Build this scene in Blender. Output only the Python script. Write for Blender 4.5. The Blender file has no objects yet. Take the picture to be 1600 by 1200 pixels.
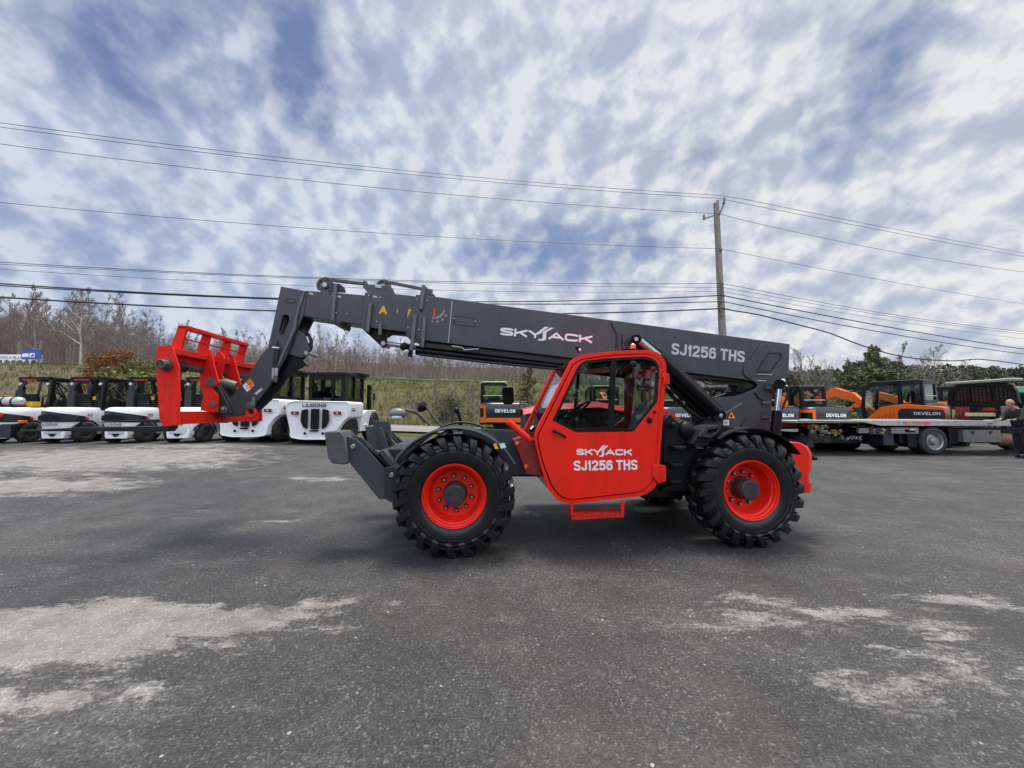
import bpy, bmesh, math, random
from mathutils import Vector, Matrix, geometry, noise
R = math.radians
rnd = random.Random(7)
SC = bpy.context.scene
COL = SC.collection

# ------------------------------------------------------------ camera
CAMH = 1.62
PITCH = math.atan(42 / 601.0)
cam_d = bpy.data.cameras.new('camera')
cam = bpy.data.objects.new('camera', cam_d); COL.objects.link(cam)
cam_d.sensor_width = 36.0
cam_d.lens = 36.0 * 601.0 / 1600.0
cam_d.clip_start = 0.05; cam_d.clip_end = 3000
cam.location = (0, 0, CAMH)
cam.rotation_euler = (R(90) + PITCH, 0, 0)
SC.camera = cam

# ------------------------------------------------------------ light
SUN_AZ, SUN_EL = 10.0, 77.0          # azimuth clockwise from +Y, elevation
SC.view_settings.view_transform = 'Standard'
SC.view_settings.look = 'None'
SC.view_settings.exposure = 0.75
SC.view_settings.gamma = 1.0
SC.cycles.max_bounces = 8
SC.cycles.transparent_max_bounces = 16

world = bpy.data.worlds.new('World'); SC.world = world
world.use_nodes = True
nt = world.node_tree; nt.nodes.clear()
def wn(t, **k):
    n = nt.nodes.new(t)
    for a, b in k.items(): setattr(n, a, b)
    return n
def lk(tree, a, b): tree.links.new(a, b)
tc = wn('ShaderNodeTexCoord')
sep = wn('ShaderNodeSeparateXYZ'); lk(nt, tc.outputs['Generated'], sep.inputs[0])
def mth(tree, op, a, b=None, c=None, clamp=False):
    n = tree.nodes.new('ShaderNodeMath'); n.operation = op; n.use_clamp = clamp
    for i, v in enumerate((a, b, c)):
        if v is None: continue
        if isinstance(v, (int, float)): n.inputs[i].default_value = v
        else: tree.links.new(v, n.inputs[i])
    return n.outputs[0]
def ramp(tree, fac, stops, interp='LINEAR'):
    n = tree.nodes.new('ShaderNodeValToRGB'); n.color_ramp.interpolation = interp
    e = n.color_ramp.elements
    while len(e) < len(stops): e.new(0.5)
    for i, (p, c) in enumerate(stops):
        e[i].position = p
        e[i].color = (c, c, c, 1) if isinstance(c, (int, float)) else (*c, 1)
    tree.links.new(fac, n.inputs[0]); return n.outputs[0]
def mixc(tree, f, a, b, mode='MIX'):
    n = tree.nodes.new('ShaderNodeMix'); n.data_type = 'RGBA'; n.blend_type = mode
    for i, v in ((0, f), (6, a), (7, b)):
        if isinstance(v, (int, float)): n.inputs[i].default_value = v
        elif isinstance(v, tuple): n.inputs[i].default_value = (*v, 1)
        else: tree.links.new(v, n.inputs[i])
    return n.outputs[2]
def noi(tree, vec, scale, detail=4, rough=0.5, dist=0.0):
    n = tree.nodes.new('ShaderNodeTexNoise')
    n.inputs['Scale'].default_value = scale; n.inputs['Detail'].default_value = detail
    n.inputs['Roughness'].default_value = rough; n.inputs['Distortion'].default_value = dist
    if vec is not None: tree.links.new(vec, n.inputs['Vector'])
    return n.outputs['Fac']
sky = wn('ShaderNodeTexSky'); sky.sky_type = 'NISHITA'; sky.sun_disc = False
sky.sun_elevation = R(SUN_EL); sky.sun_rotation = R(SUN_AZ)
sky.air_density = 1.0; sky.dust_density = 0.8; sky.ozone_density = 1.6
# cloud deck seen as a gently curved layer overhead
ZO = 0.80
zc = mth(nt, 'ADD', mth(nt, 'MAXIMUM', sep.outputs[2], 0.0), ZO)
ux = mth(nt, 'DIVIDE', sep.outputs[0], zc); uy = mth(nt, 'DIVIDE', sep.outputs[1], zc)
cmb = wn('ShaderNodeCombineXYZ'); lk(nt, ux, cmb.inputs[0]); lk(nt, uy, cmb.inputs[1])
def umap(loc, rz, sc, typ='POINT'):
    n = wn('ShaderNodeMapping'); n.vector_type = typ
    n.inputs['Rotation'].default_value = (0, 0, R(rz)); n.inputs['Scale'].default_value = sc; n.inputs['Location'].default_value = loc
    lk(nt, cmb.outputs[0], n.inputs[0]); return n.outputs[0]
U1 = umap((1.3, 4.1, 0), 30, (1.0, 0.95, 1))
n_big = noi(nt, umap((5.1, 1.7, 0), 20, (1, 1, 1)), 1.8, 3, 0.5)
n_mid = noi(nt, U1, 6.0, 5, 0.55, 0.3)
n_puf = noi(nt, U1, 18.0, 5, 0.52, 0.15)
n_sh = noi(nt, umap((1.311, 4.12, 0), 30, (1.0, 0.95, 1)), 18.0, 5, 0.52, 0.15)
# openings in the deck: direction of each, size in deck units, strength
gap = None
CPp, SPp = math.cos(PITCH), math.sin(PITCH)
for px, py, a, b_, rz, st in ((455, 120, .13, .34, 24, .34), (250, 40, .34, .24, 10, .32), (560, 90, .06, .10, 0, .10), (1400, 120, .22, .12, 52, .30), (1290, 220, .16, .07, 40, .20), (1085, 250, .07, .09, 0, .17), (850, 395, .42, .16, -4, .25), (600, 410, .30, .12, 0, .14), (1010, 380, .22, .10, 4, .22), (100, 400, .7, .22, 0, .12), (150, 230, .4, .1, 20, .06), (1430, 330, .2, .06, 20, .10)):
    c_ = (600 - py) / 601.0; d_ = Vector(((px - 800) / 601.0, CPp - c_ * SPp, SPp + c_ * CPp)).normalized()
    m_ = umap((d_.x / (d_.z + ZO), d_.y / (d_.z + ZO), 0), rz, (a * .6, b_ * .6, 1), 'TEXTURE')
    l_ = wn('ShaderNodeVectorMath', operation='LENGTH'); lk(nt, m_, l_.inputs[0])
    v_ = mth(nt, 'MULTIPLY', ramp(nt, l_.outputs['Value'], [(0.0, 1.0), (0.5, 0.75), (1.0, 0.0)], 'EASE'), st * 0.78)
    gap = v_ if gap is None else mth(nt, 'MAXIMUM', gap, v_)
s1 = mth(nt, 'MULTIPLY', n_big, 0.44)
s2 = mth(nt, 'MULTIPLY_ADD', n_mid, 0.42, s1)
s3 = mth(nt, 'MULTIPLY_ADD', n_puf, 0.27, s2)
s4 = mth(nt, 'SUBTRACT', s3, gap)
cover = ramp(nt, s4, [(0.0, 0.04), (0.32, 0.16), (0.41, 0.52), (0.50, 0.86), (0.58, 1.0)], 'EASE')
thick = mth(nt, 'ADD', mth(nt, 'MULTIPLY', mth(nt, 'SUBTRACT', n_puf, n_sh), 0.9), mth(nt, 'ADD', mth(nt, 'MULTIPLY', n_puf, 0.45), mth(nt, 'MULTIPLY', n_mid, 0.62)))
# a thin veil fills the deck between the openings
veil = mth(nt, 'MULTIPLY', mth(nt, 'SUBTRACT', 1.0, mth(nt, 'MULTIPLY', gap, 5.0), clamp=True), 0.62)
cover = mth(nt, 'ADD', cover, mth(nt, 'MULTIPLY', mth(nt, 'SUBTRACT', 1.0, cover), veil))
ccol = ramp(nt, thick, [(0.34, (0.47, 0.525, 0.66)), (0.50, (0.58, 0.63, 0.74)), (0.68, (0.79, 0.815, 0.86))])
skyc = mixc(nt, 1.0, sky.outputs[0], (0.058, 0.068, 0.088), 'MULTIPLY')
# thin haze whitening toward the horizon
hz = ramp(nt, sep.outputs[2], [(0.0, 0.60), (0.22, 0.16), (0.6, 0.05)])
skyh = mixc(nt, hz, skyc, (0.50, 0.60, 0.78))
# clouds are greyer blue on the left, whiter toward the sun on the right
ccol = mixc(nt, 1.0, ccol, ramp(nt, mth(nt, 'MULTIPLY_ADD', sep.outputs[0], 0.5, 0.5), [(0.15, (0.86, 0.91, 1.0)), (0.5, (0.97, 0.985, 1.01)), (0.8, (1.07, 1.06, 1.03))]), 'MULTIPLY')
allc0 = mixc(nt, cover, skyh, ccol)
# unseen sky behind the camera is brightened, added fill for the machine's front faces
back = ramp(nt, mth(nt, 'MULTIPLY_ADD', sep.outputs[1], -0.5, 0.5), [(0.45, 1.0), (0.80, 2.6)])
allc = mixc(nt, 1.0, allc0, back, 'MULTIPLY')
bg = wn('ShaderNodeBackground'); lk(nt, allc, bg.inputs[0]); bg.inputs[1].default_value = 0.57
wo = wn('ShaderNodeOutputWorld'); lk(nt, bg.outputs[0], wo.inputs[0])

sd = bpy.data.lights.new('sun', 'SUN'); sd.energy = 2.9; sd.angle = R(21); sd.color = (1.0, 0.95, 0.88)
so = bpy.data.objects.new('sun', sd); COL.objects.link(so)
sv = Vector((math.sin(R(SUN_AZ)) * math.cos(R(SUN_EL)), math.cos(R(SUN_AZ)) * math.cos(R(SUN_EL)), math.sin(R(SUN_EL))))
so.rotation_euler = sv.to_track_quat('Z', 'Y').to_euler(); so.location = (0, 0, 30)

# ------------------------------------------------------------ materials
MATS = {}
def mat(name, col, rough=0.5, metal=0.0, vary=0.12, scale=6.0, bump=0.0, bscale=60.0, coat=0.0, dust=0.0):
    if name in MATS: return MATS[name]
    m = bpy.data.materials.new(name); m.use_nodes = True; t = m.node_tree
    b = t.nodes['Principled BSDF']
    co = t.nodes.new('ShaderNodeTexCoord').outputs['Object']
    if 'paint' in name:
        mp_ = t.nodes.new('ShaderNodeMapping'); mp_.inputs['Scale'].default_value = (1.6, 1.6, .45); lk(t, co, mp_.inputs[0]); co_ = mp_.outputs[0]
    else: co_ = co
    n1 = noi(t, co_, scale, 6, 0.62)
    f = ramp(t, n1, [(0.3, 1 - vary), (0.7, 1 + vary)])
    c = mixc(t, 1.0, tuple(col), f, 'MULTIPLY')
    if dust > 0:
        n2 = noi(t, co_, scale * 0.9, 9, 0.75)
        c = mixc(t, ramp(t, n2, [(0.45, 0.0), (0.75, dust)]), c, (0.32, 0.29, 0.25))
    lk(t, c, b.inputs['Base Color'])
    lk(t, mth(t, 'MULTIPLY_ADD', n1, 0.25, rough - 0.12, clamp=True), b.inputs['Roughness'])
    b.inputs['Metallic'].default_value = metal
    if any(q in name for q in ('red paint', 'orange paint', 'black pa', 'black pl', 'tyre rubber')): b.inputs['Specular IOR Level'].default_value = 0.22
    if coat: b.inputs['Coat Weight'].default_value = coat; b.inputs['Coat Roughness'].default_value = 0.12
    if 'paint' in name and bump == 0: bump, bscale = .06, 2.5
    if bump > 0:
        bp = t.nodes.new('ShaderNodeBump'); bp.inputs['Strength'].default_value = bump; bp.inputs['Distance'].default_value = 0.01
        lk(t, noi(t, co, bscale, 4, 0.6), bp.inputs['Height']); lk(t, bp.outputs[0], b.inputs['Normal'])
    if name == 'tyre rubber': b.inputs['Coat Weight'].default_value = .55; b.inputs['Coat Roughness'].default_value = .28
    MATS[name] = m; return m
def glass(name, tint, refl=1.0):
    m = bpy.data.materials.new(name); m.use_nodes = True; t = m.node_tree; t.nodes.clear()
    tr = t.nodes.new('ShaderNodeBsdfTransparent'); tr.inputs[0].default_value = (*tint, 1)
    gl = t.nodes.new('ShaderNodeBsdfGlossy'); gl.inputs['Roughness'].default_value = 0.03
    lw = t.nodes.new('ShaderNodeFresnel'); lw.inputs[0].default_value = 1.5
    mx = t.nodes.new('ShaderNodeMixShader'); ou = t.nodes.new('ShaderNodeOutputMaterial')
    lk(t, mth(t, 'MULTIPLY', lw.outputs[0], refl, clamp=True), mx.inputs[0])
    lk(t, tr.outputs[0], mx.inputs[1]); lk(t, gl.outputs[0], mx.inputs[2]); lk(t, mx.outputs[0], ou.inputs[0])
    return m
RED = mat('red paint', (0.86, 0.017, 0.006), 0.38, vary=0.13, scale=2.2, coat=0.30, dust=0.03)
REDW = mat('worn red paint', (0.76, 0.018, 0.009), 0.5, vary=0.2, scale=9, dust=0.05, bump=0.08)
SLATE = mat('slate paint', (0.045, 0.050, 0.060), 0.42, vary=0.16, scale=3, coat=0.12, dust=0.06)
SLATED = mat('dark slate paint', (0.018, 0.020, 0.026), 0.45, vary=0.12, scale=4, dust=0.05)
BLACK = mat('black paint', (0.005, 0.005, 0.006), 0.42, vary=0.1, coat=0.2)
PLAST = mat('black plastic', (0.008, 0.0085, 0.010), 0.5, vary=0.15)
HOSE = mat('rubber hose', (0.012, 0.012, 0.013), 0.55)
RUBBER = mat('tyre rubber', (0.0045, 0.0045, 0.005), 0.46, vary=0.3, scale=8, bump=0.2, bscale=30, dust=0.04)
RUBD = mat('dusty tyre rubber', (0.024, 0.022, 0.020), 0.75, vary=0.25, scale=10, dust=0.22, bump=0.2)
STEEL = mat('bare steel', (0.42, 0.42, 0.42), 0.35, 0.8, vary=0.2, scale=20)
DSTEEL = mat('worn dark steel', (0.11, 0.105, 0.095), 0.55, 0.5, vary=0.3, scale=14, bump=0.2, dust=0.15)
GREYP = mat('pad rubber grey', (0.075, 0.075, 0.076), 0.8, vary=0.25, scale=12, bump=0.3, dust=0.12)
WHITE = mat('white paint', (0.80, 0.80, 0.81), 0.4, vary=0.04, scale=3, coat=0.2)
WTXT = mat('white decal', (0.82, 0.82, 0.83), 0.5, vary=0.02)
GTXT = mat('pale grey decal', (0.55, 0.56, 0.59), 0.5, vary=0.03)
YTXT = mat('yellow decal', (0.80, 0.42, 0.01), 0.5, vary=0.03)
YEL = mat('yellow paint', (0.75, 0.45, 0.02), 0.5, vary=0.15)
ORANGE = mat('orange paint', (0.80, 0.14, 0.012), 0.38, vary=0.08, coat=0.2, dust=0.05)
ORDEC = mat('orange decal', (0.80, 0.20, 0.02), 0.5)
NAVY = mat('dark body paint', (0.012, 0.014, 0.021), 0.35, vary=0.15, coat=0.25, dust=0.05)
ALU = mat('weathered aluminium', (0.46, 0.455, 0.43), 0.45, 0.35, vary=0.2, scale=5, dust=0.3)
GREYM = mat('grey steel box', (0.20, 0.20, 0.19), 0.45, 0.4, vary=0.2, dust=0.2)
TRGREEN = mat('green truck paint', (0.006, 0.085, 0.035), 0.35, coat=0.3)
LAMPR = mat('red lamp lens', (0.55, 0.02, 0.01), 0.25, coat=0.4)
LAMPO = mat('orange lamp lens', (0.85, 0.16, 0.03), 0.25, coat=0.4)
LAMPW = mat('clear lamp lens', (0.65, 0.67, 0.68), 0.15, coat=0.6)
SEATG = mat('grey seat fabric', (0.13, 0.14, 0.155), 0.8, bump=0.2)
PAPER = mat('white paper', (0.75, 0.77, 0.80), 0.7, vary=0.03)
REDD = mat('dark red with cab shade', (0.22, 0.015, 0.012), 0.5)  # plain dark red; on inner cab walls it paints in the interior shade
GLASS = glass('cab glass', (0.77, 0.82, 0.815), 0.5)
GLASSD = glass('tinted cab glass', (0.90, 0.94, 0.935), 0.45)

# ------------------------------------------------------------ mesh builder
class MB:
    def __init__(s): s.v = []; s.f = []
    def add(s, vs, fs):
        o = len(s.v); s.v += [tuple(v) for v in vs]; s.f += [tuple(o + i for i in f) for f in fs]; return s
    def box(s, a, b, M=None):
        x0, y0, z0 = a; x1, y1, z1 = b
        vs = [Vector(p) for p in ((x0,y0,z0),(x1,y0,z0),(x1,y1,z0),(x0,y1,z0),(x0,y0,z1),(x1,y0,z1),(x1,y1,z1),(x0,y1,z1))]
        if M: vs = [M @ v for v in vs]
        return s.add(vs, [(0,3,2,1),(4,5,6,7),(0,1,5,4),(1,2,6,5),(2,3,7,6),(3,0,4,7)])
    def prism(s, loop, d0, d1, ax='y', holes=()):
        """loop: 2D points; extruded along ax ('y': (x,z); 'x': (y,z); 'z': (x,y))"""
        def P(p, d):
            if ax == 'y': return (p[0], d, p[1])
            if ax == 'x': return (d, p[0], p[1])
            return (p[0], p[1], d)
        loops = [list(loop)] + [list(h) for h in holes]
        flat = [p for l in loops for p in l]; n = len(flat)
        if holes: tris = geometry.tessellate_polygon([[Vector((p[0], p[1], 0)) for p in l] for l in loops])
        else: tris = [tuple(range(n))]
        vs = [P(p, d0) for p in flat] + [P(p, d1) for p in flat]
        fs = [tuple(t) for t in tris] + [tuple(i + n for i in reversed(t)) for t in tris]
        o = 0
        for l in loops:
            m = len(l)
            for i in range(m):
                j = (i + 1) % m; fs.append((o + i, o + j, o + j + n, o + i + n))
            o += m
        return s.add(vs, fs)
    def tube(s, pts, r, n=10, caps=True):
        pts = [Vector(p) for p in pts]
        rs = r if isinstance(r, (list, tuple)) else [r] * len(pts)
        vs = []; prev = None
        for i, p in enumerate(pts):
            d = (pts[min(i + 1, len(pts) - 1)] - pts[max(i - 1, 0)])
            d = d.normalized() if d.length > 1e-9 else Vector((0, 0, 1))
            if prev is None:
                u = d.cross(Vector((0, 0, 1))) if abs(d.z) < 0.9 else d.cross(Vector((1, 0, 0)))
            else: u = prev - d * prev.dot(d)
            u.normalize(); w = d.cross(u); prev = u
            for k in range(n):
                a = 2 * math.pi * k / n; vs.append(p + (u * math.cos(a) + w * math.sin(a)) * rs[i])
        fs = []
        for i in range(len(pts) - 1):
            for k in range(n):
                a = i * n + k; b = i * n + (k + 1) % n; fs.append((a, b, b + n, a + n))
        if caps: fs += [tuple(reversed(range(n))), tuple(range(len(vs) - n, len(vs)))]
        return s.add(vs, fs)
    def lathe(s, prof, c, ax='y', n=48, a0=0.0, a1=None):
        """prof: (radius, along-axis) points"""
        full = a1 is None; span = 2 * math.pi if full else a1 - a0
        m = n if full else n + 1; vs = []
        for k in range(m):
            a = a0 + span * k / n
            for r, h in prof:
                x, z = r * math.cos(a), r * math.sin(a)
                if ax == 'y': vs.append((c[0] + x, c[1] + h, c[2] + z))
                elif ax == 'x': vs.append((c[0] + h, c[1] + x, c[2] + z))
                else: vs.append((c[0] + x, c[1] + z, c[2] + h))
        q = len(prof); fs = []
        for k in range(n):
            k2 = (k + 1) % m
            for i in range(q - 1): fs.append((k*q+i, k*q+i+1, k2*q+i+1, k2*q+i))
        return s.add(vs, fs)
    def ball(s, c, r, n=10, sc=(1, 1, 1)):
        pr = [(max(1e-4, math.sin(math.pi * i / n)) , -math.cos(math.pi * i / n)) for i in range(n + 1)]
        vs = []; m = n * 2
        for k in range(m):
            a = 2 * math.pi * k / m
            for q, h in pr: vs.append((c[0] + r*sc[0]*q*math.cos(a), c[1] + r*sc[1]*q*math.sin(a), c[2] + r*sc[2]*h))
        q = n + 1
        return s.add(vs, [(k*q+i, ((k+1)%m)*q+i, ((k+1)%m)*q+i+1, k*q+i+1) for k in range(m) for i in range(n)])
    def loft(s, rings, close=True, cap=True):
        n = len(rings[0]); vs = [v for r in rings for v in r]; fs = []
        for i in range(len(rings) - 1):
            for k in range(n if close else n - 1):
                a = i*n+k; b = i*n+(k+1)%n; fs.append((a, b, b+n, a+n))
        if cap: fs += [tuple(range(n)), tuple(range(len(vs)-n, len(vs)))]
        return s.add(vs, fs)
    def build(s, name, m, parent=None, bevel=0.0, ang=35, recalc=True, seg=2):
        me = bpy.data.meshes.new(name); me.from_pydata([tuple(v) for v in s.v], [], s.f)
        if recalc:
            bm = bmesh.new(); bm.from_mesh(me)
            bmesh.ops.recalc_face_normals(bm, faces=bm.faces); bm.to_mesh(me); bm.free()
        for p in me.polygons: p.use_smooth = True
        me.set_sharp_from_angle(angle=R(ang))
        me.materials.append(m)
        o = bpy.data.objects.new(name, me); COL.objects.link(o)
        if parent: o.parent = parent
        if bevel > 0:
            bv = o.modifiers.new('bevel', 'BEVEL'); bv.width = bevel; bv.segments = seg
            bv.limit_method = 'ANGLE'; bv.angle_limit = R(40); bv.harden_normals = True
        return o
def tag(o, label=None, cat=None, group=None, kind=None):
    for k, v in (('label', label), ('category', cat), ('group', group), ('kind', kind)):
        if v: o[k] = v
    return o
def empty(name, loc=(0, 0, 0), rz=0.0):
    o = bpy.data.objects.new(name, None); COL.objects.link(o); o.location = loc; o.rotation_euler = (0, 0, rz); o.empty_display_size = 0.2
    return o
KIDS = {}
def copy_tree(o, parent=None):
    c = o.copy(); COL.objects.link(c); c.parent = parent
    for ch in list(o.children): copy_tree(ch, c)
    return c
def rounded(pts, rad, seg=5):
    """round the corners of a 2D loop; rad number or list"""
    out = []; n = len(pts)
    for i in range(n):
        r = rad[i] if isinstance(rad, (list, tuple)) else rad
        p = Vector(pts[i]); a = Vector(pts[i-1]) - p; b = Vector(pts[(i+1) % n]) - p
        if r <= 0: out.append(tuple(p)); continue
        t = min(r, a.length * 0.49, b.length * 0.49)
        A = p + a.normalized() * t; B = p + b.normalized() * t
        for k in range(seg + 1):
            q = k / seg; out.append(tuple((1-q)**2 * A + 2*q*(1-q) * p + q*q * B))
    return out
S_ = [(1,.77),(.93,.93),(.5,1),(.07,.93),(0,.76),(.1,.60),(.5,.51),(.9,.40),(1,.24),(.93,.07),(.5,0),(.07,.07),(0,.23)]
C_ = [(1,.74),(.95,.92),(.5,1),(.06,.92),(0,.5),(.06,.08),(.5,0),(.95,.08),(1,.26)]
O_ = [(.5,1),(.9,.93),(1,.7),(1,.3),(.9,.07),(.5,0),(.1,.07),(0,.3),(0,.7),(.1,.93),(.5,1)]
def ln_(*p): return ('l', list(p))
def cv_(p): return ('c', p)
GLYPH = {'S': (1, [cv_(S_)]), 'C': (1, [cv_(C_)]), 'O': (1, [cv_(O_)]), '0': (.9, [cv_(O_)]),
 'J': (.85, [ln_((1,1),(1,.26)), cv_([(1,.28),(.97,.1),(.5,0),(.05,.08),(0,.28)])]), 'U': (1, [ln_((0,1),(0,.28)), cv_([(0,.3),(.05,.08),(.5,0),(.95,.08),(1,.3)]), ln_((1,.28),(1,1))]),
 '1': (.5, [ln_((.8,0),(.8,1)), ln_((.0,.78),(.75,.88))]), '2': (.95, [cv_([(0,.72),(.06,.92),(.5,1),(.94,.92),(1,.74),(.85,.53),(.3,.25),(.03,.03)]), ln_((0,0),(1,0))]),
 '3': (.95, [cv_([(0,.78),(.1,.95),(.5,1),(.92,.93),(.95,.72),(.85,.56),(.45,.52)]), cv_([(.45,.52),(.9,.45),(1,.25),(.92,.05),(.5,0),(.08,.06),(0,.22)])]),
 '4': (.95, [ln_((.78,0),(.78,1)), ln_((.76,1),(0,.3)), ln_((0,.28),(1,.28))]),
 '5': (.95, [ln_((.95,1),(.1,1)), ln_((.1,1),(.04,.50)), cv_([(.04,.52),(.45,.64),(.92,.55),(1,.32),(.93,.08),(.5,0),(.08,.06),(0,.22)])]),
 '6': (.95, [cv_([(.97,.80),(.87,.95),(.5,1),(.12,.92),(0,.65),(0,.35),(.08,.07),(.5,0),(.92,.07),(1,.3),(.92,.55),(.5,.61),(.1,.52),(0,.35)])]),
 'T': (1, [ln_((0,1),(1,1)), ln_((.5,1),(.5,0))]), 'H': (1, [ln_((0,0),(0,1)), ln_((1,0),(1,1)), ln_((0,.52),(1,.52))]), 'I': (.02, [ln_((.5,0),(.5,1))]),
 'K': (1, [ln_((0,0),(0,1)), ln_((.05,.38),(1,1)), ln_((.38,.6),(1,0))]), 'Y': (1.05, [ln_((0,1),(.5,.45)), ln_((1,1),(.5,.45)), ln_((.5,.5),(.5,0))]),
 'A': (1.15, [ln_((0,0),(.5,1)), ln_((.5,1),(1,0)), ln_((.2,.30),(.8,.30))]), 'V': (1.1, [ln_((0,1),(.5,0)), ln_((.5,0),(1,1))]),
 'D': (1, [ln_((0,0),(0,1)), cv_([(0,1),(.55,1),(.93,.88),(1,.5),(.93,.12),(.55,0),(0,0)])]), 'E': (.9, [ln_((0,0),(0,1)), ln_((0,1),(1,1)), ln_((0,.5),(.92,.5)), ln_((0,0),(1,0))]),
 'F': (.88, [ln_((0,0),(0,1)), ln_((0,1),(1,1)), ln_((0,.5),(.85,.5))]), 'L': (.85, [ln_((0,1),(0,0)), ln_((0,0),(1,0))]), 'N': (1, [ln_((0,0),(0,1)), ln_((0,1),(1,0)), ln_((1,0),(1,1))]),
 'R': (1, [ln_((0,0),(0,1)), cv_([(0,1),(.6,1),(.97,.93),(1,.75),(.95,.56),(.6,.48),(0,.48)]), ln_((.5,.48),(1,0))]), 'G': (1, [cv_(C_), ln_((1,.26),(1,.46)), ln_((1,.46),(.55,.46))]),
 'B': (1, [ln_((0,0),(0,1)), cv_([(0,1),(.6,1),(.92,.93),(.92,.6),(.6,.52),(0,.52)]), cv_([(0,.52),(.6,.52),(1,.42),(1,.1),(.6,0),(0,0)])]), '&': (1, [cv_([(1,0),(.2,.7),(.3,1),(.7,.95),(.65,.65),(.05,.35),(.2,.0),(.6,0),(1,.4)])]),
 ' ': (.25, [])}
def text_mesh(s, gw=.5, st=.17, gap=.14, fx=1.0):
    """capitals drawn with strokes of thickness st (cap height 1, letter width gw)"""
    vs, fs = [], []; x = 0; lay = 0
    for ch in s:
        w, strokes = GLYPH[ch]; bw = max(0, gw * w - st * fx)
        for kind, P in strokes:
            if kind == 'c':
                Q = []
                for i in range(len(P) - 1):
                    p0 = P[max(i-1, 0)]; p1 = P[i]; p2 = P[i+1]; p3 = P[min(i+2, len(P)-1)]
                    for k in range(6):
                        t = k / 6.0; Q.append(tuple(.5*((2*p1[a]) + (-p0[a]+p2[a])*t + (2*p0[a]-5*p1[a]+4*p2[a]-p3[a])*t*t + (-p0[a]+3*p1[a]-3*p2[a]+p3[a])*t**3) for a in (0, 1)))
                Q.append(P[-1])
            else: Q = P
            Q = [Vector((x + st*fx/2 + px*bw, st/2 + py*(1-st))) for px, py in Q]
            if kind == 'l':   # square ends reach the box
                d = (Q[1]-Q[0]).normalized(); e = st/2 if (abs(d.x) < .05 or abs(d.y) < .05) else st*.40
                Q = [Q[0] - d*e*(fx if abs(d.x) > .5 else 1), Q[1] + d*e*(fx if abs(d.x) > .5 else 1)]
            o = len(vs); n = len(Q)
            for i in range(n):
                d = (Q[min(i+1, n-1)] - Q[max(i-1, 0)]).normalized(); nn = Vector((-d.y*fx, d.x)) * st/2
                vs.append((Q[i].x+nn.x, Q[i].y+nn.y, lay*.00035)); vs.append((Q[i].x-nn.x, Q[i].y-nn.y, lay*.00035))
            fs += [(o+2*i, o+2*i+1, o+2*i+3, o+2*i+2) for i in range(n-1)]
            lay = (lay + 1) % 4
        x += (bw + st*fx) + gap
    return vs, fs
def text(name, s, pl, pr, h, m, parent, nrm=(0, -1, 0), bold=0.0, space=1.0, extra=None, lift=0.003, gw=.5, st=.17, gap=.13):
    """lettering from pl to pr (3D, along the baseline) with capital height h, facing nrm"""
    pl, pr, nrm = Vector(pl), Vector(pr), Vector(nrm).normalized()
    ex = (pr - pl); w = ex.length; ex.normalize(); ey = nrm.cross(ex).normalized()
    # choose the letter width that fills the line at this height
    tgt = w / h; g = gw
    for _ in range(8):
        vs, fs = text_mesh(s, g, st, gap); W0 = max(v[0] for v in vs) - min(v[0] for v in vs)
        g = max(st * 1.3, g * (1 + (tgt - W0) / max(.2, W0) * 1.15))
    mb = MB(); x0 = min(v[0] for v in vs); k = tgt / W0 * h
    mb.add([pl + ex * ((v[0]-x0) * k) + ey * (v[1] * h) + nrm * (lift + v[2]) for v in vs], fs)
    return mb.build(name, m, parent, recalc=False)

# ------------------------------------------------------------ rays of the calibrated camera
CP, SP = math.cos(PITCH), math.sin(PITCH)
def ray(px, py):
    c = (600 - py) / 601.0
    return Vector(((px - 800) / 601.0, CP - c * SP, SP + c * CP))
def WP(px, py, Y):
    d = ray(px, py); t = Y / d.y; return Vector((d.x*t, Y, CAMH + d.z*t))
def GP(px, py, z=0.0):
    d = ray(px, py); t = (z - CAMH) / d.z; return Vector((d.x*t, d.y*t, z))
TH = R(5.2)
O = Vector((-0.640, 4.33, 0.0))
U = Vector((math.cos(TH), math.sin(TH), 0)); V = Vector((-math.sin(TH), math.cos(TH), 0))
def L(px, py, yl):
    """point of the machine's own frame on its plane y = yl"""
    d = ray(px, py); c = Vector((0, 0, CAMH)) - O
    t = (yl - c.dot(V)) / d.dot(V); p = c + d * t
    return Vector((p.dot(U), yl, p.z))
def LQ(pts, yl): return [(L(x, y, yl).x, L(x, y, yl).z) for x, y in pts]
def sm(a, b, t):
    t = max(0.0, min(1.0, (t - a) / (b - a))); return t*t*(3-2*t)
def gz(x, y):
    return sm(6.0, 12.8, y) * max(0.0, min(1.0, (5.0 - x) / 14.5)) * 0.52
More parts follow.
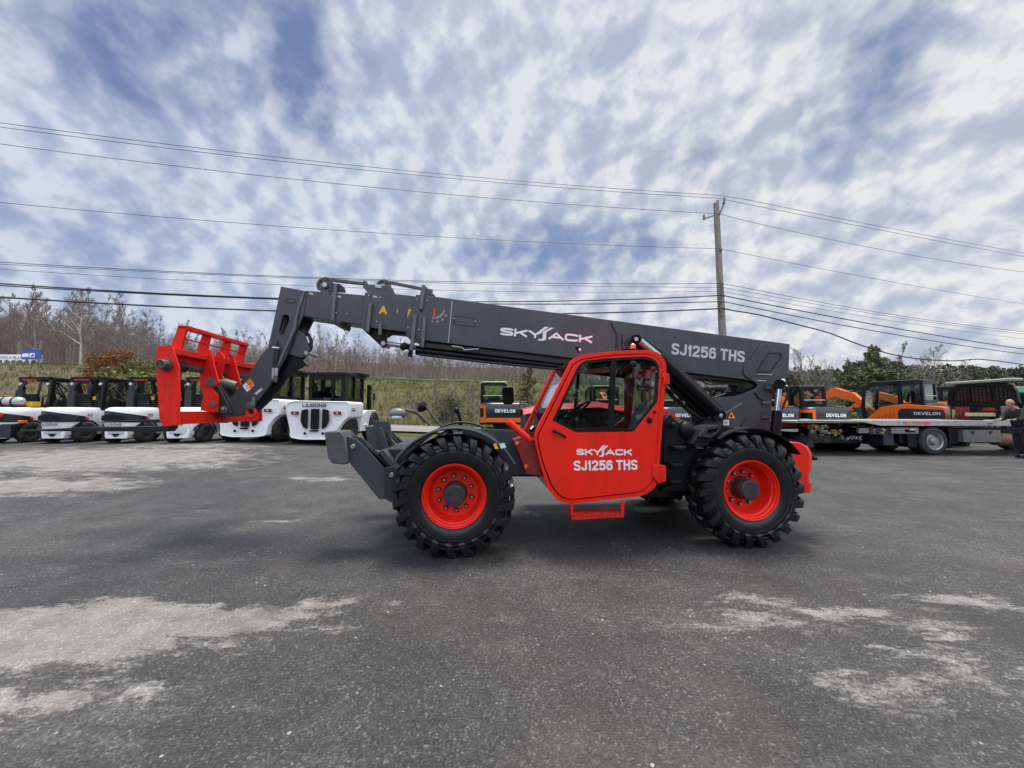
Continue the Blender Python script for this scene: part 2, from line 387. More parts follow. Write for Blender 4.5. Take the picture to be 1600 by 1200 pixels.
# ============================================================ THE SETTING
def hbank(x, y):
    top = 6.1 + (x + 50) * (-1.85 / 40) if x < -10 else (4.25 - (x + 10) * 0.012 if x < 12 else max(-0.3, 4.0 - (x - 12) * 0.26))
    top = min(7.5, top)
    h = sm(25.5, 37.5, y) * (top - gz(x, 20)) + sm(44, 90, y) * 7.0 * (1 - sm(5, 30, x)) + (0.25 * sm(17, 25, y) if x < 5 else 0.25 * sm(17, 25, y) * max(0, 1 - (x-5)/10))
    b = h + gz(x, y)
    b += (sm(90, 260, y) * 25 * sm(40, 170, x)) * (0.8 + 0.35 * noise.noise(Vector((x*.012, y*.012, 3))))
    if y > 25: b += noise.noise(Vector((x*.12, y*.16, 0))) * 0.25 * sm(25, 30, y)
    return b
def sheet(name, xs, ys, hf, m, skip=None):
    vs = [(x, y, hf(x, y)) for y in ys for x in xs]; n = len(xs); fs = []
    for j in range(len(ys) - 1):
        for i in range(n - 1):
            if skip and skip(xs[i], xs[i+1], ys[j], ys[j+1]): continue
            fs.append((j*n+i, j*n+i+1, (j+1)*n+i+1, (j+1)*n+i))
    mb = MB(); mb.add(vs, fs); o = mb.build(name, m, recalc=False, ang=180); tag(o, kind='structure'); return o
def nmat(name):
    m = bpy.data.materials.new(name); m.use_nodes = True; t = m.node_tree
    return m, t, t.nodes['Principled BSDF'], t.nodes.new('ShaderNodeTexCoord').outputs['Object']
def vmap(t, co, loc=(0,0,0), rz=0, sc=(1,1,1)):
    n = t.nodes.new('ShaderNodeMapping'); n.inputs['Location'].default_value = loc
    n.inputs['Rotation'].default_value = (0, 0, rz); n.inputs['Scale'].default_value = sc
    n.vector_type = 'TEXTURE' if False else 'POINT'
    lk(t, co, n.inputs[0]); return n.outputs[0]
# asphalt: aggregate speckle, worn tone, pale dried silt in patches of its own
ASPH, t, b, co = nmat('asphalt')
tone = noi(t, co, 0.35, 4, 0.6); worn = noi(t, co, 1.7, 6, 0.65)
base = ramp(t, mth(t, 'MULTIPLY_ADD', worn, 0.5, mth(t, 'MULTIPLY', tone, 0.5)), [(0.33, (0.021, 0.021, 0.022)), (0.5, (0.043, 0.042, 0.042)), (0.67, (0.078, 0.075, 0.072))])
vor = t.nodes.new('ShaderNodeTexVoronoi'); vor.inputs['Scale'].default_value = 85; lk(t, co, vor.inputs['Vector'])
sepc = t.nodes.new('ShaderNodeSeparateColor'); lk(t, vor.outputs['Color'], sepc.inputs[0])
agg = ramp(t, sepc.outputs[0], [(0.0, 0.52), (0.55, 0.93), (0.84, 1.25), (0.95, 1.8), (1.0, 3.0)])
c1 = mixc(t, 1.0, base, agg, 'MULTIPLY')
vor3 = t.nodes.new('ShaderNodeTexVoronoi'); vor3.inputs['Scale'].default_value = 140; lk(t, co, vor3.inputs['Vector'])
sc3 = t.nodes.new('ShaderNodeSeparateColor'); lk(t, vor3.outputs['Color'], sc3.inputs[0])
c1 = mixc(t, 1.0, c1, ramp(t, sc3.outputs[0], [(0.0, 0.7), (0.7, 1.0), (1.0, 1.45)]), 'MULTIPLY')
# loose pale pebbles
vor2 = t.nodes.new('ShaderNodeTexVoronoi'); vor2.inputs['Scale'].default_value = 17; lk(t, co, vor2.inputs['Vector'])
s2c = t.nodes.new('ShaderNodeSeparateColor'); lk(t, vor2.outputs['Color'], s2c.inputs[0])
peb = mth(t, 'MULTIPLY', mth(t, 'LESS_THAN', vor2.outputs['Distance'], mth(t, 'MULTIPLY', s2c.outputs[1], 0.20)), mth(t, 'GREATER_THAN', mth(t, 'ADD', s2c.outputs[0], mth(t, 'MULTIPLY', worn, 0.9)), 1.38))
# patches: ellipses on the ground, (px,py) corners of the photo turned into metres
def patch(px, py, hw_px, hh_px, rotd=0.0):
    p = GP(px, py); a = abs(GP(px + hw_px, py).x - p.x); bb = abs(GP(px, py - hh_px).y - GP(px, py + hh_px).y) / 2
    return (p.x, p.y, a, bb, rotd)
PATCH = [patch(110, 985, 400, 52, 3), patch(320, 965, 260, 38, 3), patch(20, 1090, 170, 44, 0), patch(520, 938, 90, 12, 0), patch(150, 737, 270, 16, 0), patch(40, 768, 190, 13, 2), patch(300, 722, 150, 6, 0),
         patch(510, 755, 60, 5, 0), patch(440, 817, 45, 3.5, 0), patch(1180, 962, 120, 22, -12), patch(1330, 965, 190, 24, -14), patch(1500, 935, 150, 20, -12), patch(1360, 1062, 110, 34, -10), patch(1520, 1050, 160, 34, -10), patch(820, 803, 22, 4, 0)]
STR = [1.0, .95, .8, .5, 1.0, .9, .55, .6, .6, .48, .5, .42, .46, .42, .8]
mask = None
wn_ = t.nodes.new('ShaderNodeTexNoise'); wn_.inputs['Scale'].default_value = 0.9; wn_.inputs['Detail'].default_value = 5; wn_.inputs['Roughness'].default_value = .65; lk(t, co, wn_.inputs['Vector'])
wv = t.nodes.new('ShaderNodeVectorMath'); wv.operation = 'MULTIPLY_ADD'; lk(t, wn_.outputs['Color'], wv.inputs[0]); wv.inputs[1].default_value = (2.2, 1.1, 0); wa = t.nodes.new('ShaderNodeVectorMath'); wa.operation = 'SUBTRACT'; lk(t, co, wa.inputs[0]); wa.inputs[1].default_value = (1.1, .55, 0); lk(t, wa.outputs[0], wv.inputs[2]); cow = wv.outputs[0]
for (x, y, a, bb, rd), st in zip(PATCH, STR):
    n = t.nodes.new('ShaderNodeMapping'); n.vector_type = 'TEXTURE'
    n.inputs['Location'].default_value = (x, y, 0); n.inputs['Rotation'].default_value = (0, 0, R(rd)); n.inputs['Scale'].default_value = (a, bb, 1000)
    lk(t, cow, n.inputs[0])
    ln = t.nodes.new('ShaderNodeVectorMath'); ln.operation = 'LENGTH'; lk(t, n.outputs[0], ln.inputs[0])
    v = mth(t, 'MULTIPLY', mth(t, 'SUBTRACT', 1.15, ln.outputs['Value'], clamp=True), st)
    mask = v if mask is None else mth(t, 'MAXIMUM', mask, v)
pn = noi(t, vmap(t, co, rz=R(-14), sc=(0.6, 1.5, 1)), 2.6, 12, 0.80, 0.2); pn2 = noi(t, co, 34, 3, 0.7)
sparse = ramp(t, noi(t, vmap(t, co, loc=(7, 3, 0), rz=R(-12), sc=(0.5, 1.3, 1)), 1.1, 12, 0.80), [(0.55, 0.0), (0.64, 0.35), (0.72, 0.6)])
pm = mth(t, 'ADD', mth(t, 'MULTIPLY', mask, 0.355), mth(t, 'ADD', mth(t, 'MULTIPLY', pn, 1.31), mth(t, 'MULTIPLY', pn2, 0.34)))
pm = ramp(t, pm, [(0.0, 0.0), (0.88, 0.0), (0.96, 0.45), (1.0, 0.85)])
pm = mth(t, 'MULTIPLY', pm, mth(t, 'GREATER_THAN', mask, 0.01))
pm = mth(t, 'MAXIMUM', pm, mth(t, 'MULTIPLY', sparse, ramp(t, pn2, [(0.4, 0.0), (0.6, 1.0)])))
silt = ramp(t, noi(t, co, 3.0, 6, 0.7), [(0.35, (0.17, 0.15, 0.13)), (0.5, (0.22, 0.21, 0.195)), (0.7, (0.30, 0.29, 0.28))])
silt = mixc(t, 0.35, silt, mixc(t, 1.0, silt, agg, 'MULTIPLY'))
brn = ramp(t, noi(t, vmap(t, co, loc=(3, 1, 0)), 0.55, 7, 0.7), [(0.52, 0.0), (0.66, 0.30)])
c2 = mixc(t, brn, c1, (0.115, 0.088, 0.068))
c3 = mixc(t, pm, c2, silt)
# old oil stains, fine cracks
stn = ramp(t, noi(t, vmap(t, co, loc=(11, 5, 0)), 0.8, 5, 0.6), [(0.60, 0.0), (0.70, 0.45)])
c3 = mixc(t, stn, c3, (0.018, 0.017, 0.017))
crk = t.nodes.new('ShaderNodeTexVoronoi'); crk.feature = 'DISTANCE_TO_EDGE'; crk.inputs['Scale'].default_value = 0.42; lk(t, cow, crk.inputs['Vector'])
ckm = mth(t, 'MULTIPLY', mth(t, 'LESS_THAN', crk.outputs['Distance'], 0.0035), ramp(t, noi(t, co, 0.6, 3, .5), [(0.45, 0.0), (0.55, 0.6)]))
c3 = mixc(t, ckm, c3, (0.012, 0.012, 0.012))
c4 = mixc(t, mth(t, 'MULTIPLY', peb, 0.8), c3, (0.36, 0.35, 0.33))
lk(t, c4, b.inputs['Base Color'])
lk(t, ramp(t, worn, [(0.3, 0.48), (0.7, 0.72)]), b.inputs['Roughness']); b.inputs['Specular IOR Level'].default_value = 0.4
bp = t.nodes.new('ShaderNodeBump'); bp.inputs['Strength'].default_value = 0.55; bp.inputs['Distance'].default_value = 0.008
lk(t, mth(t, 'ADD', mth(t, 'MULTIPLY', vor.outputs['Distance'], 1.0), mth(t, 'ADD', noi(t, co, 130, 3, 0.7), mth(t, 'MULTIPLY', peb, 1.0))), bp.inputs['Height']); lk(t, bp.outputs[0], b.inputs['Normal'])

GRASS, t, b, co = nmat('bank grass')
g1 = noi(t, co, 0.22, 5, 0.6); g2 = noi(t, co, 1.6, 7, 0.72); g3 = noi(t, vmap(t, co, sc=(1, 1, 0.3)), 9, 5, 0.7)
sx = t.nodes.new('ShaderNodeSeparateXYZ'); lk(t, co, sx.inputs[0])
dry = ramp(t, mth(t, 'ADD', g2, mth(t, 'ADD', mth(t, 'MULTIPLY', g1, 0.6), mth(t, 'MULTIPLY', ramp(t, mth(t, 'MULTIPLY', sx.outputs[0], -0.02), [(0.3, 0.0), (0.75, 1.0)]), 0.22))), [(0.0, (0.045, 0.070, 0.018)), (0.60, (0.090, 0.108, 0.034)), (0.76, (0.150, 0.148, 0.058)), (0.92, (0.19, 0.160, 0.092)), (1.0, (0.22, 0.175, 0.11))])
gc = mixc(t, 1.0, dry, ramp(t, g3, [(0.3, 0.35), (0.55, 1.0), (0.75, 1.7)]), 'MULTIPLY')
lk(t, gc, b.inputs['Base Color']); b.inputs['Roughness'].default_value = 0.95; b.inputs['Specular IOR Level'].default_value = 0.1
bp = t.nodes.new('ShaderNodeBump'); bp.inputs['Strength'].default_value = 1.0; bp.inputs['Distance'].default_value = 0.25
lk(t, mth(t, 'ADD', g2, g3), bp.inputs['Height']); lk(t, bp.outputs[0], b.inputs['Normal'])
ROADM = mat('road concrete', (0.17, 0.17, 0.165), 0.85, vary=0.15, scale=1.5, bump=0.2, dust=0.2)
PAINT = mat('road line paint', (0.5, 0.5, 0.48), 0.8)

def rng(a, b, n): return [a + (b - a) * i / n for i in range(n + 1)]
gx = [-700, -400, -250, -150] + rng(-120, 120, 80) + [150, 190, 240, 320, 450, 700]
gy = [-60, -20] + rng(-10, 60, 70) + rng(66, 150, 14) + rng(165, 400, 16) + [600, 1200]
sheet('ground', gx, gy, lambda x, y: hbank(x, y) - 0.03 - (0.02 if y < 25 else 0), GRASS)
def lot_skip(x0, x1, y0, y1):
    lim = 18.6 if (x0 + x1) / 2 < 5 else 30
    return (y0 + y1) / 2 > lim
sheet('asphalt_lot', rng(-60, 70, 130), rng(-12, 31, 86), lambda x, y: gz(x, y) + (0 if y < 17 else (hbank(x, y) - gz(x, y)) + 0.03 * 0 + 0.0), ASPH, lot_skip)
sheet('road', rng(-90, 4.5, 60), [20.6, 21.6, 22.6, 23.6, 24.6], lambda x, y: hbank(x, y) + 0.05, ROADM)
ln = sheet('road_line', rng(-90, 4.5, 60), [22.55, 22.67], lambda x, y: hbank(x, y) + 0.056, PAINT)

# ------------------------------------------------------------ trees
BARKG, t, b, co = nmat('grey bark')
lk(t, ramp(t, noi(t, vmap(t, co, sc=(6, 6, 0.8)), 1.5, 4, 0.6), [(0.3, (0.13, 0.115, 0.10)), (0.7, (0.30, 0.28, 0.255))]), b.inputs['Base Color']); b.inputs['Roughness'].default_value = 0.9
TWIGR = mat('reddish twigs', (0.185, 0.130, 0.118), 0.9, vary=0.3, scale=0.6)
TWIGB = mat('brown twigs', (0.19, 0.155, 0.13), 0.9, vary=0.3, scale=0.6)
TWIGG = mat('grey twigs', (0.20, 0.175, 0.155), 0.9, vary=0.3, scale=0.6)
def bare_tree_mesh(seed, h, spread=0.3, limbs=13, tr=0.14, up=0.75, base=0.25, fork=False, tw=0.011):
    r = random.Random(seed); T = MB(); C = MB()
    pts = []; p = Vector((0, 0, -0.3)); d = Vector((r.uniform(-.05, .05), r.uniform(-.05, .05), 1))
    N = 9
    for i in range(N + 1):
        pts.append(p.copy()); p = p + d.normalized() * (h / N); d += Vector((r.uniform(-.10, .10), r.uniform(-.10, .10), 0))
    T.tube(pts, [tr * (1 - 0.86 * (i / N) ** 0.8) for i in range(N + 1)], 6, False)
    def at(q):
        q *= N; i = min(N - 1, int(q)); return pts[i].lerp(pts[i+1], q - i)
    def branch(o, dr, ln, rad, lv):
        n = 4; P = [o]; q = o; dd = dr.copy()
        for i in range(n):
            dd += Vector((r.uniform(-.16, .16), r.uniform(-.16, .16), r.uniform(-.03, .17))); q = q + dd.normalized() * (ln / n); P.append(q)
        (T if lv == 0 else C).tube(P, [max(tw * 0.55, rad * (1 - .8 * i / n)) for i in range(n + 1)], 3 if lv else 4, False)
        if lv >= 3: return
        k = (6, 5, 3)[lv]
        for j in range(k):
            f = 0.25 + 0.75 * (j + r.random()) / k; i = min(n - 1, int(f * n)); s = P[i].lerp(P[i+1], f * n - i)
            a = (P[i+1] - P[i]).normalized(); side = Vector((r.uniform(-1, 1), r.uniform(-1, 1), r.uniform(-.35, .8))).normalized()
            branch(s, (a * .8 + side * .75).normalized(), ln * r.uniform(.38, .6) * (1.15 - f * .4), max(tw, rad * .45), lv + 1)
    for i in range(limbs):
        q = base + (1 - base) * (i + r.random()) / limbs; a = r.uniform(0, 6.283); s = (1 - q) * .9 + .22
        dr = Vector((math.cos(a), math.sin(a), up + q * .6)).normalized()
        branch(at(min(q, .99)), dr, h * spread * s * r.uniform(.8, 1.25), tr * (1 - .8*q) * .55, 0)
    return T, C
def mk_tree(name, T, C, mt, mc, trunk='trunk', crown='crown'):
    root = empty(name); a = T.build(trunk, mt, root, recalc=False); c = C.build(crown, mc, root, recalc=False); return root
wood = []
VT = [bare_tree_mesh(700 + s, 8, .50, 15, .10, up=1.25, base=.16, tw=.011) for s in range(2)]
vase = [mk_tree('bare_tree', VT[s][0], VT[s][1], BARKG, TWIGG) for s in range(2)]
specs = [(0, TWIGR, 11.5, .26, 13), (1, TWIGB, 10.5, .24, 12), (2, TWIGG, 12.5, .28, 13), (3, TWIGG, 9.5, .30, 12), (4, TWIGG, 11.0, .22, 13), (5, TWIGB, 12.0, .30, 15), (6, TWIGR, 10.0, .24, 15)]
for s, mc, h, sp, lb in specs:
    T, C = bare_tree_mesh(100 + s, h, sp, lb, 0.13 + .01 * (s % 3), tw=0.016)
    wood.append((mk_tree('bare_tree', T, C, BARKG, mc), h))
def put(tree, x, y, z, s, rz, label, group, cat='tree'):
    o = copy_tree(tree); o.location = (x, y, z); o.scale = (s, s, s * rnd.uniform(.92, 1.1)); o.rotation_euler = (R(rnd.uniform(-3, 3)), R(rnd.uniform(-3, 3)), rz); tag(o, label, cat, group); return o
def topline(px):   # tree-line height in the photograph
    pts = [(-200, 420), (0, 452), (60, 462), (170, 468), (215, 480), (260, 505), (330, 520), (420, 520), (520, 520), (620, 530), (740, 545), (850, 556), (1000, 560), (1100, 562), (1220, 560)]
    for (a, ya), (b, yb) in zip(pts, pts[1:]):
        if a <= px <= b: return ya + (yb - ya) * (px - a) / (b - a)
    return 545
k = 0
rows = [(40.5, 3.3, 0), (43.5, 2.8, 1.1), (47.5, 2.5, .4), (52, 2.4, 1.3), (58, 2.6, .7)]
for ri, (Y, step, off) in enumerate(rows):
    x = -1.42 * Y + off
    while x < 0.66 * Y:
        xx = x + rnd.uniform(-.9, .9); yy = Y + rnd.uniform(-1.4, 1.4)
        px = 800 + 601 * xx / yy; z = hbank(xx, yy) - .1
        H = WP(px, topline(px) + rnd.uniform(-9, 20) + (12 if ri == 0 and px > 200 else 0), yy).z - z
        x += step * rnd.uniform(.75, 1.25)
        if H < 2: continue
        tr, h = wood[rnd.randrange(len(wood))]
        put(tr, xx, yy, z, H / h, rnd.uniform(0, 6.28), 'leafless tree in the wood along the top of the grass bank', 'leafless trees of the wood on the bank'); k += 1
for tr, h in wood:    # the first of each kind joins the wood as well
    x = rnd.uniform(-58, 20); y = rnd.uniform(47, 57); tr.location = (x, y, hbank(x, y)); px = 800 + 601 * x / y
    s = (WP(px, topline(px) + 15, y).z - hbank(x, y)) / h; tr.scale = (s, s, s); tag(tr, 'leafless tree in the wood along the top of the grass bank', 'tree', 'leafless trees of the wood on the bank')
# undergrowth of the wood: thin stems nobody could count
ub = MB(); r = random.Random(5)
for i in range(9500):
    y = r.uniform(40.5, 80); x = r.uniform(-1.45 * y, .75 * y); z = hbank(x, y) - .1; px = 800 + 601 * x / y
    H = max(1.2, (WP(px, topline(px), y).z - z) * r.uniform(.18, .72)); w = r.uniform(.009, .026); a = r.uniform(0, 3.14); dx = r.uniform(-.12, .12) * H; dy = r.uniform(-.1, .1) * H
    c, s = math.cos(a) * w, math.sin(a) * w
    m = (x + dx*.35 + r.uniform(-.1, .1), y + dy*.4, z + H * .5)
    ub.add([(x-c, y-s, z), (x+c, y+s, z), (m[0]+c*.8, m[1]+s*.8, m[2]), (m[0]-c*.8, m[1]-s*.8, m[2]), (x+dx+c*.3, y+dy+s*.3, z+H), (x+dx-c*.3, y+dy-s*.3, z+H)], [(0,1,2,3), (3,2,4,5)])
    for j in range(5):
        q = r.uniform(.3, .95); o = (x + dx*q, y + dy*q, z + H*q); l = H * r.uniform(.12, .32); aa = r.uniform(0, 6.28)
        e = (o[0] + math.cos(aa)*l, o[1] + math.sin(aa)*l, o[2] + l * r.uniform(.4, 1.3)); ub.add([(o[0], o[1], o[2]-.022), (o[0], o[1], o[2]+.022), e], [(0,1,2)])
tag(ub.build('undergrowth', mat('undergrowth stems', (0.19, 0.140, 0.122), 0.9, vary=0.4, scale=0.5), recalc=False), 'brown thicket of thin bare stems filling the wood behind the bank', 'undergrowth', kind='stuff')

# foliage of leaf-sized faces
def leafmat(name, c0, c1, sc=2.2):
    m, t, b, co = nmat(name)
    lk(t, ramp(t, noi(t, co, sc, 5, 0.7), [(0.35, c0), (0.65, c1)]), b.inputs['Base Color']); b.inputs['Roughness'].default_value = 0.75; b.inputs['Specular IOR Level'].default_value = 0.2
    return m
LF_D = leafmat('dark conifer needles', (0.050, 0.065, 0.034), (0.125, 0.125, 0.075))
LF_M = leafmat('green needles', (0.085, 0.115, 0.050), (0.20, 0.21, 0.11))
LF_O = leafmat('rusty foliage', (0.12, 0.055, 0.020), (0.27, 0.13, 0.045))
LF_Y = leafmat('yellow green foliage', (0.085, 0.11, 0.028), (0.19, 0.19, 0.06))
LF_B = leafmat('brown dry needles', (0.060, 0.045, 0.020), (0.14, 0.105, 0.045))
def conifer(seed, h, w, n=2600, leaf=.14, ragged=.35, base=.06):
    r = random.Random(seed); T = MB(); C = MB()
    T.tube([(0, 0, -.2), (.03*h/6, 0, h*.5), (0, .02, h*.97)], [.035*h/2, .02*h/2, .01], 6, False)
    nb = int(26 + h * 5)
    for i in range(nb):
        q = base + (1-base) * ((i + r.random()) / nb) ** .9; z = q * h; a = r.uniform(0, 6.283)
        prof = (1 - q) ** .75 * min(1, (q + .12) / .22) if q > .02 else .6
        ln = w * .5 * (prof * r.uniform(1 - ragged, 1 + ragged) + .05); d = Vector((math.cos(a), math.sin(a), .22 - .35*(1-q)))
        e = Vector((0, 0, z)) + d * ln; T.tube([(0, 0, z), e], [.018, .006], 3, False)
        m = max(6, int(n / nb * (ln / (w*.3))))
        for j in range(m):
            t_ = r.uniform(.12, 1) ** .7; o = Vector((0, 0, z)).lerp(e, t_); s = (.16 + .5 * (1 - t_)) * ln * .55
            o += Vector((r.gauss(0, s*.55), r.gauss(0, s*.55), r.gauss(0, .10 + s*.22)))
            u = Vector((r.uniform(-1, 1), r.uniform(-1, 1), r.uniform(-.5, .6))).normalized() * leaf * r.uniform(.6, 1.4); v = u.cross(Vector((r.uniform(-1, 1), r.uniform(-1, 1), r.uniform(-1, 1)))).normalized() * leaf * .38
            C.add([o - u, o + v, o + u, o - v], [(0, 1, 2, 3)])
    return T, C
def bushy(seed, h, w, n=3200, leaf=.10, lumps=11):
    r = random.Random(seed); T = MB(); C = MB()
    L_ = [(Vector((r.uniform(-.36, .36)*w, r.uniform(-.36, .36)*w, h*r.uniform(.18, .82))), w*r.uniform(.14, .26)) for _ in range(lumps)]
    for c, s in L_:
        T.tube([(c.x*.1, c.y*.1, -.1), (c.x*.5, c.y*.5, c.z*.5), c], [.05, .03, .01], 4, False)
        for j in range(n // lumps):
            g = Vector((r.gauss(0, 1), r.gauss(0, 1), r.gauss(0, 1))).normalized() * s * r.random() ** .4 * r.uniform(.7, 1.25); o = c + g
            if o.z < .02: continue
            u = Vector((r.uniform(-1, 1), r.uniform(-1, 1), r.uniform(-.6, 1))).normalized() * leaf * r.uniform(.6, 1.4); v = u.cross(Vector((r.uniform(-1, 1), r.uniform(-1, 1), r.uniform(-1, 1)))).normalized() * leaf * .42
            C.add([o-u, o+v, o+u, o-v], [(0,1,2,3)])
    return T, C
def plant(T, C, mc, px, pytop, Y, h, label, name='evergreen_tree', cat='tree', group=None, mt=None):
    x = WP(px, 600, Y).x; z = hbank(x, Y) - .05; H = WP(px, pytop, Y).z - z
    o = mk_tree(name, T, C, mt or BARKG, mc); s = H / h; o.location = (x, Y, z); o.scale = (s, s, s); o.rotation_euler = (0, 0, px * .7); tag(o, label, cat, group); return o
# rusty bush on the left bank, its greener neighbours
plant(*bushy(21, 5, 3.9, 5600, .11, 16), LF_O, 165, 541, 31, 5, 'large rust-orange bush on the grass bank above the white forklifts', 'bush', 'bush')
plant(*bushy(22, 4, 3.6, 2400, .12), LF_Y, 215, 560, 31.5, 4, 'yellow-green bush at the right side of the rust-orange bush', 'bush', 'bush')
plant(*bushy(23, 2.4, 5, 2200, .12), LF_Y, 238, 578, 30, 2.4, 'low yellow-green bush behind the forklift marked 50', 'bush', 'bush')
plant(*bushy(24, 2.6, 3.4, 2600, .10), LF_D, 700, 617, 27, 2.6, 'dark green bush at the foot of the grass bank, left of the first orange excavator', 'bush', 'bush')
plant(*conifer(31, 6, 3.6, 2600, .13, .5), LF_B, 828, 566, 29, 6, 'brownish ragged conifer standing right behind the leftmost orange excavator', 'conifer_tree')
plant(*conifer(32, 6, 3.4, 2200, .13, .5), LF_B, 880, 575, 30, 6, 'brownish conifer seen behind the front of the red cab', 'conifer_tree')
# scraggly bare saplings on the slope
sap = []
for s in range(3):
    T, C = bare_tree_mesh(300 + s, 4.2, .30, 12, .03, up=1.3, base=.1, tw=.008); sap.append(mk_tree('bare_sapling', T, C, BARKG, TWIGB))
spots = [(625, 628, 26.5), (652, 602, 27), (560, 600, 31), (583, 615, 29), (672, 596, 28.5), (705, 590, 28), (722, 600, 27.5), (738, 590, 29), (745, 610, 27), (612, 606, 30), (690, 606, 27), (640, 610, 26.5), (865, 590, 27), (905, 590, 27), (985, 585, 28), (930, 585, 30), (1010, 590, 28), (300, 560, 34), (318, 575, 33), (428, 560, 34), (400, 570, 33)]
for i, (px, py, Y) in enumerate(spots):
    o = sap[i] if i < 3 else copy_tree(sap[i % 3]); x = WP(px, 600, Y).x; z = hbank(x, Y) - .05; s = (WP(px, py, Y).z - z) / 4.2
    o.location = (x, Y, z); o.scale = (s*1.15, s*1.15, s); o.rotation_euler = (0, 0, i * 1.3); tag(o, 'thin bare sapling growing on the slope of the grass bank', 'sapling', 'bare saplings on the grass bank')
# the pale birch on the left, taller than its neighbours
T, C = bare_tree_mesh(411, 12, .34, 15, .22, up=.6, base=.3, tw=.016)
birch = mk_tree('bare_tree', T, C, mat('pale bark', (0.42, 0.38, 0.33), .9, vary=.25, scale=1.5), TWIGG); x = WP(124, 600, 38).x
birch.location = (x, 38, hbank(x, 38)); s = (WP(124, 462, 38).z - hbank(x, 38)) / 12; birch.scale = (s, s, s); tag(birch, 'tall leafless tree with a pale trunk left of the rust-orange bush', 'tree')
# right side: evergreens and bare trees at lot level
plant(*conifer(41, 8, 7.4, 17000, .17, .30), LF_M, 1368, 543, 36, 8, 'tall full green spruce, the highest of the trees right of the grey boom', 'spruce_tree')
plant(*conifer(42, 8, 6.4, 11000, .17, .35), LF_M, 1405, 566, 35, 8, 'green spruce close at the right of the tall full spruce', 'spruce_tree')
plant(*conifer(43, 8, 4.6, 7000, .15, .4), LF_M, 1328, 563, 37, 8, 'slim ragged green spruce close at the left of the tall full spruce', 'spruce_tree')
plant(*conifer(44, 8, 6.5, 8000, .15, .4), LF_M, 1438, 588, 34, 8, 'low green spruce above the cab of the excavator with the lowered boom', 'spruce_tree')
cons = []
for s in range(3): cons.append(mk_tree('conifer_tree', *conifer(500+s, 8, 5.0, 3200, .22, .45), BARKG, (LF_D, LF_M, LF_D)[s]))
for i in range(30):
    px = 1190 + i * 15.5 + rnd.uniform(-6, 6); Y = rnd.uniform(43, 58); x = WP(px, 600, Y).x; z = hbank(x, Y) - .3
    H = WP(px, 572 + rnd.uniform(-5, 12) + (4 if px > 1450 else 0), Y).z - z
    o = cons[i] if i < 3 else copy_tree(cons[i % 3]); s = H/8; o.location = (x, Y, z); o.scale = (s*.9, s*.9, s); o.rotation_euler = (0, 0, i * 2.1)
    tag(o, 'dark green conifer in the tree belt behind the excavators on the right', 'tree', 'conifers of the tree belt on the right')
for i, (px, py, Y, ti, lb) in enumerate([(1262, 536, 40, 2, 'wide-crowned leafless tree standing just right of the rear end of the grey boom'), (1235, 560, 44, 0, 'reddish leafless tree partly behind the rear end of the grey boom'), (1460, 532, 38, 4, 'tall leafless tree rising above the tow truck bed, right of the spruces'), (1400, 540, 46, 1, 'leafless tree whose crown shows above the green spruces'),
                                (1500, 560, 44, 6, 'leafless tree behind the mesh headboard of the tow truck'), (1290, 575, 37, 3, 'small leafless tree between two orange excavators')]):
    x = WP(px, 600, Y).x; z = hbank(x, Y)
    if i in (0, 2):
        tr = vase[i // 2]; s = (WP(px, py, Y).z - z) / 9.2; tr.location = (x, Y, z); tr.scale = (s, s, s); tag(tr, lb, 'tree'); continue
    tr, h = wood[ti]; put(tr, x, Y, z, (WP(px, py, Y).z - z) / h, i * 1.1, lb, None)
for i in range(26):
    px = 1195 + i * 15 + rnd.uniform(-8, 8); Y = rnd.uniform(33, 42); x = WP(px, 600, Y).x; z = hbank(x, Y); tr, h = wood[(0, 3, 6, 1)[i % 4]]
    put(tr, x, Y, z, max(1.0, (WP(px, 604 + rnd.uniform(-10, 14), Y).z - z)) / h, i, 'low leafless tree in the thicket behind the excavators on the right', 'low leafless trees on the right')
# far wooded hill: one mass
fh = MB(); r = random.Random(9)
for i in range(2600):
    y = r.uniform(95, 270); x = r.uniform(.62 * y, 1.7 * y); z = hbank(x, y) - 1
    H = r.uniform(6, 10); w = r.uniform(2.2, 3.8)
    for j in range(16):
        q = r.random() ** .8; a = r.uniform(0, 6.28); ww = w * (1 - q) ** .6 * r.uniform(.3, 1); o = Vector((x + math.cos(a)*ww, y + math.sin(a)*ww, z + 1 + q*H))
        u = Vector((r.uniform(-1, 1), r.uniform(-1, 1), r.uniform(-.6, .6))).normalized() * r.uniform(.6, 1.5); v = u.cross(Vector((r.uniform(-1, 1), r.uniform(-1, 1), 1))).normalized() * r.uniform(.5, 1)
        fh.add([o-u, o+v, o+u, o-v], [(0,1,2,3)])
tag(fh.build('forest', leafmat('far forest', (0.036, 0.050, 0.030), (0.095, 0.088, 0.062), .05), recalc=False), 'far wooded hill of conifers and bare trees at the right horizon', 'forest', kind='stuff')

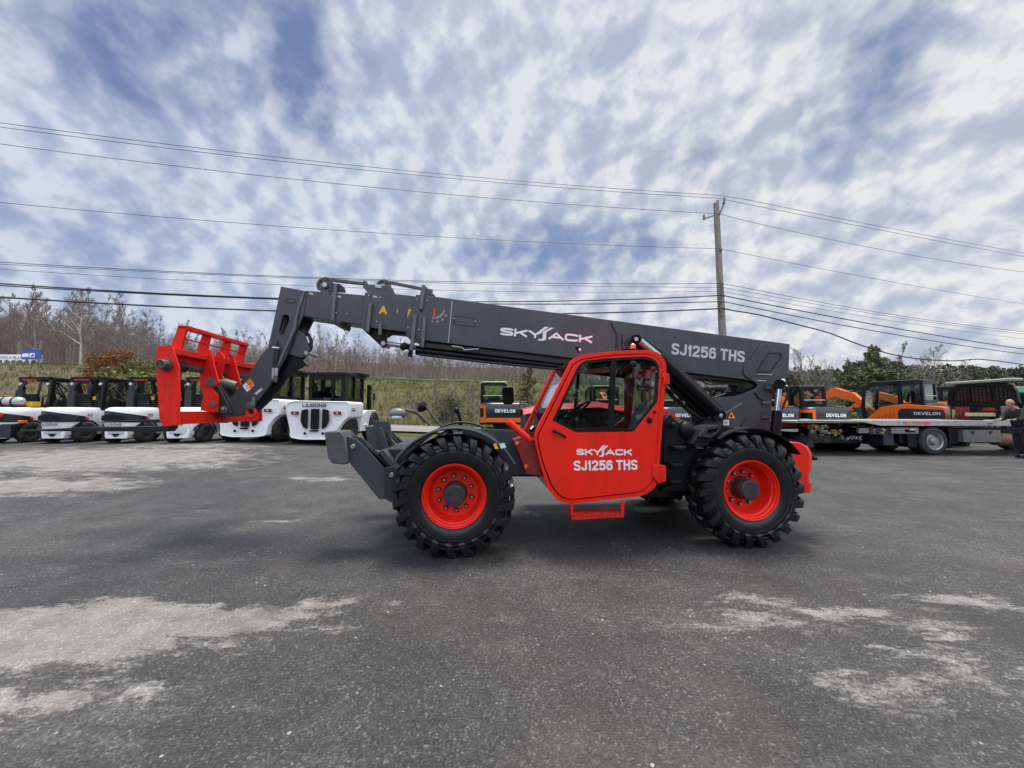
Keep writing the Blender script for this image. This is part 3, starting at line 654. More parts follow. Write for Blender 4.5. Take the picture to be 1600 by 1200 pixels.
# tufts of grass and dry weeds on the slope
tb_ = MB(); r = random.Random(77)
for i in range(6500):
    y = r.uniform(24.8, 38.5); x = r.uniform(-1.42 * y, .55 * y); z = hbank(x, y) - .04; h = r.uniform(.12, .42) * (1 if r.random() < .9 else 1.8)
    for j in range(4):
        a = r.uniform(0, 6.28); w = r.uniform(.015, .05); c, s = math.cos(a)*w, math.sin(a)*w; ox, oy = r.uniform(-.15, .15), r.uniform(-.15, .15)
        tb_.add([(x+ox-c, y+oy-s, z), (x+ox+c, y+oy+s, z), (x+ox+r.uniform(-.12, .12), y+oy+r.uniform(-.1, .1), z+h)], [(0,1,2)])
tag(tb_.build('grass_tufts', leafmat('dry grass tufts', (0.085, 0.105, 0.035), (0.20, 0.19, 0.085), .5), recalc=False), 'rough grass and dry weeds covering the bank', 'grass', kind='stuff')

# unseen belt of trees added behind the viewer to darken reflections
bt = MB(); r = random.Random(19)
for i in range(420):
    x = r.uniform(-75, 75); y = -24 - r.uniform(0, 9) ; H = r.uniform(7, 12); w = r.uniform(1.8, 3)
    bt.tube([(x, y, -.1), (x, y, H*.8)], [.14, .04], 4, False)
    for j in range(26):
        q = r.random(); a = r.uniform(0, 6.28); ww = w * (1 - q*.7) * r.uniform(.2, 1); o = Vector((x + math.cos(a)*ww, y + math.sin(a)*ww, .6 + q*H))
        u = Vector((r.uniform(-1, 1), r.uniform(-1, 1), r.uniform(-.6, .6))).normalized() * r.uniform(.4, 1.0); v = u.cross(Vector((r.uniform(-1, 1), r.uniform(-1, 1), 1))).normalized() * r.uniform(.3, .7)
        bt.add([o-u, o+v, o+u, o-v], [(0,1,2,3)])
tag(bt.build('added_tree_belt', LF_D, recalc=False), 'belt of trees added unseen behind the viewer to darken reflections', 'trees', kind='stuff')

# guard rail along the top of the bank
gr = empty('guard_rail', (-13, 38.4, 0)); tag(gr, 'long pale guard rail along the top edge of the grass bank', 'guard rail')
mb = MB(); mb.tube([(x + 13, 0, hbank(x, 38.4) + .20) for x in range(-17, 4)], .05, 5); mb.build('rail', GREYM, gr)
for x in range(-17, 4, 2):
    mb = MB(); mb.box((x+13-.05, .06, hbank(x, 38.4) - .2), (x+13+.05, .16, hbank(x, 38.4) + .24)); mb.build('post', DSTEEL, gr)

# roadside boards on the left
def board(name, px0, px1, y0, y1, Y, m, label, frame=None):
    a, c = WP(px0, y1, Y), WP(px1, y0, Y); root = empty(name, (0.5*(a.x+c.x), Y, 0)); tag(root, label, 'sign')
    w = (c.x - a.x) / 2; mb = MB(); mb.box((-w, -.03, a.z), (w, .03, c.z)); mb.build('panel', m, root); return root, a, c, w
Yb = 38.0
rt, a, c, w = board('billboard', -22, 66, 554, 571, Yb, WTXT, 'long low white sign board with faded writing on the bank at the left edge')
text('lettering', 'FORD & BLU', (-w*.62, -.035, a.z + .62*(c.z-a.z)), (w*.25, -.035, a.z + .62*(c.z-a.z)), .22*(c.z-a.z), mat('sign grey', (0.12, 0.13, 0.15), .7), rt, bold=.01)
mb = MB()
for i in range(7):
    mb = MB(); mb.lathe([(.001, 0), (.20, 0), (.20, .02), (.001, .02)], (-w*.72 + i * w*.24, -.06, a.z + .33*(c.z-a.z)), 'y', 14); mb.build('emblem', mat('sign grey', (0, 0, 0)), rt)
for px in (26, 60):
    q = WP(px, 560, Yb).x - rt.location.x; mb = MB(); mb.box((q-.06, .04, hbank(rt.location.x, Yb) - .5), (q+.06, .16, WP(px, 533, Yb).z)); mb.build('post', mat('weathered wood', (0.24, 0.21, 0.175), .9, vary=.25, scale=5), rt)
rt, a, c, w = board('road_sign', 33.5, 65.5, 547, 561.5, Yb - .8, mat('blue sign paint', (0.02, 0.06, 0.30), .5), 'blue rectangular sign in front of the white board on the left bank')
mb = MB(); mb.box((-w*.9, -.045, a.z + .25*(c.z-a.z)), (-w*.25, -.032, a.z + .62*(c.z-a.z))); mb.box((-w*.15, -.045, a.z + .2*(c.z-a.z)), (w*.35, -.032, a.z + .66*(c.z-a.z))); mb.build('white_block', WTXT, rt)
mb = MB(); mb.prism([(-w*.05, a.z+.25*(c.z-a.z)), (w*.25, a.z+.3*(c.z-a.z)), (w*.3, a.z+.6*(c.z-a.z)), (w*.05, a.z+.45*(c.z-a.z))], -.055, -.047); mb.build('emblem', mat('blue sign paint', (0,0,0)), rt)
for s in (-.6, .6):
    mb = MB(); mb.box((w*s-.07, .04, hbank(rt.location.x, Yb-.8) - .3), (w*s+.07, .14, a.z + .2)); mb.build('post', GREYM, rt)

# ------------------------------------------------------------ pole and wires
PY = 18.0; PX = WP(1124, 420, PY).x
WOOD, t, b, co = nmat('pole wood')
lk(t, ramp(t, noi(t, vmap(t, co, sc=(9, 9, .7)), 2.5, 6, .7), [(0.3, (0.12, 0.105, 0.09)), (0.7, (0.34, 0.30, 0.26))]), b.inputs['Base Color']); b.inputs['Roughness'].default_value = .9
pole = empty('utility_pole', (PX, PY, 0)); tag(pole, 'tall weathered wooden utility pole rising behind the grey boom', 'utility pole')
zt = WP(1119, 318, PY).z; lean = WP(1119, 318, PY).x - PX
mb = MB(); mb.tube([(.06, 0, -.5), (.03, 0, 5), (lean, 0, zt)], [.19, .17, .125], 14); mb.build('shaft', WOOD, pole)
def rel(px, py, dy=0): p = WP(px, py, PY + dy); return (p.x - PX, dy, p.z)
INS = mat('grey insulator', (0.16, 0.16, 0.17), .4)
mb = MB(); mb.tube([rel(1123, 338, -.1), rel(1131, 318, -.1)], .035, 6); mb.build('bracket', DSTEEL, pole)
mb = MB(); mb.tube([rel(1131, 318, -.1), rel(1132, 309, -.1)], [.07, .05], 8); mb.build('insulator', INS, pole)
mb = MB(); mb.tube([rel(1121, 318), rel(1121, 313)], [.07, .05], 8); mb.build('insulator', INS, pole)
mb = MB(); mb.tube([rel(1115, 337, -.1), rel(1100, 342, -.1)], .03, 6); mb.build('bracket', DSTEEL, pole)
mb = MB(); mb.tube([rel(1100, 343, -.1), rel(1100, 336, -.1)], [.06, .05], 8); mb.build('insulator', INS, pole)
for y in (391, 445, 451, 457, 464, 473, 484, 492):
    mb = MB(); mb.tube([rel(1127, y, -.22), rel(1127, y, -.05)], .06, 7); mb.build('clamp', INS, pole)
# ground-level wire height profile along the two vertical planes through the pole
A0 = Vector((PX, PY)); BL = Vector((-34, 12.0)); BR = Vector((50, 30.5))
WIRE = mat('wire', (0.035, 0.035, 0.038), .6); CABLE = mat('black cable', (0.018, 0.018, 0.02), .6)
def on_plane(px, py, B):
    d = ray(px, py); e = B - A0      # A0 + e*t = d.xy*s
    det = d.x * (-e.y) + e.x * d.y
    s = (A0.x * (-e.y) + e.x * A0.y) / det; t = ((d.x * s - A0.x) / e.x)
    return t, CAMH + d.z * s
def lag(pts, t):
    z = 0
    for i, (ti, zi) in enumerate(pts):
        w = zi
        for j, (tj, _) in enumerate(pts):
            if i != j: w *= (t - tj) / (ti - tj)
        z += w
    return z
def wire(left, right, r, label, cable=False, path=None):
    P = []
    if left:
        q = [on_plane(px, py, BL) for px, py in left]; T1 = 1.0
        P += [(*(A0 + (BL - A0) * (T1 * (1 - i / 26))), lag(q, T1 * (1 - i / 26))) for i in range(27)]
        P = [(x, y, z) for x, y, z in P]
    if right:
        q = [on_plane(px, py, BR) for px, py in right]
        if len(q) <= 3:
            P += [(*(A0 + (BR - A0) * (i / 26)), lag(q, i / 26)) for i in range(1 if P else 0, 27)]
        else:
            # smooth curve through the points, then straight on
            tt = [a for a, _ in q]; zz = [b_ for _, b_ in q]
            for i in range(1, 60):
                t = i / 59
                if t >= tt[-1]: z = zz[-1] + (t - tt[-1]) * (zz[-1]-zz[-2]) / (tt[-1]-tt[-2])
                else:
                    k = max(0, max([j for j in range(len(tt)) if tt[j] <= t], default=0)); k = min(k, len(tt) - 2)
                    u = (t - tt[k]) / (tt[k+1] - tt[k]); m0 = (zz[k+1]-zz[max(k-1,0)]) / (tt[k+1]-tt[max(k-1,0)]); m1 = (zz[min(k+2,len(zz)-1)]-zz[k]) / (tt[min(k+2,len(zz)-1)]-tt[k]); dt = tt[k+1]-tt[k]
                    z = (2*u**3-3*u**2+1)*zz[k] + (u**3-2*u*u+u)*dt*m0 + (-2*u**3+3*u*u)*zz[k+1] + (u**3-u*u)*dt*m1
                P.append((*(A0 + (BR - A0) * t), z))
    mb = MB(); mb.tube([(x, y - .18, z) for x, y, z in P], r, 5)
    tag(mb.build('overhead_cable' if cable else 'overhead_wire', CABLE if cable else WIRE, recalc=False), label, 'cable' if cable else 'wire', 'overhead lines at the utility pole')
wire([(0, 196), (600, 267), (1132, 309)], [(1134, 309), (1372, 356.4), (1600, 397.6)], .011, 'highest thin wire, on the tilted bracket at the top of the pole')
wire([(0, 202.5), (600, 272.6), (1121, 313)], [(1123, 314), (1372, 362), (1600, 403.5)], .011, 'thin wire on the insulator at the very tip of the pole, second from the top')
wire([(0, 228.7), (600, 298), (1100, 336)], [(1128, 340), (1372, 392), (1600, 427)], .011, 'thin wire on the bracket left of the pole, third from the top')
wire([(0, 319.5), (600, 367.6), (1116, 391)], [(1128, 392.5), (1372, 439), (1600, 477)], .010, 'lone thin wire halfway up the pole')
wire([(0, 412), (600, 439.5), (1120, 445)], [(1128, 445), (1360, 488), (1600, 519.5)], .013, 'topmost wire of the close bundle on the lower pole')
wire([(0, 415), (600, 441.5), (1120, 451)], [(1128, 451), (1360, 491.5), (1600, 523)], .010, 'second wire of the close bundle on the lower pole')
wire([(0, 422.6), (600, 453), (1120, 457)], [(1128, 458), (1360, 498), (1600, 531)], .009, 'thinnest wire of the bundle, just above the black cables')
wire([(0, 445), (430, 468), (1120, 463.6)], [(1128, 464), (1360, 508), (1600, 547)], .026, 'upper black cable on the lower pole', True)
wire([(0, 448), (430, 469.5), (1120, 473)], [(1128, 473), (1360, 518), (1600, 554.6)], .022, 'middle black cable on the lower pole', True)
wire([(0, 466), (430, 487.5), (1120, 484)], [(1122, 484), (1180, 493), (1240, 508), (1290, 521), (1340, 540), (1405, 558), (1480, 564.5), (1525, 562), (1600, 571)], .032, 'lowest black cable, sagging in a wave above the excavators', True)
# ============================================================ THE TELEHANDLER
TEL = empty('telehandler', O, TH)
tag(TEL, 'big red and slate grey telehandler with its boom over the front, in the foreground', 'telehandler')
def seg_px(a, b, yl): return L(*a, yl), L(*b, yl)
def pr(name, pts, y0, y1, m, parent=None, bevel=.006, holes=(), round_=0, yref=None):
    """plate or box: side outline read on the plane y0, extruded to y1"""
    yr = y0 if yref is None else yref
    q = LQ(pts, yr)
    if round_: q = rounded(q, round_)
    hs = [LQ(h, yr) for h in holes]
    mb = MB(); mb.prism(q, y0, y1, 'y', hs); return mb.build(name, m, parent or TEL, bevel=bevel)
def tb(name, pts, r, m, parent=None, n=14, ym=None):
    """tube through (px,py,yl) points"""
    mb = MB(); mb.tube([L(*p) for p in pts], r, n); return mb.build(name, m, parent or TEL)

# ---- wheels
def tel_wheel(cx, y0, out, phase):
    """y0: y of the outer tyre face, out=-1 faces the camera side"""
    c = (cx, y0, .668); s = -out
    def pf(p): return [(r_, h * s) for r_, h in p]
    mb = MB(); mb.lathe(pf([(.352, .055), (.362, .035), (.352, .022), (.340, .026), (.334, .050), (.322, .058), (.316, .085), (.300, .10), (.292, .17), (.276, .21), (.262, .235), (.13, .24), (.13, .30), (.30, .30), (.33, .35), (.36, .375)]), c, 'y', 72)
    w = mb.build('wheel', RED, TEL, ang=28)
    T = MB(); T.lathe(pf([(.350, .050), (.366, .028), (.40, .012), (.452, .0), (.50, .004), (.56, .018), (.598, .04), (.615, .075), (.625, .13), (.627, .20), (.625, .27), (.615, .325), (.598, .36), (.56, .382), (.50, .396), (.44, .40), (.37, .38), (.35, .37)]), c, 'y', 96)
    for k in range(3): T.lathe(pf([(.470+.045*k, .0035), (.474+.045*k, -.0015), (.478+.045*k, .0045)]), c, 'y', 96)
    N = 22
    for side in (0, 1):
        for k in range(N):
            a0 = phase + 2 * math.pi * (k + .5 * side) / N
            #   path of the lug: sidewall, shoulder, tread, centre
            P = [(.505, .006, -.080, .034, -.012), (.525, -.008, -.070, .040, -.02), (.61, -.012, -.022, .046, -.03), (.664, .010, .002, .052, -.05), (.684, .052, .022, .054, -.045), (.687, .115, .055, .052, -.04), (.687, .19, .112, .040, -.04), (.684, .235, .15, .028, -.04)]
            rings = []
            for rr, yy, da, ha, dep in P:
                y_ = yy if side == 0 else .40 - yy; aa = a0 + da * (1 if side == 0 else 1)
                if rr < .66: inn = (rr - .012, y_ + (.03 if side == 0 else -.03))
                else: inn = (rr + dep, y_ + (.012 if side == 0 else -.012))
                ri = []
                for (q, yq, hw) in ((rr, y_, ha * .82), (inn[0], inn[1], ha * 1.12)):
                    for sg in (-1, 1):
                        an = aa + sg * hw / max(.5, q) * 1.0
                        if sg == 1 and q is not rr: pass
                        ri.append((c[0] + q*math.cos(an), c[1] + yq*s, c[2] + q*math.sin(an)))
                rings.append([ri[0], ri[1], ri[3], ri[2]])
            T.loft(rings)
    T.v = [(x, y, max(z, .001)) for x, y, z in T.v]
    T.build('tyre', RUBBER, w, ang=30, bevel=0)
    mb = MB(); mb.lathe(pf([(.001, .045), (.108, .045), (.122, .056), (.128, .075), (.128, .22), (.145, .24)]), c, 'y', 12)
    mb.build('hub_cap', mat('hub grey', (.028, .029, .032), .55, vary=.3, scale=14, bump=.3, dust=.12), w, ang=25)
    for k in range(10):
        a = phase * 2 + 2 * math.pi * (k + .3) / 10; p = (c[0] + .198*math.cos(a), c[1] + .24*s, c[2] + .198*math.sin(a))
        mb = MB(); mb.lathe(pf([(.001, -.042), (.014, -.040), (.016, -.012)]), p, 'y', 8); nb_ = mb.build('wheel_nut', STEEL, w); mb = MB(); mb.lathe(pf([(.012, -.014), (.027, -.012), (.029, .002)]), p, 'y', 12); mb.build('nut_washer', BLACK, w)
    return w
W_ = 3.53
tel_wheel(0, 0.0, -1, .10); tel_wheel(W_, 0.0, -1, .31)
tel_wheel(0, 2.58, 1, .2); tel_wheel(W_, 2.58, 1, .45)
# ---- chassis
pr('chassis', [(700, 684), (745, 678), (830, 680), (860, 690), (1100, 700), (1230, 700), (1230, 735), (1080, 745), (1000, 752), (840, 745), (700, 745)], .62, 1.95, SLATED, bevel=.015)
pr('chassis_panel', [(722, 668), (800, 672), (838, 690), (842, 742), (725, 742)], .585, .605, SLATE, bevel=.006)
mb = MB(); mb.box((-.12, .38, .52), (.12, 2.2, .80)); mb.box((W_-.12, .38, .52), (W_+.12, 2.2, .80))
mb.tube([(0, .30, .668), (0, 2.28, .668)], .13, 14); mb.tube([(W_, .30, .668), (W_, 2.28, .668)], .13, 14)
mb.build('axle', PLAST, TEL, bevel=.01)
mb = MB(); mb.box((1.5, .9, .50), (2.8, 1.9, .95)); mb.build('belly_tank', BLACK, TEL, bevel=.04)
# engine pod on the far side, under a red hood
EP = MB(); EP.prism(rounded([(1.02, .62), (2.95, .62), (2.95, 1.42), (2.5, 1.60), (1.5, 1.66), (1.02, 1.60)], .08), 1.72, 2.48); EP.build('engine_pod', SLATED, TEL, bevel=.02)
EP = MB(); EP.loft([[(x, y, z) for x, y, z in ((.98, 1.70, 1.56), (1.3, 1.70, 1.63), (2.2, 1.70, 1.68), (2.7, 1.70, 1.60), (3.02, 1.70, 1.44))], [(x, y, z) for x, y, z in ((.98, 1.78, 1.64), (1.3, 1.78, 1.72), (2.2, 1.78, 1.77), (2.7, 1.78, 1.69), (3.02, 1.78, 1.52))], [(x, y, z) for x, y, z in ((.98, 2.42, 1.65), (1.3, 2.42, 1.73), (2.2, 2.42, 1.78), (2.7, 2.42, 1.70), (3.02, 2.42, 1.53))], [(x, y, z) for x, y, z in ((.98, 2.5, 1.5), (1.3, 2.5, 1.55), (2.2, 2.5, 1.6), (2.7, 2.5, 1.5), (3.02, 2.5, 1.4))]], close=False, cap=False); EP.build('engine_hood', mat('glossy red hood', (.80, .02, .012), .25, coat=1.0), TEL)
# red cowl behind the cab, sloping down
pr('rear_cowl', [(1036, 640), (1042, 641), (1090, 672), (1090, 690), (1036, 690)], .95, 1.03, RED)
# ---- counterweight
CWp = [(1212, 690), (1248, 691), (1262, 697), (1269.5, 708), (1268.5, 733), (1264.5, 736), (1264.5, 750), (1268.5, 753), (1267, 767), (1212, 767)]
q = LQ(CWp, .42); mb = MB(); xb = q[0][0]
rings = []
for y, sx in ((.30, .70), (.36, .88), (.50, 1.0), (1.0, 1.04), (1.6, 1.04), (2.1, 1.0), (2.24, .88), (2.30, .7)):
    rings.append([(xb + (x - xb) * sx, y, z) for x, z in q])
mb.loft(rings); mb.build('counterweight', RED, TEL, ang=32)
tb('rear_lamp', [(1270, 716, .7), (1275, 716, .7)], .03, BLACK, n=8)

# ---- boom
FB, BB = 1.06, 1.52
O1 = [(652, 463), (660, 460.5), (1190, 531.5), (1234.5, 537.5), (1232, 590), (1207, 604), (1163, 593), (1065, 581), (840, 553), (700, 536.5), (650, 530), (636, 524)]
boom = pr('boom_outer_section', O1, FB, BB, SLATE, bevel=.008)
# dark underside rail, extension cylinder and hoses below
pr('boom_keel', [(655, 533), (860, 556), (1060, 581), (1160, 593), (1160, 597), (1040, 586), (860, 564), (655, 541)], FB + .06, BB - .06, SLATED)
tb('extension_cylinder', [(650, 548, 1.2), (760, 560, 1.2), (900, 576, 1.2), (1000, 588, 1.2)], .062, BLACK)
tb('hydraulic_line', [(655, 541, 1.12), (760, 553, 1.12), (930, 574, 1.12), (1050, 588, 1.12)], .016, HOSE, n=8)
tb('hydraulic_line', [(655, 554, 1.12), (760, 566, 1.12), (900, 580, 1.12)], .018, HOSE, n=8)
tb('grease_pipe', [(706, 541, 1.05), (722, 543, 1.05), (725, 547, 1.05), (735, 546, 1.05), (748, 545.5, 1.05)], .010, STEEL, n=6)
mid = pr('boom_middle_section', [(573, 455), (640, 461.5), (700, 470), (700, 527), (636, 519), (572, 511)], FB + .03, BB - .03, SLATE)
inn = pr('boom_inner_section', [(468, 453.5), (522, 457), (600, 464), (600, 512), (566, 507.5), (520, 500.5), (468, 493)], FB + .06, BB - .06, SLATE)
# collars and stiffener straps
def strap(a, b, w, yl, parent, m=SLATE, th=.035):
    A, B = L(*a, yl), L(*b, yl); d = (B - A).normalized(); n = Vector((d.z, 0, -d.x)) * w / 2
    mb = MB(); mb.prism([(A.x - n.x, A.z - n.z), (A.x + n.x, A.z + n.z), (B.x + n.x, B.z + n.z), (B.x - n.x, B.z - n.z)], yl - th, yl + .01); return mb.build('stiffener', m, parent, bevel=.004)
WEAR = mat('scuffed slate edge', (0.115, 0.12, 0.13), .45, vary=.2, scale=10)
for (x0_, y0_, x1_, y1_, pa_, yy_) in ((573.5, 465, 570, 508, inn, FB+.058), (600, 464, 600, 512, mid, FB+.028), (800, 487, 1150, 533, boom, FB)):
    pass
strap((525.5, 444), (520, 503), .045, FB + .055, inn, WEAR)
strap((579.5, 475), (575, 519), .042, FB + .01, mid, WEAR)
strap((595, 505), (594, 524), .04, FB + .0, mid, WEAR)
strap((662.5, 446), (658, 484), .045, FB - .01, boom, WEAR)
strap((649, 494), (643, 548), .050, FB - .01, boom, WEAR)
strap((664, 496), (660, 543), .045, FB - .01, boom, WEAR)
pr('collar', [(570, 457), (579, 458), (573, 521), (564, 512)], FB + .02, BB - .02, SLATE, mid)
pr('collar', [(650, 460), (660, 461), (662, 474), (640, 528), (634, 524), (637, 495), (646, 478)], FB - .008, BB + .01, SLATE, boom)
pr('front_bracket', [(515, 499.5), (534, 502), (531, 509), (517, 504)], FB + .02, BB - .02, SLATED, inn)
strap((706.5, 471), (700.5, 536), .010, FB - .001, boom, GTXT, .004)
# cylinder anchor under the middle section
pr('cylinder_anchor', [(576, 512), (635, 520), (634, 524), (612, 523), (604, 528), (603, 541), (598, 543), (592, 538), (578, 525)], FB + .10, FB + .16, BLACK, mid)
pr('cylinder_anchor', [(576, 512), (635, 520), (634, 524), (612, 523), (604, 528), (603, 541), (598, 543), (592, 538), (578, 525)], BB - .16, BB - .10, BLACK, mid)
mb = MB(); p = L(597, 535, FB); mb.tube([(p.x, FB + .06, p.z), (p.x, BB - .08, p.z)], .03, 12); mb.build('anchor_pin', STEEL, mid)
tb('extension_rod', [(600, 536.5, 1.24), (655, 544, 1.24)], .035, STEEL)
mb = MB(); mb.ball(L(632, 542, 1.12), .062); mb.build('work_lamp', PLAST, boom)
mb = MB(); mb.ball(L(635, 549, 1.10), .04, sc=(1, .6, .8)); mb.build('lamp_lens', LAMPW, boom)
strap((643, 538), (641, 558), .06, FB + .1, boom, BLACK)
# access cover, bolts, decals on the boom
def rim(name, pts, y0, parent, m, w=.012, rad=.03, th=.006):
    o_ = rounded(LQ(pts, y0), rad); cx = sum(p[0] for p in o_)/len(o_); cz = sum(p[1] for p in o_)/len(o_)
    i_ = []
    for x, z in o_:
        d = math.hypot(x-cx, z-cz); f = max(.2, 1 - w*1.4/max(d, .01)); i_.append((cx+(x-cx)*f, cz+(z-cz)*f))
    mb = MB(); mb.prism(o_, y0 - th, y0 + .002, 'y', [i_]); return mb.build(name, m, parent)
rim('access_cover', [(709, 493), (744, 497), (743, 511), (708, 507)], FB, boom, SLATED)
def bolts(pts, yl, parent, r=.011, m=STEEL):
    for x, y in pts:
        p = L(x, y, yl); mb = MB(); mb.lathe([(.0001, -.012), (r*.8, -.012), (r, -.008), (r, .003)], (p.x, yl, p.z), 'y', 8); mb.build('bolt', m, parent)
bolts([(651, 467.5), (668, 470), (638, 512), (655, 515), (710, 498), (743, 502)], FB - .006, boom)
bolts([(577, 462), (594, 465), (576, 500), (589.5, 502.5)], FB + .025, mid)
bolts([(520, 462), (525.5, 489), (542.5, 491), (566, 502)], FB + .055, inn)
for a, b, pa, yy in (((483.5, 458.5), (489.5, 459.5), inn, FB+.058), ((527, 463), (533, 464), inn, FB+.058), ((583, 463), (589, 464), mid, FB+.028)):
    A, B = L(*a, yy), L(*b, yy); mb = MB(); mb.prism([(A.x, A.z-.012), (B.x, B.z-.012), (B.x, B.z+.012), (A.x, A.z+.012)], yy-.003, yy+.001); mb.build('decal', GTXT, pa)
text('lettering', 'A', L(591.5, 490.5, FB+.03), L(605, 491.5, FB+.03), .120, YTXT, mid, st=.24)
text('lettering', 'E', L(636, 495, FB+.03), L(644, 496.5, FB+.03), .114, YTXT, mid, st=.22)
mb = MB(); A = L(620.5, 486, FB+.03); mb.prism([(A.x-.004, A.z-.03), (A.x+.004, A.z-.03), (A.x+.006, A.z+.03), (A.x-.002, A.z+.03)], FB+.027, FB+.031); mb.build('lettering', GTXT, mid)
# boom angle indicator
ind = pr('angle_pointer', [(677, 481), (681, 481.5), (680.5, 495.5), (676.5, 495)], FB - .012, FB, RED, boom, bevel=.002)
cpt = L(679, 482, FB)
mb = MB()
for k in range(13):
    a = R(-100 + k * 7.2); r0, r1 = .128, (.155 if k % 2 == 0 else .145)
    for_ = [(r0, -.003), (r1, -.003), (r1, .003), (r0, .003)]
    mb.prism([(cpt.x + q_*math.cos(a) - w_*math.sin(a), cpt.z + q_*math.sin(a) + w_*math.cos(a)) for q_, w_ in for_], FB-.004, FB)
mb.lathe([(.124, -.004), (.128, -.004), (.128, 0), (.124, 0)], (cpt.x, FB, cpt.z), 'y', 24, R(-104), R(-12))
mb.build('angle_scale', GTXT, boom)
for s, x, y in (('0', 675, 503.5), ('20', 682, 504), ('40', 689.5, 501), ('60', 695, 495)):
    A = L(x, y, FB); text('lettering', s, A - Vector((.0, 0, 0)), A + Vector((.034 if len(s) > 1 else .018, 0, .006)), .024, GTXT, boom, bold=.02)
# brand lettering drawn as on the machine: the J rises into two slashes
def skyjack(pl, prr, h, m, parent, yl):
    pl, prr = Vector(pl), Vector(prr); e = prr - pl
    text('lettering', 'SKY', pl, pl + e * .450, h, m, parent, st=.26, gap=.10)
    w = e.length; ex = e.normalized(); ez = Vector((-ex.z, 0, ex.x))
    def T(u, v): p = pl + ex * (u * w) + ez * (v * h); return (p.x, p.z)
    mb = MB()
    mb.prism([T(.375, .56), T(.412, .56), T(.512, 1.60), T(.472, 1.60)], yl - .0052, yl)
    mb.prism([T(.455, .92), T(.493, .92), T(.572, 1.55), T(.532, 1.55)], yl - .0056, yl)
    mb.prism([T(.455, .93), T(.493, .93), T(.493, .02), T(.482, -.18), T(.450, -.26), T(.412, -.26), T(.412, -.06), T(.442, -.04), T(.455, .06)], yl - .006, yl)
    mb.build('logo_emblem', m, parent)
    text('lettering', 'ACK', pl + e * .515, prr, h, m, parent, st=.26, gap=.10)
skyjack(L(781, 523.5, FB), L(925.5, 536.5, FB), .112, WTXT, boom, FB)
text('lettering', 'SJ1256 THS', L(1048.5, 553.5, FB), L(1163, 566.5, FB), .172, GTXT, boom, st=.20, gap=.09)
# boom detail at the lift cylinder and the rear gusset
strap((954, 503), (964, 523), .018, FB, boom, SLATED, .02)
strap((964, 520), (963, 545), .022, FB, boom, SLATED, .02)
pr('lift_bracket', [(973, 522), (977, 518.5), (1003, 521.5), (1066, 573), (1066, 577), (1000, 548), (973, 545)], FB - .03, FB + .002, SLATE, boom)
pr('lift_bracket_recess_shade', [(1001, 528), (1007, 528), (1062, 571), (1062, 574.5), (1030, 566), (1000, 545), (985, 542), (988, 538)], FB - .034, FB - .0305, BLACK, boom, bevel=0)  # flat black plate on the bracket face, painting in the shade of a recess
G = pr('rear_gusset', [(1191, 536.8), (1233, 540.5), (1231.5, 589), (1204, 616), (1190, 612), (1181, 598), (1163, 586), (1162, 575)], FB - .022, FB + .002, SLATE, boom, bevel=.006, round_=.03)
rim('gusset_pocket_rim', [(1201, 549), (1221, 551), (1222.5, 556), (1204, 582), (1181, 581)], FB - .022, boom, SLATED, w=.022, rad=.03, th=.012)
pr('gusset_pocket', [(1203, 552), (1218, 553), (1218.5, 557), (1203, 579), (1186, 578)], FB - .026, FB - .0215, mat('recess slate', (.045, .049, .058), .5), boom, round_=.02, bevel=0)
pr('rear_gusset', [(1191, 536.8), (1233, 540.5), (1231.5, 589), (1204, 616), (1190, 612), (1181, 598), (1163, 586), (1162, 575)], BB, BB + .022, SLATE, boom, yref=FB)
bolts([(1204, 585.5), (1187, 596)], FB - .022, boom, .014)
tb('hydraulic_pipe', [(1183, 585, 1.03), (1206, 586, 1.03)], .008, STEEL, n=6); tb('hydraulic_pipe', [(1182, 595, 1.03), (1196, 595.5, 1.03)], .008, STEEL, n=6)
# chain sheaves and chains on top
def sheave(px, py, r, yl=1.2):
    c = L(px, py, yl); mb = MB(); mb.lathe([(.02, -.03), (r*.45, -.03), (r*.5, -.012), (r*.82, -.012), (r*.86, -.03), (r, -.03), (r, .03), (.02, .03)], tuple(c), 'y', 26); s = mb.build('chain_sheave', DSTEEL, boom)
    mb = MB(); mb.lathe([(.001, -.05), (r*.3, -.05), (r*.3, .05)], tuple(c), 'y', 12); mb.build('sheave_pin', STEEL, s)
    mb = MB(); mb.lathe([(r*1.0, -.022), (r*1.12, -.022), (r*1.12, .022), (r*1.0, .022)], tuple(c), 'y', 28, R(60), R(215)); mb.build('sheave_guard', DSTEEL, s)
    return s
sheave(509, 446.5, .108); sheave(600, 449, .10)
pr('sheave_bracket', [(513, 452), (517, 442), (530, 443), (538, 449), (540, 457), (514, 456)], 1.13, 1.155, SLATED, inn)
pr('sheave_bracket', [(513, 452), (517, 442), (530, 443), (538, 449), (540, 457), (514, 456)], 1.25, 1.275, SLATED, inn)
pr('sheave_bracket', [(567, 438), (572, 438), (575, 444), (608, 446), (614, 451), (617, 459), (576, 457), (567, 449)], 1.12, 1.15, SLATE, mid)
pr('sheave_bracket', [(567, 438), (572, 438), (575, 444), (608, 446), (614, 451), (617, 459), (576, 457), (567, 449)], 1.26, 1.29, SLATE, mid)
pr('sheave_plate', [(586.5, 444), (596, 445), (596, 450), (586, 449)], 1.112, 1.12, GTXT, mid, bevel=0)
pr('chain_anchor', [(659, 447), (664, 446), (680, 462), (656, 460)], 1.16, 1.26, SLATE, boom)
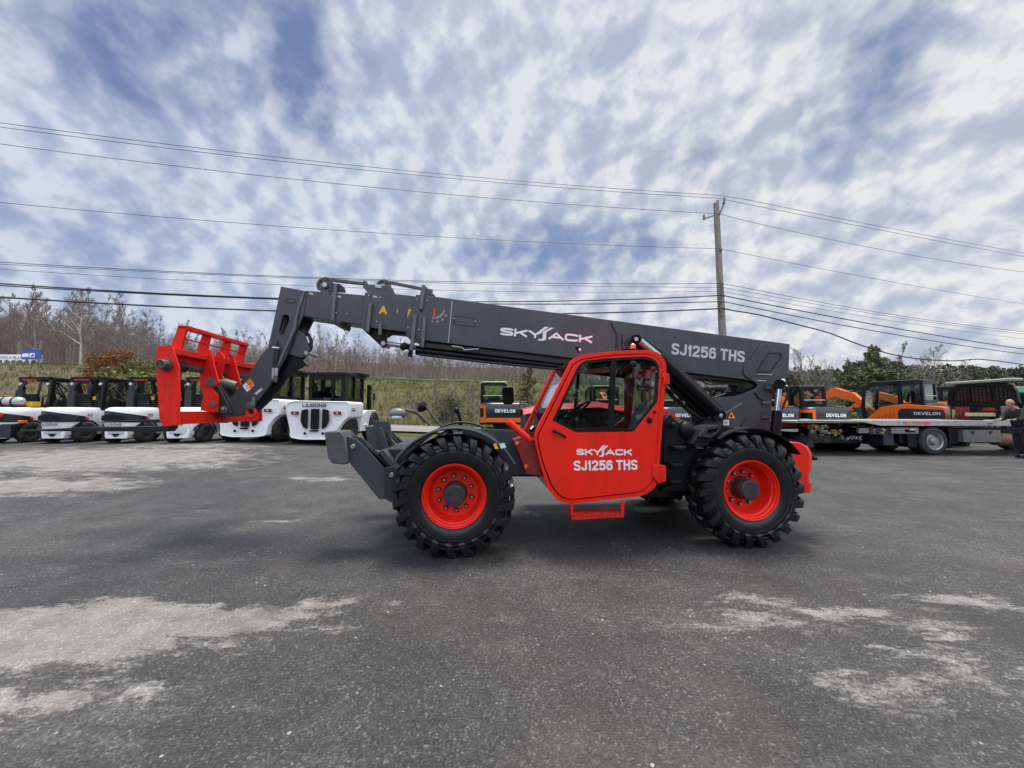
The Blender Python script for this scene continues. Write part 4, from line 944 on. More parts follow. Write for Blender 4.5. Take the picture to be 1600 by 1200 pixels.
def chain(pts, name='chain'):
    P = [L(*p) for p in pts]; mb = MB(); 
    for a, b in zip(P, P[1:]):
        n = max(1, int((b - a).length / .032)); d = (b - a) / n; up = Vector((-d.z, 0, d.x)).normalized()
        for i in range(n):
            c = a + d * (i + .5); e = d * .40; 
            for yy in (-.018, .012):
                q = [c - e - up*.020, c + e - up*.020, c + e*1.1 + up*.020, c - e*1.1 + up*.020]
                mb.prism([(v.x, v.z) for v in q], c.y + yy, c.y + yy + .010)
            mb.tube([c + Vector((0, -.022, 0)), c + Vector((0, .026, 0))], .021, 6)
    return mb.build(name, DSTEEL, boom, recalc=False)
chain([(503, 438.5, 1.2), (512, 436.5, 1.2), (545, 441, 1.2), (571, 443.5, 1.2)]); chain([(600, 440.5, 1.2), (611, 442, 1.2), (647, 449, 1.2), (676, 455, 1.2)])
tb('chain_bolt', [(648, 450, 1.2), (676, 455, 1.2)], .017, STEEL, boom, n=8)

# ---- boom head (gooseneck) and hose slot
HD = [(438.8, 447.3), (480, 455), (478, 470), (474, 492), (463, 514), (449, 553), (437, 575), (424, 598), (406, 621), (381, 645), (352, 650), (343, 640), (359, 625), (406, 558), (419, 542), (429, 495)]
slot = rounded(LQ([(441.5, 494), (445, 491), (451, 493), (452, 500), (444, 522), (437, 524), (436, 516)], FB + .05), .02)
qh = LQ(HD, FB + .05)
mb = MB(); mb.prism(qh, FB + .05, FB + .085, 'y', [slot]); mb.prism(qh, BB - .085, BB - .05, 'y')
# web between the cheek plates, open behind
wb = LQ([(440, 449), (478, 456), (474, 492), (468, 492), (462, 470), (447, 468), (436, 500), (424, 545), (362, 627), (350, 640), (345, 640), (359, 625), (406, 558), (419, 542), (429, 495)], FB + .05)
mb.prism(wb, FB + .085, BB - .085)
head = mb.build('boom_head', SLATE, TEL, bevel=.006)
ed = LQ([(477.7, 455.5), (473, 470), (468, 485), (462.5, 514), (445, 553), (433, 579), (430.5, 578), (442, 551), (459, 512), (464, 487), (470, 468), (474, 455)], FB + .05)
mb = MB(); mb.prism(ed, FB + .032, FB + .0498); mb.build('edge_flange', WEAR, head, bevel=.003)
rim('cast_mark', [(444.5, 468), (450, 465), (461, 467), (463, 471), (459, 475), (447, 473.5)], FB + .05, head, SLATED, w=.012, rad=.04)
tb('hose', [(447, 494, 1.2), (443, 508, 1.17), (438, 524, 1.15), (432, 540, 1.10), (429, 562, 1.10), (428, 578, 1.10)], .020, HOSE, head, n=8)
tb('hose', [(450, 496, 1.22), (446, 512, 1.2), (440, 528, 1.17), (434.5, 545, 1.09), (432, 562, 1.09), (431.5, 578, 1.09)], .016, HOSE, head, n=8)
tb('hose_clamp', [(426, 543.5, 1.08), (437, 544.5, 1.08)], .022, STEEL, head, n=8)
for x in (427.5, 432): tb('hose_coupling', [(x, 575, 1.09), (x - .8, 593, 1.09)], [.020, .024], STEEL, head, n=10)
tb('hose_coupling', [(431, 587, 1.07), (430, 597, 1.07)], .03, DSTEEL, head, n=8)
# tilt cylinder behind the neck
pr('tilt_bracket', [(463, 514), (476, 520), (481, 536), (484, 548), (478, 556), (470, 559), (448, 552)], FB + .09, FB + .12, SLATE, head)
pr('tilt_bracket', [(463, 514), (476, 520), (481, 536), (484, 548), (478, 556), (470, 559), (448, 552)], BB - .12, BB - .09, SLATE, head)
tb('tilt_cylinder', [(474, 552, 1.29), (452, 566, 1.29), (420, 590, 1.29), (392, 612, 1.29)], [.075, .085, .085, .06], BLACK, head, n=18)
tb('tilt_rod', [(395, 610, 1.29), (355, 612, 1.29)], .05, DSTEEL, head)
mb = MB(); p = L(475, 550, FB); mb.tube([(p.x, FB + .06, p.z), (p.x, BB - .05, p.z)], .028, 12); mb.build('tilt_pin', STEEL, head)
tb('hose_loop', [(472, 516, 1.15), (483, 522, 1.14), (488, 535, 1.14), (486, 546, 1.15), (480, 552, 1.16)], .015, HOSE, head, n=8)
tb('hose_loop', [(474, 518, 1.2), (481, 523, 1.19), (485, 534, 1.19), (483.5, 545, 1.2)], .014, HOSE, head, n=8)
pr('lower_guard', [(449, 551), (470, 560), (484, 574), (478, 571), (466, 578), (448, 592), (428, 606), (424, 598), (437, 575)], FB + .13, FB + .15, BLACK, head)
pr('neck_hole_liner', [(463, 492), (468, 491), (467, 496), (461.5, 511), (461, 505)], FB + .04, FB + .048, BLACK, head)
# decals on the neck
def patchd(name, pts, yl, m, parent): 
    mb = MB(); mb.prism(LQ(pts, yl), yl - .003, yl + .001); return mb.build(name, m, parent)
patchd('warning_decal', [(379, 603), (391, 591.5), (398.5, 602), (386, 612.5)], FB + .05, WTXT, head)
patchd('warning_decal_band', [(384.5, 598), (391, 591.5), (398.5, 602), (392, 607)], FB + .047, ORDEC, head)
mb = MB(); c = L(387, 604.5, FB + .046); mb.lathe([(.018, -.001), (.024, -.001), (.024, .001), (.018, .001)], tuple(c), 'y', 16); mb.prism([(c.x+.03, c.z+.02), (c.x+.05, c.z+.05), (c.x+.02, c.z+.06)], c.y - .002, c.y); mb.build('decal_symbol', SLATED, head)
patchd('warning_decal', [(397.5, 615), (408, 606.5), (411, 608), (401, 617)], FB + .05, GTXT, head)
pr('foot_plate', [(338, 602), (342, 604), (362, 645), (355, 650), (345, 652), (340, 641)], FB - .0, FB + .03, SLATED, head)
bolts([(350, 640), (390, 634)], FB + .0, head, .05, DSTEEL); bolts([(348, 639)], FB - .02, head, .022, STEEL)
tb('wire_clip', [(393, 632, 1.0), (395, 621, 1.0), (397, 620, 1.0), (396, 633, 1.0)], .005, STEEL, head, n=5)
# lifting hook, red
hk = MB(); c = L(393, 645, 1.1); hk.lathe([(.055 + .022*math.cos(a*math.pi/4), .022*math.sin(a*math.pi/4)) for a in range(9)], tuple(c), 'y', 22, R(-215), R(60)); hk.build('lifting_hook', REDW, TEL)
tb('hook_shank', [(397, 624, 1.1), (396, 640, 1.1)], .02, DSTEEL, n=8)

# ---- fork carriage
y0c, y1c = .46, 2.22
EPL = [(245.3, 541), (267.6, 538.5), (271, 548), (279, 574), (279.5, 664), (256, 666.5), (249, 657), (243, 569)]
q = LQ(EPL, y0c)
CX0 = L(271, 548, y0c).x; zt_ = L(268, 540, y0c).z; zb_ = L(279, 664, y0c).z; CX1 = L(279.5, 600, y0c).x
mb = MB(); mb.prism(q, y0c, y0c + .03)
car = mb.build('fork_carriage', REDW, TEL, bevel=.004)
mb = MB(); mb.prism(q, y1c - .03, y1c); mb.build('end_plate', REDW, car, bevel=.004)
def cbar(name, x0, x1, z0, z1, ya=y0c + .03, yb=y1c - .03, m=REDW): 
    mb = MB(); mb.box((x0, ya, z0), (x1, yb, z1)); return mb.build(name, m, car, bevel=.004)
cbar('top_beam', CX0 - .10, CX0 + .02, zt_ - .10, zt_ - .03)
cbar('top_beam_web', CX0 - .09, CX0 - .06, zt_ - .21, zt_ - .10)
cbar('bottom_beam', CX1 - .04, CX1 - .005, zb_ + .005, zb_ + .155)
cbar('bottom_beam_shade_flange', CX1 - .14, CX1 - .04, zb_ + .005, zb_ + .035, m=SLATED)  # flange coloured dark to stand for the shadow under the beam
# inner plates that carry the coupler
PA = [(320, 543), (329.5, 548), (334, 570), (341.5, 598), (338, 602), (330, 606), (340, 618), (340, 640), (334, 645), (313, 641), (314, 634), (317.5, 617), (312, 601), (312, 580), (321, 564), (321, 552)]
for yy in (1.02, 1.50):
    mb = MB(); mb.prism(LQ(PA, 1.02), yy, yy + .03); mb.build('coupler_plate', REDW, car, bevel=.003)
mb = MB(); mb.prism(LQ([(336, 548), (344, 551), (349, 560), (344, 590), (337, 596), (334, 570)], 1.2), 1.22, 1.25); mb.build('coupler_plate', REDW, car, bevel=.003)
# load backrest
zr = L(289, 509, .62).z; xr = CX0 - .05; xt = L(289, 509, .62).x
def up(y, w=.03):
    mb = MB(); mb.prism([(xr - .10, zt_ - .03), (xr + .03, zt_ - .03), (xt + .04, zr), (xt - .06, zr - .005)], y, y + w); mb.build('backrest_post', REDW, car, bevel=.003)
for y in (.60, 1.02, 1.44, 1.83): up(y, .035 if y in (1.02, 1.44) else .03)
mb = MB(); mb.box((xt - .06, .60, zr - .045), (xt + .045, 1.86, zr)); mb.build('backrest_top', REDW, car, bevel=.004)
mb = MB(); mb.tube([((xr+xt)/2, .62, (zr+zt_)/2 - .02), ((xr+xt)/2, 1.84, (zr+zt_)/2 - .02)], .010, 8); mb.build('backrest_rod', REDW, car)
# fork shaft with end nuts
sh = L(252, 570, y0c); sx, sz = sh.x + .03, sh.z
mb = MB(); mb.tube([(sx + .03, .36, sz), (sx + .03, 2.32, sz)], .042, 14); mb.build('fork_shaft', DSTEEL, car)
mb = MB(); mb.lathe([(.001, -.10), (.05, -.10), (.058, -.09), (.058, -.03), (.075, -.028), (.075, .0)], (sx + .03, y0c, sz), 'y', 12); mb.build('shaft_nut', DSTEEL, car)
def fork(y, xtip_px, dz):
    zt2 = L(140, 673, .64).z + dz; x_s = CX1 - .17; xtip = L(xtip_px, 670, y + .06).x
    mb = MB()
    prof = [(x_s + .02, sz + .02), (x_s - .04, sz + .02), (x_s - .045, zt2 + .10), (x_s - .08, zt2 + .052), (x_s - .9, zt2 + .045), (xtip, zt2 + .012), (xtip, zt2), (x_s - .9, zt2 - .005), (x_s - .02, zt2 - .012), (x_s + .015, zt2 + .03)]
    mb.prism(prof, y, y + .13); mb.tube([(sx + .03, y - .01, sz), (sx + .03, y + .14, sz)], .068, 16)
    mb.build('fork', mat('worn black fork', (.022, .022, .024), .42, .4, vary=.4, scale=9, bump=.1, dust=.05), car, bevel=.006)
fork(.58, 41, 0); fork(1.60, 163, .07)
# coupler (black): knuckle between carriage and neck
pr('coupler', [(335, 598), (343, 600), (356, 622), (362, 646), (352, 651), (340, 648), (339, 618)], 1.10, 1.42, SLATED, car)
tb('coupler_pin', [(329, 597, .99), (331, 597, 1.58)], .055, DSTEEL, car); tb('coupler_pin', [(333, 631, .99), (333, 631, 1.58)], .035, DSTEEL, car)
tb('tilt_link', [(332, 599, 1.2), (352, 600, 1.2), (368, 604, 1.24)], [.05, .075, .07], DSTEEL, car)
tb('tilt_link', [(340, 607, 1.3), (362, 612, 1.3)], .09, BLACK, car)

# ---- lift cylinder, tower and the small compensation cylinder
tb('lift_cylinder', [(1028, 556, .93), (1062, 590, .93), (1118, 643, .93)], .108, BLACK, n=28)
tb('lift_rod', [(1000, 533, .96), (1035, 562, .93)], .055, STEEL, n=18)
tb('rod_eye', [(994, 530, .86), (994, 530, 1.06)], .07, BLACK, n=14); bolts([(994, 530)], .85, TEL, .03, STEEL)
tb('cylinder_eye', [(1124, 649, .84), (1124, 649, 1.04)], .085, BLACK, n=16); bolts([(1127, 650)], .83, TEL, .035, STEEL)
tb('lower_cylinder', [(1020, 577, 1.15), (1060, 618, 1.12), (1100, 652, 1.1)], .10, BLACK, n=18)
for i in range(4): tb('hose', [(1020, 580 + i*5, .98), (1040 + i*3, 602 + i*3, .95), (1070 + i*2, 634 + i*2, .96), (1095, 652 + i, 1.0), (1112, 657, 1.0)], .013, HOSE, n=7)
tb('hose_fitting', [(1041, 603, .93), (1046, 608, .93)], .016, STEEL, n=7); tb('hose_fitting', [(1053, 617, .93), (1059, 622, .93)], .014, STEEL, n=7); tb('hose_fitting', [(1066, 627, .93), (1070, 631, .93)], .014, STEEL, n=7)
TW = [(1115, 625), (1122, 620.5), (1148, 619.5), (1165, 614), (1181, 607), (1194, 595), (1206, 600), (1207, 613), (1203, 668), (1203, 700), (1113, 700), (1113, 640)]
tow = pr('tower', TW, 1.00, 1.035, SLATE)
pr('tower', TW, 1.55, 1.585, SLATE, yref=1.0)
pr('tower_core', [(1125, 635), (1180, 620), (1200, 618), (1200, 690), (1118, 690)], 1.06, 1.53, SLATED, tow)
pr('tower_rib', [(1132, 645), (1160, 628), (1161, 631), (1134, 648)], .985, 1.0, WEAR, tow)
pr('tower_rib', [(1157, 665), (1166, 652), (1168, 653), (1159, 667)], .985, 1.0, SLATED, tow)
for x, y in ((1191, 627), (1191, 649.5), (1196, 604)): pr('tower_step', [(x, y), (x+14, y), (x+14, y+4), (x+2, y+4)], .96, 1.0, WEAR, tow)
tb('tower_ridge', [(1180, 613, .99), (1183, 619, .99), (1191, 625, .99), (1206, 628, .99)], .012, SLATED, tow, n=8)
mb = MB(); mb.prism(LQ([(1137.5, 653.5), (1143, 643.5), (1148.5, 653.5)], .999), .994, .999); mb.build('warning_triangle', YTXT, tow)
mb = MB(); mb.prism(LQ([(1141.8, 652), (1142.2, 647.5), (1144, 647.5), (1144.4, 652)], .99), .99, .993); mb.build('decal_symbol', BLACK, tow)
patchd('square_decal', [(1130, 656), (1139, 656), (1139, 664.5), (1130, 664.5)], .99, WTXT, tow)
mb = MB(); c = L(1134.5, 660, .985); mb.lathe([(.016, -.001), (.022, -.001), (.022, .001), (.016, .001)], tuple(c), 'y', 16); mb.prism([(c.x-.015, c.z-.012), (c.x-.011, c.z-.015), (c.x+.015, c.z+.012), (c.x+.011, c.z+.015)], c.y-.001, c.y+.001); mb.build('decal_symbol', REDD, tow)
tb('compensation_rod', [(1217.5, 608, .85), (1213, 648, .85)], .035, mat('chrome', (.62, .63, .65), .22, .9, vary=.05), n=16)
tb('compensation_cylinder', [(1214, 642, .85), (1211.5, 680, .85)], .068, BLACK, n=18)
tb('rod_head', [(1218, 600, .80), (1218, 600, .92)], .07, BLACK, n=14); tb('rod_head', [(1212, 600, .95), (1222, 612, .95)], .06, BLACK, n=10)
mb = MB(); mb.ball(L(1223.5, 595.5, .80), .034); mb.build('ball_knob', LAMPW, TEL); mb = MB(); mb.ball(L(1229, 603.5, .84), .018); mb.build('ball_knob', STEEL, TEL)
tb('hose', [(1225, 596, .9), (1231, 604, .9), (1230, 618, .9), (1222, 640, .92)], .014, HOSE, n=7)
for i in range(5): tb('hose', [(1075+i*6, 582+i, 1.3), (1105+i*4, 600-i*3, 1.2), (1140+i*3, 600-i*2, 1.15), (1168, 606-i*2, 1.1), (1188, 603, 1.1), (1196, 596, 1.1)], .012, HOSE, n=7)
tb('hose', [(1080, 588, 1.2), (1094, 583, 1.2), (1122, 586, 1.2), (1160, 596, 1.2)], .012, HOSE, n=7)
pr('hose_bundle_block', [(1160, 596), (1186, 600), (1182, 607), (1160, 614), (1150, 612)], 1.1, 1.4, BLACK)

# ---- fenders
def fender(cx, a0, a1, r, y0, y1, m=PLAST, th=.015, flat=None):
    mb = MB(); mb.lathe([(r, y0), (r + th, y0), (r + th*1.2, (y0+y1)/2), (r + th, y1), (r, y1), (r, y0)], (cx, 0, .668), 'y', 26, R(a0), R(a1)); return mb.build('fender', m, TEL)
ff = fender(0, 42, 138, .742, .0, .46)
mb = MB(); mb.lathe([(.758 + .014*math.cos(k*math.pi/4), .0 + .014*math.sin(k*math.pi/4)) for k in range(9)], (0, 0, .668), 'y', 30, R(28), R(150)); mb.build('fender_rail', SLATE, TEL)
mb = MB(); mb.lathe([(.758 + .014*math.cos(k*math.pi/4), .46 + .014*math.sin(k*math.pi/4)) for k in range(9)], (0, 0, .668), 'y', 30, R(36), R(145)); mb.build('fender_rail', SLATE, TEL)
pr('fender_flap', [(618, 713), (668, 676), (676, 679), (663, 688), (630, 716), (617, 722)], .02, .44, SLATED)
fender(0, 42, 132, .742, 2.12, 2.56)
mb = MB(); mb.lathe([(.765 + .014*math.cos(k*math.pi/4), 2.10 + .014*math.sin(k*math.pi/4)) for k in range(9)], (0, 0, .668), 'y', 30, R(36), R(145)); mb.build('fender_rail', SLATE, TEL)
patchd('warning_decal', [(770.5, 694), (775, 692), (779, 701), (774, 702)], -.02, YTXT, ff); patchd('small_decal', [(780, 694), (788, 692), (791, 699), (783, 701)], -.02, PAPER, ff)
fender(W_, 35, 124, .735, -.02, .46)
fender(W_, 40, 122, .735, 2.12, 2.58)
pr('fender_step', [(1080, 694), (1098, 671), (1125, 664), (1150, 668), (1120, 680), (1104, 698)], .12, .5, PLAST, bevel=.01)
pr('fender_hook', [(1098, 676), (1104, 667), (1122, 665), (1128, 669), (1118, 680), (1110, 684), (1094, 682)], .06, .12, SLATED, holes=[[(1103, 677), (1107, 671), (1118, 670), (1113, 678)]])
# ---- plastic tank and steps between cab and rear wheel
TK = MB(); TK.prism(rounded(LQ([(1037, 655), (1048, 646), (1060, 660), (1068, 655), (1084, 662), (1087, 678), (1082, 690), (1089, 698), (1090, 740), (1086, 768), (1037, 768)], .30), .03), .30, .88); TK.build('tank', PLAST, TEL, bevel=.03, seg=3)
mb = MB(); mb.ball(L(1072, 672, .30), .10, sc=(1, .8, 1.1)); mb.ball(L(1072, 680, .32), .07); mb.build('tank_dome', PLAST, TEL)
mb = MB(); mb.tube([L(1053, 664, .22), L(1053, 664, .34)], .035, 12); mb.ball(L(1053, 664, .2), .035, sc=(1, .5, 1)); mb.build('filler_cap', PLAST, TEL)
for x, y, w in ((1050, 697, 17), (1046, 723, 17), (1044, 749, 17)):
    a, b_ = L(x, y, .20), L(x + w, y, .20); mb = MB(); mb.prism(rounded([(a.x, a.z-.035), (b_.x, b_.z-.035), (b_.x, b_.z), (a.x, a.z)], .014), .12, .42); mb.build('side_step', PLAST, TEL, bevel=.01)
pr('tank_label', [(1084, 691), (1090, 691), (1090, 697), (1084, 697)], .27, .275, GREYM, bevel=0)
pr('under_tank', [(1020, 762), (1078, 755), (1080, 772), (1060, 780), (1000, 778)], .45, 1.2, BLACK, bevel=.03)

# ---- cab
D0 = .18     # outer face of the door side
OUT = [(836, 690), (836, 676), (893, 562), (908, 554.5), (961, 548.5), (1012, 546.5), (1030, 551), (1041, 566), (1041.5, 578), (1037, 640), (1030.5, 727), (1029, 752), (1020, 766), (1002, 775.5), (891, 787.3), (873, 783.5), (857, 766), (845, 728)]
DOOR = [(840, 690), (840, 680), (896, 568), (910, 561), (961, 554.5), (1011, 552.5), (1026, 557), (1034, 569), (1034.5, 580), (1030, 642), (1024, 727), (1021, 748), (1012, 761), (998, 769.5), (893, 781), (877, 777), (863, 762), (849, 727)]
WIN = [(862.6, 657), (902, 573), (913, 563.5), (958, 559.5), (1008, 557), (1022, 561), (1029.5, 571), (1030, 583), (1026.5, 628.5), (989, 674.5), (899, 675.5)]
WRAD = [.01, .05, .05, .0, .04, .04, .04, .02, .02, .02, .03]
outq, dq = rounded(LQ(OUT, D0), .05, 3), rounded(LQ(DOOR, D0), .05, 3)
wq = rounded(LQ(WIN, D0), WRAD, 3)
def shrink(q, d):
    n = len(q); out = []
    area = sum(q[i][0]*q[(i+1) % n][1] - q[(i+1) % n][0]*q[i][1] for i in range(n)); sg = 1 if area > 0 else -1
    for i in range(n):
        a = Vector(q[i-1]); b = Vector(q[i]); c = Vector(q[(i+1) % n]); e1 = (b-a); e2 = (c-b)
        if e1.length < 1e-6 or e2.length < 1e-6: out.append(tuple(b)); continue
        n1 = Vector((-e1.y, e1.x)).normalized(); n2 = Vector((-e2.y, e2.x)).normalized(); nn = (n1 + n2)
        if nn.length < 1e-4: nn = n1
        nn.normalize(); out.append(tuple(b + nn * sg * d / max(.5, nn.dot(n1))))
    return out
CW = .98    # cab width
cx_ = MB(); cx_.prism(outq, D0, D0 + .07, 'y', [shrink(dq, -.004)])
cab = cx_.build('cab', RED, TEL, bevel=.016, seg=3)
# inner lip behind the door and far wall ring with its windows
mb = MB(); mb.prism(shrink(outq, .012), D0 + .03, D0 + .10, 'y', [shrink(dq, .035)]); mb.build('door_seal', BLACK, cab)
dq = shrink(dq, .010)
FW = LQ([(871, 658), (908, 573), (1022, 566), (1022, 655), (1000, 672), (880, 676)], D0)
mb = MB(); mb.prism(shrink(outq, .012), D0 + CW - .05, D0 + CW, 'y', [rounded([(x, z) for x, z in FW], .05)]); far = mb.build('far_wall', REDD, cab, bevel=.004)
mb = MB(); a = L(936, 566, D0); b_ = L(926, 676, D0); mb.prism([(a.x-.02, a.z), (a.x+.02, a.z), (b_.x+.02, b_.z), (b_.x-.02, b_.z)], D0+CW-.06, D0+CW-.015); mb.build('far_post', BLACK, cab)
mb = MB(); mb.prism(shrink(rounded(FW, .05), -.01), D0+CW-.028, D0+CW-.022); mb.build('far_glass', GLASSD, cab)
def spanp(name, pts, ya, yb, th, m, parent, close=False, bevel=.005):
    """skin plate following an open side profile (px) between two y planes"""
    q = [Vector((p[0], 0, p[1])) for p in LQ(pts, D0)]; mb = MB()
    for a, b in zip(q, q[1:]):
        n = Vector((-(b-a).z, 0, (b-a).x)).normalized() * th
        vs = [a, b, b + n, a + n]; mb.prism([(v.x, v.z) for v in vs], ya, yb)
    return mb.build(name, m, parent, bevel=bevel)
ya, yb = D0 + .07, D0 + CW - .05
spanp('roof', [(908, 555.5), (961, 549.5), (1012, 547.5), (1030, 552)][::-1], ya, yb, .03, RED, cab)
spanp('roof_lining', [(909, 563), (961, 558), (1012, 556), (1028, 561)][::-1], ya+.005, yb-.005, .11, BLACK, cab)
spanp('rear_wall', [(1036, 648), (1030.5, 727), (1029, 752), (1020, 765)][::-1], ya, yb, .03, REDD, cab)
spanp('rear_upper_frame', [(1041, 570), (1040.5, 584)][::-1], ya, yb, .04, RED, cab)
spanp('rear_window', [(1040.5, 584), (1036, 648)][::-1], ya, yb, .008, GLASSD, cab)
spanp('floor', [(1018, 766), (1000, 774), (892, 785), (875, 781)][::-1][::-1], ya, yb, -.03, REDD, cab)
spanp('nose_panel', [(837, 688), (846, 727), (858, 765), (873, 782)], ya, yb, .03, RED, cab)
a, b_ = L(837, 679, D0), L(893, 563.5, D0)
d = (b_ - a).normalized(); n_ = Vector((-d.z, 0, d.x))
ws = MB(); ws.prism([(p.x, p.z) for p in (a, b_, b_ + n_*.006, a + n_*.006)], ya - .0, yb); wsh = ws.build('windshield', GLASSD, cab)
ws = MB(); ws.prism([(p.x, p.z) for p in (a - n_*.01, b_ - n_*.01, b_ + n_*.035, a + n_*.035)], yb, D0 + CW); ws.build('pillar', RED, cab, bevel=.008)
m_ = a.lerp(b_, .30); ws = MB(); ws.prism([(p.x, p.z) for p in (m_ - d*.02 + n_*.008, m_ + d*.02 + n_*.008, m_ + d*.02 + n_*.02, m_ - d*.02 + n_*.02)], ya, yb); ws.build('windshield_bar', BLACK, cab)
mb = MB(); p0, p1 = a.lerp(b_, .36), a.lerp(b_, .70); mb.prism([(p.x, p.z) for p in (p0 - n_*.012, p1 - n_*.012, p1 - n_*.008, p0 - n_*.008)], ya + .12, ya + .55); mb.build('paper_sheet', PAPER, cab)
tb('wiper', [(833, 678, .30), (862, 622, .55), (877, 590, .60)], .008, BLACK, cab, n=6)
tb('wiper_motor', [(829, 673, .3), (833, 668, .34)], .03, BLACK, cab, n=8)
# door
mb = MB(); mb.prism(dq, D0 - .012, D0 + .028, 'y', [wq]); door = mb.build('door', RED, TEL, bevel=.008, seg=3)
mb = MB(); mb.prism(shrink(wq, .001), D0 - .008, D0 + .02, 'y', [shrink(wq, .034)]); mb.build('window_frame', BLACK, door, bevel=.003)
gl = shrink(wq, .032); mb = MB(); mb.prism(gl, D0 + .004, D0 + .009); mb.build('glass', GLASS, door)
a, b_ = L(959.5, 560, D0), L(953.5, 675, D0)
mb = MB(); mb.prism([(a.x-.036, a.z), (a.x+.030, a.z), (b_.x+.036, b_.z), (b_.x-.030, b_.z)], D0 - .006, D0 + .03); mb.build('mullion', BLACK, door, bevel=.003)
for x, y in ((960, 574.5), (955, 660)):
    p = L(x, y, D0); mb = MB(); mb.prism(rounded([(p.x-.075, p.z-.02), (p.x+.075, p.z-.02), (p.x+.075, p.z+.02), (p.x-.075, p.z+.02)], .019), D0 - .014, D0 - .006); mb.build('window_latch', PLAST, door, bevel=.003)
tb('handle', [(864, 673, .13), (872, 676, .11), (884, 683.5, .13)], [.024, .014, .016], BLACK, door, n=10)
mb = MB(); c = L(1014.5, 656.5, D0 - .012); mb.lathe([(.001, -.03), (.022, -.03), (.026, -.018), (.036, -.014), (.038, 0)], tuple(c), 'y', 20); mb.build('lock', BLACK, door)
mb = MB(); c = L(1022.5, 644, D0 - .012); mb.lathe([(.001, -.03), (.014, -.03), (.016, 0)], tuple(c), 'y', 12); mb.build('stop_button', BLACK, door)
bolts([(1025, 580.5), (1018, 626)], D0, door, .010)
pr('hinge', [(1036, 582), (1046, 584), (1047, 600), (1037, 601)], D0 - .02, D0 + .06, RED, TEL, bevel=.008); pr('hinge', [(1030, 577), (1037, 577), (1037, 590), (1030, 590)], D0 - .026, D0 - .01, REDW, TEL, bevel=.006)
pr('hinge', [(1020, 725), (1041, 728), (1041, 752), (1030, 756), (1020, 745)], D0 - .03, D0 + .06, REDW, TEL, bevel=.006)
tb('hinge_rod', [(1034.5, 600, .165), (1029, 660, .165), (1024.5, 728, .165)], .008, REDW, TEL, n=8)
skyjack(L(900.5, 711, D0 - .012), L(987.5, 711.5, D0 - .012), .073, WTXT, door, D0 - .012)
text('lettering', 'SJ1256 THS', L(896.5, 735.5, D0 - .012), L(996, 734, D0 - .012), .118, WTXT, door, st=.20, gap=.09)
# step
stp = pr('access_step', [(893, 804), (972, 803.5), (972, 808.5), (894, 812.5)], D0 - .05, D0 + .18, REDW, TEL, bevel=.004)
for x in (893, 972):
    a, b_ = L(x, 783, D0 + .02), L(x, 808, D0 + .02); mb = MB(); mb.prism([(a.x-.022, a.z), (a.x+.022, a.z), (b_.x+.016, b_.z), (b_.x-.016, b_.z)], D0 + .0, D0 + .03); mb.build('step_hanger', REDW, stp, bevel=.003)
mb = MB()
A, B = L(894, 806, D0 - .06), L(972, 805, D0 - .06)
for i in range(12):
    p = A.lerp(B, (i + .5) / 12); mb.prism([(p.x-.018, p.z-.004), (p.x+.018, p.z-.004), (p.x+.009, p.z+.020), (p.x-.009, p.z+.020)], D0 - .056, D0 - .048)
mb.build('step_teeth', DSTEEL, stp)
# cab interior
IY = D0 + CW * .5
st = MB(); s0 = L(985, 690, IY)
st.prism(rounded([(s0.x-.38, s0.z-.06), (s0.x+.08, s0.z-.10), (s0.x+.08, s0.z+.04), (s0.x-.38, s0.z+.05)], .04), IY-.25, IY+.25)
st.prism(rounded([(s0.x-.02, s0.z), (s0.x+.12, s0.z), (s0.x+.34, s0.z+.50), (s0.x+.22, s0.z+.55)], .06), IY-.24, IY+.24); st.build('seat', SEATG, cab, bevel=.03, seg=3)
a = L(896, 668, IY)
mb = MB(); cc = Vector((a.x + .06, IY, a.z + .24)); ax = Vector((.55, 0, -.83)).normalized()
# steering wheel ring
u_ = Vector((0, 1, 0)); w_ = ax.cross(u_)
ring = [cc + (u_*math.cos(k*math.pi/14) + w_*math.sin(k*math.pi/14)) * .19 for k in range(29)]; mb.tube(ring, .016, 8)
for k in (4, 14, 24): mb.tube([cc, cc + (u_*math.cos(k*math.pi/14) + w_*math.sin(k*math.pi/14))*.19], .012, 6)
mb.ball(cc, .035); mb.build('steering_wheel', BLACK, cab)
mb = MB(); mb.tube([cc, cc + ax*(-.0) + Vector((-.18, 0, -.42))], [.03, .06], 10); mb.box((cc.x-.34, IY-.18, cc.z-.52), (cc.x-.08, IY+.18, cc.z-.28)); mb.build('steering_column', PLAST, cab, bevel=.01)
mb = MB(); mb.tube([cc + Vector((-.02, -.14, .02)), cc + Vector((-.07, -.17, .16))], .008, 6); mb.ball(cc + Vector((-.07, -.17, .18)), .032); mb.build('spinner_knob', BLACK, cab)
mb = MB(); q0 = L(1004, 600, D0+.75); mb.box((q0.x+.02, D0+.72, q0.z-.75), (q0.x+.12, D0+.80, q0.z+.10)); mb.build('rear_pillar', REDD, cab, bevel=.01)
mb = MB(); q0 = L(1000, 605, D0+.6); mb.ball(q0, .05); mb.tube([q0, q0 + Vector((.16, 0, 0))], .012, 6); mb.build('camera_arm', BLACK, cab)
mb = MB(); mb.box((L(850,690,D0).x, ya, L(900, 690, D0).z-.02), (L(1030,690,D0).x, yb, L(900, 690, D0).z+.0)); mb.build('dark_floor', mat('dark red trim', (.14, .012, .012), .6), cab)
